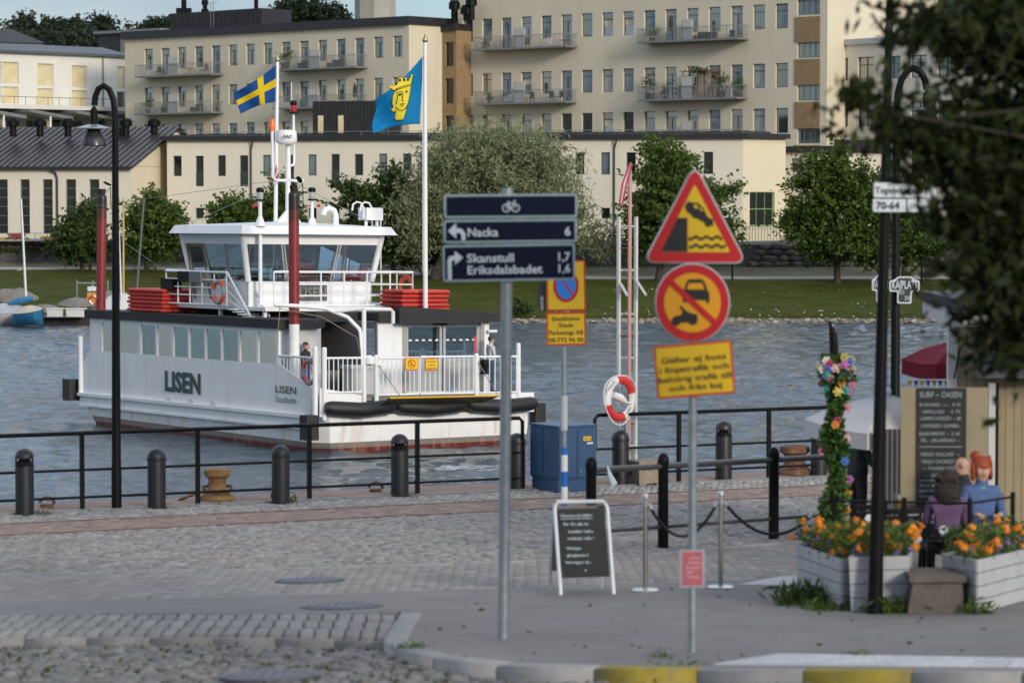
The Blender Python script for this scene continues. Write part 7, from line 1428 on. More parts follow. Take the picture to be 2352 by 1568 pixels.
for a0, a1 in ((.01, .37), (.385, .77)): cbox('door', a0, a1, -.018, .0, .25, hC - .03)
for b0, b1 in ((.02, .42), (.44, .84)): cbox('side_panel', -.014, 0, b0, b1, .25, hC - .03)
pl = cbox('label_plate', .5, .66, -.024, -.018, .86, .93, YELLOW); text('MÅ3 018', .038, p0 + ca * .58 - cb * .026 + Z3 * .876, ca, Z3, INK, pl, width=.12, depth=.002); cbox('sticker', .58, .7, -.022, -.018, .80, .83, SIGNWHITE)
b = MB(); b.ball(p0 + ca * .45 - cb * .025 + Z3 * .34, .014, 8, 6); b.build('lock', GALV, t)
# rescue ladder, boathook and lifebuoy
Yd = 52.3; t = thing('rescue_ladder', 'white rescue ladder with red rungs standing upright at the quay edge', 'ladder', P(1443, 1075, Yd)); LW = pbr('ladder_white', (.62, .63, .62), .5, var=.08); LR = pbr('ladder_red', (.25, .05, .05), .6)
for x0, x1 in ((1421, 1421.5), (1461, 1459)): b = MB(); b.tube([P(x0, 498, Yd), P(x1, 1075, Yd)], .037, 4); b.build('stringer', LW, t)
for i, y in enumerate(np.arange(520, 1070, 50.3)): b = MB(); b.tube([P(1421, y, Yd), P(1461, y, Yd)], .018, 6); b.build('rung', LR if i % 2 else LW, t)
for a, c in (((1426, 652), (1441, 678)), ((1463, 645), (1484, 677))): b = MB(); b.tube([P(*a, Yd - .05), P(*c, Yd - .3)], .03, 4); b.build('top_hook', LW, t)
t = thing('boathook', 'pinkish boathook pole standing in front of the rescue ladder', 'pole', P(1445, 1075, Yd - .15)); b = MB(); b.tube([P(1444, 1075, Yd - .15), P(1447, 420, Yd - .15), P(1448, 378, Yd - .15)], [.034, .034, .02], 8); b.build('shaft', pbr('pole_pink', (.55, .30, .25), .6, var=.15, scale=3), t)
for pts, m_ in (([(1445, 374), (1428, 420), (1420, 470)], 'streamer_red'), ([(1447, 376), (1432, 422), (1424, 468)], 'streamer_white'), ([(1449, 378), (1436, 424), (1427, 470)], 'streamer_red')):
    b = MB(); V = [P(x, y, Yd - .2) for x, y in pts]; W2 = [q + [.035, 0, .0] for q in V]; b.add([*V, *W2], [(0, 3, 4, 1), (1, 4, 5, 2)]); b.add([q - [0, .006, 0] for q in V + W2], [(1, 4, 3, 0), (2, 5, 4, 1)]); b.build('streamer', pbr(m_, (.45, .04, .09) if 'red' in m_ else (.6, .58, .57), .8), t)
t = thing('lifebuoy_post', 'short grey steel post carrying the red and white lifebuoy', 'post', P(1440, 1082, Yd - .25)); b = MB(); b.tube([P(1441, 1090, Yd - .25), P(1438, 966, Yd - .25)], .042, 8); b.build('post', GALV, t); b = MB(); b.tube([P(1438, 972, Yd - .25), P(1430, 972, Yd - .4)], .02, 6); b.build('bracket', GALV, t)
c = P(1424, 915, Yd - .5); t = thing('lifebuoy', 'red and white lifebuoy hanging on the grey post by the ladder', 'lifebuoy', c); BWH, BRD = pbr('buoy_white', (.72, .70, .68), .5), pbr('buoy_red', (.58, .03, .03), .5); ax_ = np.array([.68, .73, 0]); ring('ring', c, ax_, (.0, 0, 1), .33, .075, [BWH, BRD], t, sectors=2, n=40, phase=-1.3, fm=False)
b = MB(); b.tube([c + ax_ * -.2 + [0, -.1, .08], c + ax_ * .0 + [0, -.12, .02], c + ax_ * .14 + [0, -.1, -.06]], [.06, .075, .04], 10); b.tube([c + ax_ * .14 + [0, -.1, -.06], c + ax_ * .3 + [0, -.06, -.1]], .02, 6); b.build('line_float', BWH, t, smooth=True)
b = MB(); b.tube([c + (ax_ * math.cos(a) + Z3 * math.sin(a)) * (.43 + .03 * math.sin(3 * a)) + [0, -.02, 0] for a in np.linspace(0, 6.28, 28)], .012, 5, cap=False); b.build('grab_line', BWH, t)
text('STOCKHOLM', .05, c + ax_ * -.24 + [0, -.075, .2], np.array([.5, .5, .62]) / .94, np.array([-.4, -.4, .82]), INK, t, name='lettering', width=.3); text('HANSA', .05, c + ax_ * .24 + [0, -.075, -.24], np.array([.45, .45, .72]), np.array([-.5, -.5, .7]), INK, t, name='lettering', width=.18)
c0 = G(1480, 1111); t = thing('concrete_block', 'rough concrete counterweight block by the bollard and the ladder', 'block', c0); b = MB(); b.obox(c0 + [.02, .05, .22], [*QD, 0], [*QN, 0], Z3, (.25, .25, .19)); b.build('block_body', pbr('pebble_concrete', (.30, .24, .18), .95, var=.35, scale=12, bump=.6, bscale=50), t)
for s in (-.17, .17): b = MB(); b.obox(c0 + np.array([*QD, 0]) * s + [.02, .05, .0], [*QD, 0], [*QN, 0], Z3, (.07, .24, .04)); b.build('foot', MATS['pebble_concrete'], t)
# nearer railing of round posts
pA, pB = G(1523, 1255)[:2], G(1777, 1235)[:2]; dR = (pB - pA) / np.linalg.norm(pB - pA); LR_ = np.linalg.norm(pB - pA); t = thing('street_railing', 'black railing of stout round posts and two bars across the square', 'railing', (*pA, gz(*pA)))
tops = []
for k in (-.62, 0, 1, 2.0, 3.0):
    q = pA + dR * LR_ * k; z = gz(*q); b = MB(); b.lathe((q[0], q[1], z), [(.07, -.1), (.066, 1.05), (.075, 1.07), (.072, 1.14), (.05, 1.19), (.02, 1.21)], 14); b.build('post', BLACK, t, smooth=True); tops.append(np.array([q[0], q[1], z]))
for zz, r in ((1.04, .04), (.26, .028)):
    for a, c in zip(tops[:-1], tops[1:]): b = MB(); b.tube([a + [0, 0, zz], c + [0, 0, zz]], r, 8); b.build('rail', pbr('rail_grey', (.06, .06, .065), .4, .2), t, smooth=True)
q = tops[0] + [dR[0] * .3, dR[1] * .3, .92]; tt = thing('tied_rag', 'white rag of tape tied to the left end of the street railing', 'tape', q); b = MB(); b.tube([q + [-.03, -.05, .16], q + [0, -.06, .05], q + [.05, -.05, -.06], q + [.02, -.06, -.13]], [.012, .03, .05, .02], 6); b.build('tape_body', SIGNWHITE, tt, smooth=True)
# stanchions and rope
STEELP = pbr('brushed_steel_post', (.32, .30, .28), .35, .8, var=.1); st = []
for px, py, lb in ((1482, 1357, 'brushed steel rope stanchion by the chalk A-board'), (1655, 1350, 'brushed steel rope stanchion right of the warning sign pole')):
    p = G(px, py); t = thing('rope_stanchion', lb, 'stanchion', p, 'rope stanchions'); b = MB(); b.lathe(p, [(.148, 0), (.148, .018), (.13, .03), (.03, .036)], 22); b.build('foot_disc', pbr('polished_steel', (.5, .5, .5), .3, .8), t, smooth=True)
    b = MB(); b.tube([p + [0, 0, .03], p + [0, 0, .93]], .025, 10); b.build('post', STEELP, t, smooth=True); b = MB(); b.lathe(p + [0, 0, .90], [(.034, 0), (.034, .07), (.02, .08), (.02, .095), (.04, .10), (.038, .125), (.012, .14)], 14); b.build('cap', MATS['polished_steel'], t, smooth=True); st.append(p)
def rope(label, a, c, sag):
    t = thing('barrier_rope', label, 'rope', (a + c) / 2 - [0, 0, sag], 'barrier ropes'); pts = [a + (c - a) * k - Z3 * sag * 4 * k * (1 - k) for k in np.linspace(0, 1, 15)]; b = MB(); b.tube(pts, .017, 7); b.build('cord', BLACK, t, smooth=True)
    for e, n_ in ((pts[0], pts[1]), (pts[-1], pts[-2])): b = MB(); b.tube([e, e + (n_ - e) * .6], .021, 8); b.build('end_hook', MATS['polished_steel'], t)
h = np.array([0, 0, .93]); rope('black barrier rope sagging between the two steel stanchions', st[0] + h + [.03, 0, 0], st[1] + h - [.03, 0, 0], .36); rope('black barrier rope running from the right stanchion to the flower box', st[1] + h + [.03, 0, 0], P(1868, 1180, 31.3), .28)
# A-board
Ya = 31.28; fl0, fr0, bl0, br0 = G(1288, 1366), G(1410, 1364), G(1263, 1362) + [0, .45, 0], G(1385, 1358) + [0, .45, 0]; TL, TR = P(1273, 1152, Ya + .26), P(1394, 1151, Ya + .26); t = thing('a_board', 'white framed A-board with chalk writing standing on the pavement', 'sign', (fl0 + fr0) / 2)
AF = pbr('board_frame', (.62, .66, .69), .4, .1); b = MB(); b.tube([fl0, TL - (TL - fl0) * .07, TL + (TR - TL) * .06 - [0, 0, .0], TR - (TR - TL) * .06, TR - (TR - fr0) * .07, fr0], .021, 8); b.build('front_frame', AF, t, smooth=True)
for a, c in ((bl0, TL), (br0, TR)): b = MB(); b.tube([a - [0, 0, .03], c - [0, -.02, .03]], .016, 6); b.build('back_leg', AF, t)
def on_board(u, v, o=.0): q = TL + (TR - TL) * u; e = fl0 + (fr0 - fl0) * u; return q + (e - q) * v + np.array([0, -o, -o * .3])
b = MB(); b.add([on_board(u, v, o) for o in (.0, .02) for u, v in ((.06, .075), (.94, .07), (.95, .80), (.05, .81))], [(3, 2, 1, 0), (4, 5, 6, 7), (0, 1, 5, 4), (1, 2, 6, 5), (2, 3, 7, 6), (3, 0, 4, 7)]); bd = b.build('chalk_panel', pbr('chalkboard', (.018, .019, .021), .75, var=.15, scale=9), t)
b = MB(); b.add([bl0 + (TL - bl0) * k + (br0 - bl0) * u for k, u in ((.2, .0), (.2, 1), (.95, 1), (.95, 0))], [(0, 1, 2, 3)]); b.build('back_panel', pbr('board_back', (.25, .245, .23), .8), t)
CHALK = pbr('chalk', (.45, .55, .60), .9, var=.2, scale=40); ax_ = (TR - TL) / np.linalg.norm(TR - TL); up_ = (TL - fl0) / np.linalg.norm(TL - fl0)
for s, u, v, w in (('Välkommen till OASEN !', .40, .155, .66), ('Bär Du allt du', .38, .245, .50), ('beställer hellre', .46, .325, .50), ('mellanåt i bÅn !', .46, .40, .54), ('Vänligen håll', .38, .505, .46), ('gångbanan fri från', .48, .58, .66), ('barnvagnar & cyklar.', .47, .655, .70), ('v', .5, .74, .05)): text(s, .030, on_board(u, v, .024), ax_, up_, CHALK, bd, width=w * .52, bold=.012, depth=.004)
b = MB(); b.tube([on_board(.1, .175, .024), on_board(.7, .172, .024)], .004, 4); b.build('underline', CHALK, bd)
# cycle signpost
def board(parent, px0, py0, px1, py1, Y, roll, face, edge, bw, r=.03, name='sign_board', dep=.02):
    c = P((px0 + px1) / 2, (py0 + py1) / 2, Y); k = Y / LENS_PX; w, h = (px1 - px0) * k, (py1 - py0) * k; ax = np.array([math.cos(roll), 0, math.sin(roll)]); up = np.array([-math.sin(roll), 0, math.cos(roll)])
    b = MB(); b.prism(rect(w, h, r), c, ax, up, (0, dep, 0)); o = b.build(name, edge, parent); b = MB(); b.prism(rect(w - 2 * bw, h - 2 * bw, max(r - bw, .004)), c - [0, .003, 0], ax, up, (0, .003, 0)); b.build('sign_face', face, o); return o, c - np.array([0, .006, 0]), ax, up, k
def px_prism(name, pts, c, ax, up, k, m, parent, off=.002, cen=(0, 0)): b = MB(); b.prism([((x - cen[0]) * k, -(y - cen[1]) * k) for x, y in pts], c - [0, off, 0], ax, up, (0, off * .9, 0)); return b.build(name, m, parent)
bN = G(1156, 1466); Yn = bN[1]; t = thing('cycle_signpost', 'galvanised post with three navy cycle direction boards, Nacka and Skanstull', 'signpost', bN); b = MB(); b.tube([bN - [0, 0, .1], P(1166, 432, Yn)], .050, 12); b.build('pole', GALV, t, smooth=True)
EDGE = pbr('sign_edge', (.30, .40, .44), .4); rl_ = R(.7); Yf = Yn - .09
o, c, ax, up, k = board(t, 1020, 446, 1326, 500, Yf, R(.45), NAVY, EDGE, 5 * Yf / LENS_PX); C0 = (1173, 473)
for cx_ in (1163, 1184): b = MB(); b.tube([c + ax * ((cx_ - 1173) * k + 8.5 * k * math.cos(a)) + up * ((473 - 478) * k + 8.5 * k * math.sin(a)) for a in np.linspace(0, 6.28, 20)], 1.5 * k, 5, cap=False); b.build('bicycle_wheel', SIGNWHITE, o)
b = MB()
for a_, c_ in (((1163, 478), (1168, 467)), ((1168, 467), (1182, 467)), ((1168, 467), (1173, 479)), ((1173, 479), (1182, 467)), ((1184, 478), (1180, 462)), ((1180, 462), (1185, 461)), ((1165, 464), (1171, 464)), ((1163, 478), (1173, 479))): b.tube([c + ax * ((q[0] - 1173) * k) + up * ((473 - q[1]) * k) for q in (a_, c_)], 1.4 * k, 5)
b.build('bicycle_frame', SIGNWHITE, o)
def stext(s, px, py, cap, wpx, o, c, ax, up, k, cen, m=SIGNWHITE, bold=.02, align='LEFT', name='lettering'): return text(s, cap * k, c + ax * (px - cen[0]) * k - up * (py - cen[1]) * k, ax, up, m, o, name=name, bold=bold, align=align, width=wpx * k, depth=.003)
o, c, ax, up, k = board(t, 1019, 504, 1325, 557, Yf, R(.6), NAVY, EDGE, 5 * Yf / LENS_PX); cen = (1172, 530.5); stext('Nacka', 1073, 542, 19, 70, o, c, ax, up, k, cen); stext('6', 1296, 542, 19, 14, o, c, ax, up, k, cen)
px_prism('arrow', [(1029, 529), (1048, 511), (1048, 523), (1056, 523), (1064, 527), (1069, 536), (1069, 551), (1060, 551), (1060, 539), (1056, 534), (1048, 534), (1048, 547)], c, ax, up, k, SIGNWHITE, o, cen=cen)
o, c, ax, up, k = board(t, 1017, 561, 1321, 645, Yf, R(1.0), NAVY, EDGE, 5 * Yf / LENS_PX); cen = (1169, 603); stext('Skanstull', 1072, 601, 19, 108, o, c, ax, up, k, cen); stext('Eriksdalsbadet', 1072, 628, 19, 172, o, c, ax, up, k, cen); stext('1,7', 1278, 601, 19, 27, o, c, ax, up, k, cen); stext('1,6', 1278, 628, 19, 27, o, c, ax, up, k, cen)
px_prism('arrow', [(1028, 640), (1028, 595), (1032, 587), (1042, 585), (1045, 585), (1045, 574), (1064, 590), (1045, 606), (1045, 595), (1041, 595), (1037, 599), (1037, 640)], c, ax, up, k, SIGNWHITE, o, cen=cen)
for y in (470, 531, 603): b = MB(); q = P(1165, y, Yn); b.lathe(q - [0, 0, .03], [(.062, 0), (.062, .06)], 12); b.build('clamp', GALV, t)
# parking sign post with wrapped sleeve and blue and white rings
bP = G(1297, 1228); Yp = bP[1]; t = thing('parking_signpost', 'grey post with yellow no-parking sign and yellow phone plate, blue and white rings below', 'signpost', bP); b = MB(); b.tube([bP - [0, 0, .1], P(1295, 600, Yp)], .034, 10); b.build('pole', GALV, t, smooth=True)
b = MB(); b.tube([P(1296, 908, Yp), P(1296, 988, Yp)], .048, 10); b.build('plastic_sleeve', pbr('plastic_white', (.55, .55, .56), .3), t, smooth=True)
RBLUE = pbr('ring_blue', (.01, .13, .52), .4)
for y0, y1, m_ in ((1027, 1044, RBLUE), (1044, 1082, WHITE), (1082, 1117, RBLUE), (1117, 1155, WHITE), (1155, 1190, RBLUE)): b = MB(); b.tube([P(1296.5, y0, Yp), P(1296.5, y1, Yp)], .0455, 12); b.build('painted_ring', m_, t)
YED = pbr('plate_red_edge', (.60, .05, .01), .4); Yq = Yp - .06; kq = Yq / LENS_PX
o, c, ax, up, k = board(t, 1255, 598, 1345, 714, Yq, R(1), YELLOW, YED, 4 * kq, .03); cc = (1300, 656); u2 = lambda r1, r2, n: [(r1 * math.cos(a), r2 * math.sin(a)) for a in np.linspace(0, 2 * math.pi, n + 1)[:-1]]
b = MB(); b.prism([(x * k, y * k) for x, y in u2(29, 38, 40)], c - [0, .003, 0], ax, up, (0, .002, 0)); b.build('ban_disc', SIGNRED, o); b = MB(); b.prism([(x * k, y * k) for x, y in u2(22.5, 31, 40)], c - [0, .006, 0], ax, up, (0, .002, 0)); b.build('disc_face', SIGNBLUE, o)
px_prism('ban_bar', [(1281, 632), (1284, 629), (1320, 680), (1317, 684)], c - np.array([0, .006, 0]), ax, up, k, SIGNRED, o, cen=cc)
o, c, ax, up, k = board(t, 1255, 717, 1346, 793, Yq, R(1), YELLOW, YED, 4 * kq, .025); cc = (1300.5, 755)
for s, y, w in (('Stockholms', 736, 64), ('Stads', 751, 33), ('Parkerings AB', 768, 78), ('08-772 96 00', 785, 80)): stext(s, 1300, y, 9.5, w, o, c, ax, up, k, cc, INK, .01, 'CENTER')
b = MB(); q = P(1245, 681, Yp); b.box(q + [-.05, .02, -.20], q + [.05, .05, .20]); o = b.build('side_plate', pbr('plate_charcoal', (.035, .037, .038), .6), t); text('HUVUD', .045, q + [.022, .015, -.09], Z3, -X3, SIGNWHITE, o, width=.19, bold=.02)
# red triangle, round sign and yellow plate
bS = G(1590, 1497); Ys = bS[1]; t = thing('warning_signpost', 'grey post with red quay-edge triangle, red vehicle ban disc and yellow text plate', 'signpost', bS); b = MB(); b.tube([bS - [0, 0, .1], P(1592, 410, Ys)], .036, 12); b.build('pole', GALV, t, smooth=True)
Yt = Ys - .07; k = Yt / LENS_PX; AMB = pbr('sign_amber', (.82, .36, .008), .42, var=.03)
def flat(name, pts, m, parent, lift, cen, c, dep=None, roll=R(.4)): ax = np.array([math.cos(roll), 0, math.sin(roll)]); up = np.array([-math.sin(roll), 0, math.cos(roll)]); b = MB(); b.prism([((x - cen[0]) * k, -(y - cen[1]) * k) for x, y in pts], c - [0, lift, 0], ax, up, (0, dep or .002, 0)); return b.build(name, m, parent)
cen = (1595, 520); c = P(*cen, Yt); tri = [(1596, 381), (1712, 603), (1481, 601)]
o = flat('triangle_board', rounded(tri, 16 * 1.0, 6), SIGNRED, t, 0, cen, c, .025); b = MB(); b.tube([c + np.array([(x - cen[0]) * k, .014, -(y - cen[1]) * k]) for x, y in rounded(tri, 16, 6) + rounded(tri, 16, 6)[:1]], .012, 5, cap=False); b.build('rim', SIGNWHITE, o)
flat('triangle_face', rounded([(1596, 423), (1677, 580), (1517, 578)], 3, 2), YELLOW, o, .004, cen, c); flat('quay_pictogram', [(1557, 500), (1579, 500), (1579, 578), (1518, 577)], INK, o, .007, cen, c)
flat('car_pictogram', [(1573, 473), (1580, 463), (1594, 466), (1603, 466), (1616, 478), (1625, 498), (1638, 505), (1638, 518), (1622, 522), (1617, 511), (1600, 502), (1592, 500), (1586, 492), (1577, 486)], INK, o, .007, cen, c); flat('car_window', [(1593, 471), (1600, 470), (1604, 479), (1596, 479)], YELLOW, o, .010, cen, c); flat('car_window', [(1607, 474), (1616, 486), (1608, 483)], YELLOW, o, .010, cen, c)
for y in (547, 566): flat('wave_pictogram', [(x, y + 3 * math.sin((x - 1580) * .26) - 4) for x in range(1581, 1662 + (y > 550) * 8, 3)] + [(x, y + 3 * math.sin((x - 1580) * .26) + 3) for x in range(1659 + (y > 550) * 8, 1580, -3)], INK, o, .007, cen, c)
cen = (1590.5, 695); c = P(*cen, Yt); cir = lambda r, n=44: [(cen[0] + r * math.cos(a), cen[1] + r * 1.05 * math.sin(a)) for a in np.linspace(0, 2 * math.pi, n + 1)[:-1]]
o = flat('ban_board', cir(84), SIGNRED, t, 0, cen, c, .025); b = MB(); b.tube([c + np.array([(x - cen[0]) * k, .016, -(y - cen[1]) * k]) for x, y in cir(83) + cir(83)[:1]], .013, 5, cap=False); b.build('rim', SIGNWHITE, o)
flat('ban_face', cir(65), AMB, o, .004, cen, c); flat('car_pictogram', [(1570, 668), (1577, 647), (1583, 641), (1612, 641), (1619, 648), (1626, 668), (1630, 675), (1629, 695), (1622, 697), (1621, 690), (1578, 688), (1576, 695), (1569, 694), (1567, 676)], INK, o, .007, cen, c); flat('car_window', [(1578, 664), (1582, 650), (1613, 650), (1618, 665)], AMB, o, .010, cen, c)
flat('motorcycle_pictogram', [(1541, 737), (1548, 726), (1563, 723), (1568, 716), (1560, 705), (1564, 701), (1576, 714), (1588, 719), (1600, 722), (1603, 732), (1600, 744), (1588, 747), (1578, 740), (1564, 741), (1556, 748), (1545, 746)], INK, o, .007, cen, c)
flat('ban_bar', [(1534, 651), (1544, 641), (1651, 741), (1641, 751)], SIGNRED, o, .010, cen, c)
cen = (1594, 849); c = P(*cen, Yt); o, c2, ax, up, k2 = board(t, 1505, 788, 1685, 910, Yt, R(4.8), YELLOW, YED, 5 * k, .012, 'text_plate'); cc = (1595, 849)
for s, y, w in (('Gäller ej buss', 833, 150), ('i linjetrafik och', 855, 160), ('behörig trafik till', 877, 168), ('och från kaj', 898, 122)): stext(s, 1595, y - 4, 13, w, o, c2, ax, up, k2, cc, INK, .012, 'CENTER')
for y in (520, 695, 849): b = MB(); q = P(1591.5, y, Ys); b.lathe(q - [0, 0, .03], [(.048, 0), (.048, .05)], 12); b.build('clamp', GALV, t)
q = P(1590, 1305, Ys - .05); tp = thing('taped_notice', 'pink printed notice in a plastic sleeve taped round the warning sign pole', 'notice', q - [0, 0, .16]); b = MB(); b.prism([(x * .105, -.16 + .32 * (i > 0)) for i in (0, 1) for x in ((-1, 1) if not i else (1, -1))], q, X3, Z3, (0, .003, 0)); sl_ = b.build('plastic_sleeve', pbr('sleeve_plastic', (.45, .42, .44), .25), tp); b = MB(); b.prism(rect(.17, .285), q - [0, .004, 0], X3, Z3, (0, .003, 0)); o = b.build('sheet', pbr('notice_rose', (.50, .12, .15), .6, var=.35, scale=16), tp)
for i in range(5): b = MB(); b.prism(rect(random.uniform(.06, .12), .014, 0, random.uniform(-.02, .02), .09 - i * .04), q - [0, .006, 0], X3, Z3, (0, .001, 0)); b.build('print_line', pbr('print_pale', (.55, .36, .38), .7), o)
# ================================================================== the cafe corner on the right
bL = G(2010, 1408); Yk = bL[1]; t = thing('street_post', 'near black post on the right carrying the white street name plates', 'post', bL); b = MB(); tp_ = P(2045, -60, Yk); b.tube([bL - [0, 0, .1], bL + [0, 0, .03], bL + [0, 0, .04], tp_], [.085, .085, .072, .035], 16); b.build('pole', BLACK, t, smooth=True)
Yv = Yk - .1
o, c, ax, up, k = board(t, 2007, 420, 2150, 454, Yv, R(-.3), SIGNWHITE, pbr('plate_rim', (.5, .55, .6), .5), .004, .012, 'street_plate'); text('Tegelviksgatan', 14 * k, c + ax * -10 * k - up * 7 * k, ax, up, pbr('plate_ink', (.03, .035, .06), .6), o, width=116 * k, bold=.015)
o, c, ax, up, k = board(t, 2005, 457, 2081, 487, Yv, R(-.3), SIGNWHITE, MATS['plate_rim'], .004, .012, 'number_plate'); text('70-64', 16 * k, c - up * 8 * k - ax * 4 * k, ax, up, MATS['plate_ink'], o, width=54 * k, bold=.03)
o, c, ax, up, k = board(t, 2084, 457, 2148, 487, Yv, R(-.3), SIGNWHITE, MATS['plate_rim'], .004, .012, 'district_plate'); text('S:t Barnäng', 8 * k, c - up * 5 * k, ax, up, MATS['plate_ink'], o, width=52 * k)
# planters
PW = pbr('planter_white', (.44, .45, .46), .7, var=.12, scale=3, stain=(.28, .34, .38), stain_amt=.55, stain_scale=(2.5, 2.5, .8)); SOIL = pbr('soil', (.03, .022, .015), .95)
MAR = pbr('marigold', (.66, .21, .006), .7, var=.2, scale=30, isl=.15); PUR = pbr('small_purple_flower', (.16, .13, .36), .7)
b = MB(); lump(b, np.array([0, 0, 0]), (.042, .042, .028), .18, 9, 6)
for i in range(12): a = i * .52; b.obox([math.cos(a) * .032, math.sin(a) * .032, .012 * (i % 2)], [math.cos(a), math.sin(a), .3], [-math.sin(a), math.cos(a), 0], Z3, (.02, .013, .005))
mar0 = b.build('marigold', MAR); mar_me = mar0.data; bpy.data.objects.remove(mar0)
def planter(label, A, B, C, D, h, flare, nfl, dens, group='white flower boxes'):
    """four ground corners A B C D (anticlockwise from the near left), leaning board sides"""
    cen = (A + B + C + D) / 4; t = thing('planter', label, 'planter', cen, group); cs = [A, B, C, D]; n = 4
    def at(i, z): q = cs[i]; v = (q - cen)[:2]; v = v / np.linalg.norm(v) * flare * z / h; return np.array([q[0] + v[0], q[1] + v[1], q[2] + z])
    for i in range(4):
        j = (i + 1) % 4
        for r in range(n):
            z0, z1 = h * r / n + .006, h * (r + 1) / n - .004; p = [at(i, z0), at(j, z0), at(j, z1), at(i, z1)]; nn = np.cross(p[1] - p[0], p[3] - p[0]); nn = nn / np.linalg.norm(nn) * .025; b = MB(); b.add([*p, *[q - nn for q in p]], [(0, 1, 2, 3), (7, 6, 5, 4), (0, 4, 5, 1), (1, 5, 6, 2), (2, 6, 7, 3), (3, 7, 4, 0)]); b.build('plank', PW, t)
    b = MB(); b.add([at(i, h * .9) for i in range(4)], [(0, 1, 2, 3)]); b.build('soil', SOIL, t)
    u, v = rng.random(dens), rng.random(dens); T = [at(i, h) for i in range(4)]; pos = lambda u, v: T[0] * ((1 - u) * (1 - v)) + T[1] * (u * (1 - v)) + T[2] * (u * v) + T[3] * ((1 - u) * v)
    c = np.array([pos(a, d) for a, d in zip(u, v)]) + np.stack([rng.normal(0, .03, dens), rng.normal(0, .03, dens), rng.uniform(-.05, .26, dens)], 1); lv_, q = leaves(c, .085, 2.2); arrmesh('foliage', lv_, q, LEAF_LIME, t)
    for i in range(nfl):
        a, d = random.random(), random.random() ** 1.3; p = pos(a, d) + [random.uniform(-.07, .07), random.uniform(-.1, .05), random.uniform(.02, .27)]; m = bpy.data.objects.new('marigold', mar_me); COL.objects.link(m); m.parent = t; m.location = p - cen; m.rotation_euler = (random.uniform(.2, 1.1), random.uniform(-.5, .5), random.uniform(0, 6)); s = random.uniform(.6, 1.1); m.scale = (s, s, s)
    for i in range(9): p = pos(random.random(), random.random() * .4) + [0, -.04, random.uniform(-.03, .12)]; b = MB(); lump(b, p, (.03, .03, .025), .3, 6, 4); b.build('small_flower', PUR, t)
    return t
g3 = lambda x, y: np.array([x, y, gz(x, y)])
planter('long white board flower box receding to the left, full of marigolds', g3(2.98, 31.0), g3(3.2, 28.9), g3(3.75, 29.4), g3(3.5, 31.2), .50, .06, 36, 1200); planter('white board flower box with graffiti behind the near black post', g3(3.27, 28.62), g3(3.80, 28.60), g3(4.08, 30.0), g3(3.55, 30.05), .54, .07, 26, 900); planter('white board flower box at the right edge behind the concrete block', g3(4.42, 28.15), g3(5.35, 29.9), g3(4.95, 30.6), g3(3.98 + .25, 29.0), .52, .06, 30, 900)
p = G(2150, 1408); t = thing('concrete_plinth', 'weathered concrete block between the white flower boxes', 'block', p); CW = pbr('weathered_concrete', (.12, .105, .09), .95, var=.3, scale=5, bump=.5, bscale=25); b = MB(); b.prism([(-.27, 0), (.27, 0), (.25, .30), (-.22, .30)], p, X3, Z3, (0, .5, 0)); b.build('block_body', CW, t); b = MB(); b.box(p + [-.26, -.05, .303], p + [.28, .55, .37]); b.build('capstone', CW, t)
for px, py, n, rr, h, lb in ((1850, 1385, 420, .15, .20, 'big leafy weed clump at the left foot of the flower boxes'), (1900, 1398, 300, .14, .10, 'spreading low weeds in front of the long flower box'), (1960, 1400, 160, .12, .08, 'low weeds left of the near black post foot'), (2050, 1405, 260, .11, .14, 'weeds between the near black post and the concrete block'), (2250, 1408, 120, .07, .13, 'grassy tuft before the right-hand flower box')): tuft(lb, G(px, py), n, rr, h, LEAF_DARK if n > 400 else LEAF_LIME)
# flower garland wound round a black pole
Yg = 33.5; q = P(1915, 1260, Yg); q[2] = gz(q[0], q[1]); t = thing('garland_pole', 'black pole wound with a garland of leaves and coloured paper flowers', 'pole', q); b = MB(); b.tube([q, P(1915, 790, Yg)], .05, 10); b.build('pole', BLACK, t); b = MB(); b.tube([P(1915, 792, Yg), P(1913, 765, Yg), P(1906, 738, Yg)], [.05, .045, .012], 8); b.build('spear_tip', BLACK, t); b = MB(); b.tube([P(1917, 790, Yg), P(1911, 745, Yg)], .016, 6); b.build('white_strip', SIGNWHITE, t)
cl = []
for i in range(2600): y = random.uniform(812, 1205); k = Yg / LENS_PX; w = (36 if y < 880 else 28) + 9 * math.sin(y * .045); a = random.uniform(0, 6.28); r_ = random.random() ** .5; c = P(1917 + 6 * math.sin(y * .03), y, Yg); cl.append(c + [math.cos(a) * w * k * r_, math.sin(a) * w * k * r_ - .05, 0])
lv_, qd = leaves(np.array(cl), .085, 1.6); arrmesh('garland_leaves', lv_, qd, leafmat('garland_leaf', (.03, .075, .015), (.10, .19, .04)), t)
PAL = [(.60, .50, .12), (.60, .24, .03), (.55, .20, .28), (.06, .34, .30), (.40, .03, .11), (.45, .15, .40), (.05, .15, .45), (.70, .66, .62), (.70, .45, .42)]
for i in range(34):
    y = random.choice([random.uniform(812, 900), random.uniform(812, 1190)]); a = random.uniform(2.4, 6.9); k = Yg / LENS_PX; w = (38 if y < 890 else 32) * k; c = P(1917 + 6 * math.sin(y * .03), y, Yg) + [math.cos(a) * w, math.sin(a) * w * .8 - .05, 0]; col = PAL[i % len(PAL)]; b = MB(); r_ = random.uniform(.02, .038); lump(b, c, (r_, r_, r_ * .8), .12, 8, 5)
    for j in range(6): b.obox(c + [math.cos(j * 1.05) * r_, -.01, math.sin(j * 1.05) * r_], [math.cos(j * 1.05), 0, math.sin(j * 1.05)], [0, 1, 0], [-math.sin(j * 1.05), 0, math.cos(j * 1.05)], (.02, .006, .015))
    b.build('paper_flower', pbr('paper_%d' % (i % len(PAL)), col, .7), t)
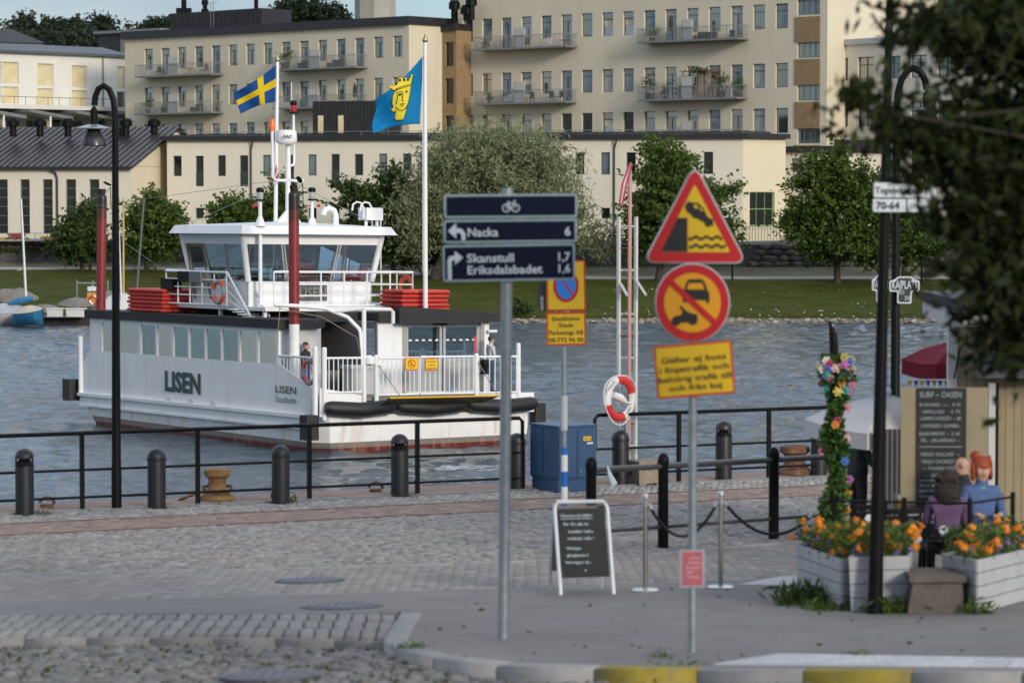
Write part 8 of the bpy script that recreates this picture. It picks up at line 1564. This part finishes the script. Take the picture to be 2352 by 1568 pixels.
# parasols
def parasol(label, apex, rim, m, drop, base_z, group=None, name='parasol'):
    cen = np.mean(rim, 0); t = thing(name, label, 'parasol', (apex[0], apex[1], base_z), group); b = MB(); n = len(rim); lv = []
    for k, zz in ((.04, 1), (.35, .80), (.7, .48), (1, 0)):
        lv.append([apex * 0 + np.array([apex[0] + (r[0] - apex[0]) * k, apex[1] + (r[1] - apex[1]) * k, r[2] + (apex[2] - r[2]) * zz]) for r in rim])
    fine = []
    for L in lv:
        row = []
        for i in range(n):
            a, c = L[i], L[(i + 1) % n]
            for j in range(4): q = a + (c - a) * j / 4; sag = math.sin(math.pi * j / 4) * .03; row.append(q + [0, 0, -sag])
        fine.append(row)
    fine.append([q - np.array([0, 0, drop]) for q in fine[-1]]); N_ = n * 4; vs = [q for r in fine for q in r]; fs = [tuple(range(N_))]
    for i in range(len(fine) - 1):
        for j in range(N_): fs.append((i * N_ + j, i * N_ + (j + 1) % N_, (i + 1) * N_ + (j + 1) % N_, (i + 1) * N_ + j))
    b.add(vs, fs); o = b.build('canopy', m, t); md = o.modifiers.new('t', 'SOLIDIFY'); md.thickness = .006
    b = MB(); b.tube([(apex[0], apex[1], base_z), apex + [0, 0, .03]], .025, 8); b.build('pole', SIGNWHITE, t); b = MB(); b.ball(apex + [0, 0, .05], .045, 8, 6); b.build('finial', SIGNWHITE, t)
    for r in rim: b = MB(); b.tube([apex - [0, 0, .08], np.array(r) - [0, 0, .02]], .009, 5); b.build('rib', GREY, t)
    return t
PCL = leafmat('parasol_cloth', (.72, .70, .70), (.74, .72, .72), .25, .8); PRD = leafmat('parasol_red', (.20, .010, .028), (.23, .012, .03), .2, .8)
Yw = 38.0; parasol('white cloth parasol beside the garland pole and the menu board', P(2040, 908, Yw), [P(1848, 962, Yw - .3), P(1992, 996, Yw - 1.3), P(2205, 978, Yw + .3), P(2080, 940, Yw + 1.3)], PCL, .20, gz(4.8, Yw))
Yz = 41.0; tr = parasol('dark red parasol by the kiosk wall with rainbow bunting below', P(2240, 775, Yz), [P(2072, 824, Yz), P(2150, 836, Yz - .9), P(2400, 828, Yz), P(2300, 818, Yz + .9)], PRD, .20, gz(6, Yz))
bt = thing('bunting', 'rainbow bunting triangles hanging under the red parasol', 'bunting', P(2130, 882, Yz - .7))
for i, col in enumerate(((.7, .4, .03), (.12, .05, .35), (.7, .45, .03), (.15, .06, .4), (.6, .35, .05), (.04, .14, .45), (.1, .3, .12))): x = 2090 + i * 14; b = MB(); b.prism([(-.035, 0), (.035, 0), (.0, -.09)], P(x, 874, Yz - .7), X3, Z3, (0, .004, 0)); b.build('pennant', pbr('pennant_%d' % i, col, .8), bt)
# kiosk
Yo = 36.4; gk = .8; KP = pbr('kiosk_board', (.31, .255, .165), .8, var=.1, scale=3, isl=.08); KW = pbr('kiosk_white', (.55, .55, .56), .6, var=.06); t = thing('kiosk', 'cream boarded cafe kiosk with white trim and dark roof edge at right', 'kiosk', (P(2340, 1200, Yo)[0], Yo, gk)); x0, x1 = P(2198, 800, Yo)[0], P(2760, 800, Yo)[0]; zt = P(2198, 722, Yo)[2]
b = MB(); b.prism([(x0, Yo + .03), (x1, Yo + .03), (x1, Yo + 3), (x0 + .7, Yo + 3)], (0, 0, gk - .2), X3, (0, 1, 0), (0, 0, zt - gk + .2)); b.build('wall', KP, t); n_ = int((x1 - x0) / .118)
for i in range(n_): b = MB(); b.box((x0 + i * .118 + .006, Yo, gk), (x0 + (i + 1) * .118 - .004, Yo + .03, zt)); b.build('board', KP, t)
b = MB(); b.box((x0 - .11, Yo - .03, gk), (x0 + .0, Yo + .1, zt)); b.build('corner_board', KW, t)
A, B, C, D = P(2116, 668, Yo - 1.6), P(2205, 690, Yo - 2.6), P(2800, 690, Yo - 2.6), P(2800, 668, Yo + 3); b = MB(); rf_ = [A, B, C, D]; b.add([q for q in rf_] + [q - np.array([0, 0, .12]) for q in rf_], [(0, 1, 2, 3), (7, 6, 5, 4), (0, 4, 5, 1), (1, 5, 6, 2), (2, 6, 7, 3), (3, 7, 4, 0)]); b.build('roof', pbr('roof_black', (.02, .02, .025), .6), t)
b = MB(); e = np.array([.02, .02, 0]); b.add([q + e - [0, 0, .122] for q in rf_] + [q + e - [0, 0, .30] for q in rf_], [(0, 1, 2, 3), (7, 6, 5, 4), (0, 4, 5, 1), (1, 5, 6, 2), (2, 6, 7, 3), (3, 7, 4, 0)]); b.build('fascia', KW, t)
a, c = P(2252, 812, Yo - .5), P(2420, 868, Yo - .5); b = MB(); b.box((a[0], Yo - .5, c[2]), (c[0], Yo - .02, a[2])); b.build('awning_box', pbr('box_grey', (.16, .17, .18), .5), t)
for i, (u0, u1, m_) in enumerate(((2272, 2286, KW), (2287, 2292, BLACK))): a, c = P(u0, 880, Yo - .3), P(u1, 1190, Yo - .3); b = MB(); b.box((a[0], Yo - .3, c[2]), (c[0], Yo - .25, a[2])); b.build('door_post', m_, t)
a, c = P(2292, 895, Yo - .22), P(2420, 1220, Yo - .22); b = MB(); 
for i in range(8): xx_ = a[0] + i * .1; b = MB(); b.box((xx_, Yo - .22, c[2]), (xx_ + .094, Yo - .19, a[2])); b.build('door_board', KP, t)
b = MB(); b.tube([P(2192, 868, Yo - .1), P(2205, 800, Yo - .25), P(2235, 765, Yo - .5), P(2258, 770, Yo - .5)], .012, 6); b.ball(P(2260, 772, Yo - .5), .03, 8, 6); b.build('cable_lamp', BLACK, t)
# menu board
Ym = 33.6; a, c = P(2070, 890, Ym), P(2268, 1165, Ym); t = thing('menu_board', 'tall plywood panel with a black chalk menu, beside the white parasol', 'menu board', ((a[0] + c[0]) / 2, Ym, gz(5, Ym))); b = MB(); b.box((a[0], Ym, c[2]), (c[0], Ym + .03, a[2])); b.build('plywood', pbr('plywood', (.29, .24, .15), .7, var=.08, scale=3), t)
for x in (a[0] + .06, c[0] - .06): b = MB(); b.box((x - .03, Ym + .005, gz(5, Ym)), (x + .03, Ym + .035, c[2] - .002)); b.build('leg', MATS['plywood'], t)
a2, c2 = P(2106, 891, Ym - .02), P(2218, 1160, Ym - .02); b = MB(); b.box((a2[0], Ym - .02, c2[2]), (c2[0], Ym - .003, a2[2])); bd = b.build('chalk_panel', MATS['chalkboard'], t); kk = Ym / LENS_PX; CH2 = pbr('chalk_dim', (.28, .33, .36), .9, var=.2, scale=40)
for s, x, y, w, h in (('SURF ~ OASEN', 2162, 912, 96, 13), ('BURGARE -----   8 75', 2161, 932, 94, 7), ('GRILLAD    6 75', 2164, 948, 88, 7), ('LAMMCHORIZO  - 80', 2162, 964, 94, 8), ('CHORIZO GAMBA -', 2164, 981, 94, 8), ('BARNMENY -- 2 60', 2160, 999, 94, 8), ('ÖL - JALAPENO --', 2162, 1014, 90, 8), ('VEGO SALLAD  --', 2162, 1046, 92, 8), ('VEGO CHORIZO --', 2163, 1063, 88, 8), ('--- PANNKAKOR', 2163, 1078, 84, 7), ('--- DESSERT', 2160, 1094, 74, 7), ('Du ser', 2140, 1116, 50, 6), ('gärna', 2136, 1128, 44, 6), ('vad vi har', 2140, 1141, 50, 6)): text(s, h * kk, np.array([(x - CX) * kk, Ym - .022, P(x, y, Ym)[2]]), X3, Z3, CH2, bd, width=w * kk, bold=.01, depth=.002)
for y in (1026, 1103): b = MB(); z = P(2160, y, Ym)[2]; b.box((a2[0] + .03, Ym - .023, z), (c2[0] - .04, Ym - .021, z + .008)); b.build('chalk_rule', CH2, bd)
# table, glass, chairs
g5 = lambda px, Y: np.array([(px - CX) / LENS_PX * Y, Y, gz((px - CX) / LENS_PX * Y, Y)])
p = g5(2075, 33.0); t = thing('cafe_table', 'small dark cafe table with a beer glass before the menu board', 'table', p); b = MB(); b.lathe(p + [0, 0, .71], [(.36, 0), (.36, .03)], 22); b.build('table_top', BLACK, t); b = MB(); b.tube([p, p + [0, 0, .71]], .035, 8); b.build('leg', BLACK, t); b = MB(); b.lathe(p, [(.22, 0), (.2, .02), (.03, .05)], 16); b.build('foot', BLACK, t)
q = p + [-.06, -.1, .742]; t = thing('beer_glass', 'half full beer glass on the dark cafe table', 'glass', q); b = MB(); b.lathe(q, [(.03, 0), (.038, .11)], 14); b.build('beer', pbr('beer', (.50, .25, .02), .15), t); b = MB(); b.lathe(q + [0, 0, .11], [(.038, 0), (.04, .045)], 14); b.build('foam', SIGNWHITE, t); b = MB(); b.lathe(q, [(.034, 0), (.043, .165)], 14); b.build('glass_wall', clearglass('drink_glass'), t)
def cafe_chair(label, p, yaw, ns=5):
    t = thing('cafe_chair', label, 'chair', p, 'dark cafe chairs'); d, n = np.array([math.cos(yaw), math.sin(yaw), 0]), np.array([-math.sin(yaw), math.cos(yaw), 0]); b = MB(); b.obox(p + Z3 * .44, d, n, Z3, (.22, .22, .02)); b.build('seat', BLACK, t)
    for i in range(ns): b = MB(); b.obox(p + Z3 * (.55 + i * .075) - n * .22, d, n, Z3, (.21, .012, .028)); b.build('slat', BLACK, t)
    for i in (-1, 1):
        for j in (-1, 1): b = MB(); b.tube([p + d * .2 * i + n * .2 * j, p + d * .2 * i + n * .21 * j + Z3 * (.56 + .072 * ns if j < 0 else .43)], .016, 6); b.build('leg', BLACK, t)
cafe_chair('empty dark slatted chair left of the purple woman', g5(2060, 30.9), .2); cafe_chair('dark slatted chair carrying the woman in purple', g5(2178, 30.9), 0, 2); cafe_chair('empty dark chair behind the marigolds near the garland pole', g5(1975, 31.8), .5)
cafe_chair('dark chair carrying the red-haired woman in blue', g5(2262, 31.9) , math.pi - .15)
LIT = pbr('scarf_green', (.10, .45, .15), .8); p = g5(2178, 30.9)
figure('woman with long dark curly hair in purple seen from behind at the cafe', p, 0, {**SIT, 'skull': (0, .03, 1.19), 'top': (0, .0, 1.26)}, cloth('purple_jacket', (.12, .065, .145)), DARKCL, DARKCL, pbr('hair_dark', (.018, .011, .008), .75, var=.4, scale=20), 'long', k=.95)
p = g5(2258, 31.9); figure('red-haired woman with a bun in a blue jumper facing the street', p, math.pi + .1, SIT, cloth('blue_jumper', (.075, .13, .28)), DENIM, DARKCL, HAIRR, 'bun')
b = MB(); c = np.array([p[0], p[1], p[2] + 1.02]); b.tube([c + [math.cos(a) * .075, math.sin(a) * .07, -.02] for a in np.linspace(0, 6.28, 14)], .018, 6, cap=False); o = b.build('collar', LIT, at=c - [0, 0, .05]); tag(o, 'green collar band at the neck of the red-haired woman', 'collar')
p = g5(2218, 33.0); figure('bald man in dark clothes sitting behind the red-haired woman', p, math.pi / 2 - .2, SIT, DARKCL, DARKCL, DARKCL)
cafe_chair('dark chair carrying the bald man by the menu board', p, math.pi / 2 - .2)
p = g5(1972, 38.6); figure('person in dark green jacket standing with head hidden under the white parasol', p, -R(60), dict(elr=(.2, .06, 1.12), wrr=(.12, .25, 1.02), par=(.1, .33, 1.02)), cloth('green_jacket', (.035, .05, .045)), DARKCL, DARKCL, HAIRB, 'short', k=.92, fat=1.1)
p = g5(2050, 36.6); t = thing('wind_screen', 'grey cloth wind screen hanging below the white parasol', 'screen', p); b = MB()
for i in range(12): x = -.18 + i * .03; b.add([p + [x, .05 * (i % 2), .05], p + [x + .03, .05 * ((i + 1) % 2), .05], p + [x + .03, .05 * ((i + 1) % 2), 1.5], p + [x, .05 * (i % 2), 1.5]], [(0, 1, 2, 3)])
b.build('cloth', pbr('grey_cloth', (.15, .15, .155), .85, var=.15, scale=6), t)
fp = [g3(x, y) for x, y in ((3.35, 30.9), (4.0, 30.35), (4.6, 29.9), (5.2, 30.9))]; t = thing('cafe_fence', 'low black metal fence with hanging discs behind the flower boxes', 'fence', fp[0])
for q in fp: b = MB(); b.tube([q, q + [0, 0, 1.0]], .025, 6); b.build('fence_post', BLACK, t)
for a, c in zip(fp[:-1], fp[1:]):
    for z in (.95, .55): b = MB(); b.tube([a + [0, 0, z], c + [0, 0, z]], .014, 5); b.build('fence_rail', BLACK, t)
for k, q in enumerate((fp[0] * .5 + fp[1] * .5, fp[1] * .4 + fp[2] * .6, fp[1] * .8 + fp[2] * .2)): b = MB(); b.tube([q + [0, -.03, .78 - .1 * k], q + [0, -.045, .78 - .1 * k]], .045, 12); b.build('disc', SIGNWHITE, t)
# the near tree hanging in at top right
k = 18.0 / LENS_PX; tb = np.array([6.1, 17.6, gz(6.1, 17.6)])
def ft(px, py, Y, rx, ry, rz=None): p = P(px, py, Y); return (*p, rx * k, (rz or rx) * k, ry * k)
ells = [ft(2330, 60, 18.2, 170, 100), ft(2275, 110, 18, 80, 52), ft(2350, 270, 18.4, 150, 110), ft(2165, 62, 17.8, 78, 42), ft(2085, 62, 17.8, 34, 20), ft(2330, 430, 18.3, 120, 130), ft(2240, 320, 17.9, 75, 60), ft(2120, 305, 17.8, 56, 30), ft(2350, 560, 18.4, 120, 120), ft(2330, 690, 18.2, 95, 80), ft(2350, 800, 18.4, 75, 60), ft(2240, 500, 18, 65, 60), ft(2240, 620, 18, 70, 50), ft(2050, 270, 17.7, 48, 20), ft(1965, 220, 17.6, 46, 16), ft(2110, 385, 17.8, 42, 24), ft(1995, 320, 17.7, 42, 11), ft(2090, 30, 17.9, 35, 16), ft(2190, 390, 17.9, 55, 50),
        ft(2560, 150, 18.5, 260, 260, 300), ft(2580, 560, 18.5, 220, 280, 280), ft(2700, -300, 18.5, 500, 320, 500), ft(2400, -260, 18.6, 330, 200, 420), ft(2850, 250, 18.5, 320, 420, 420)]
c_, pts = clumps(ells[:19], 540, 26, .11, .25); c2_, pt2 = clumps(ells[19:], 700, 24, .26, .35)
c3_, pt3 = clumps([(6.5, 25, 10.2, 3.6, 4.5, 1.7), (6.6, 28, 10.6, 3.2, 3.0, 1.8), (9.5, 29, 9.5, 3.5, 4.5, 2.6), (3.6, 27, 9.6, 2.2, 3.0, 1.3)], 900, 22, .34, .2)  # unseen crown parts above the cafe, added to shade that corner
v3, q3 = leaves(pt3, .26, 2.0, droop=.5); v, q = leaves(np.concatenate([pts, pt2]), .115, 2.1, droop=.7); t = thing('foreground_tree', 'dark leafy tree hanging into the upper right corner', 'tree', tb); arrmesh('crown', np.concatenate([v, v3]), np.concatenate([q, q3 + len(v)]), LEAF_FORE, t)
ytip = np.array([P(x, y, 17.6) for x, y in ((1938, 196), (1955, 205), (1968, 190), (1980, 200), (1948, 225), (1962, 235), (1985, 225), (1975, 246), (1990, 212))]); v, q = leaves(ytip, .11, 1.7, droop=.3); arrmesh('yellowing_leaves', v, q, leafmat('yellow_leaf', (.22, .16, .02), (.20, .11, .02)), t)
b = MB(); hi = tb + [-.3, .4, 5.2]; b.tube([tb - [0, 0, .2], tb + [0, 0, 1], hi, hi + [0, 0, 3]], [.24, .2, .15, .05], 10)
for px, py, Y in ((2200, 150, 18), (2050, 285, 17.7), (1965, 245, 17.6), (2320, 260, 18.4), (2280, 420, 18.3), (2300, 690, 18.2), (2080, 380, 17.8), (2240, 510, 18), (2100, 60, 17.8)): e = P(px, py, Y); s = tb + (hi - tb) * random.uniform(.5, .95); b.tube([s, (s + e) / 2 + [0, 0, .25], e], [.022, .014, .004], 6)
b.build('trunk', BARK, t, smooth=True)
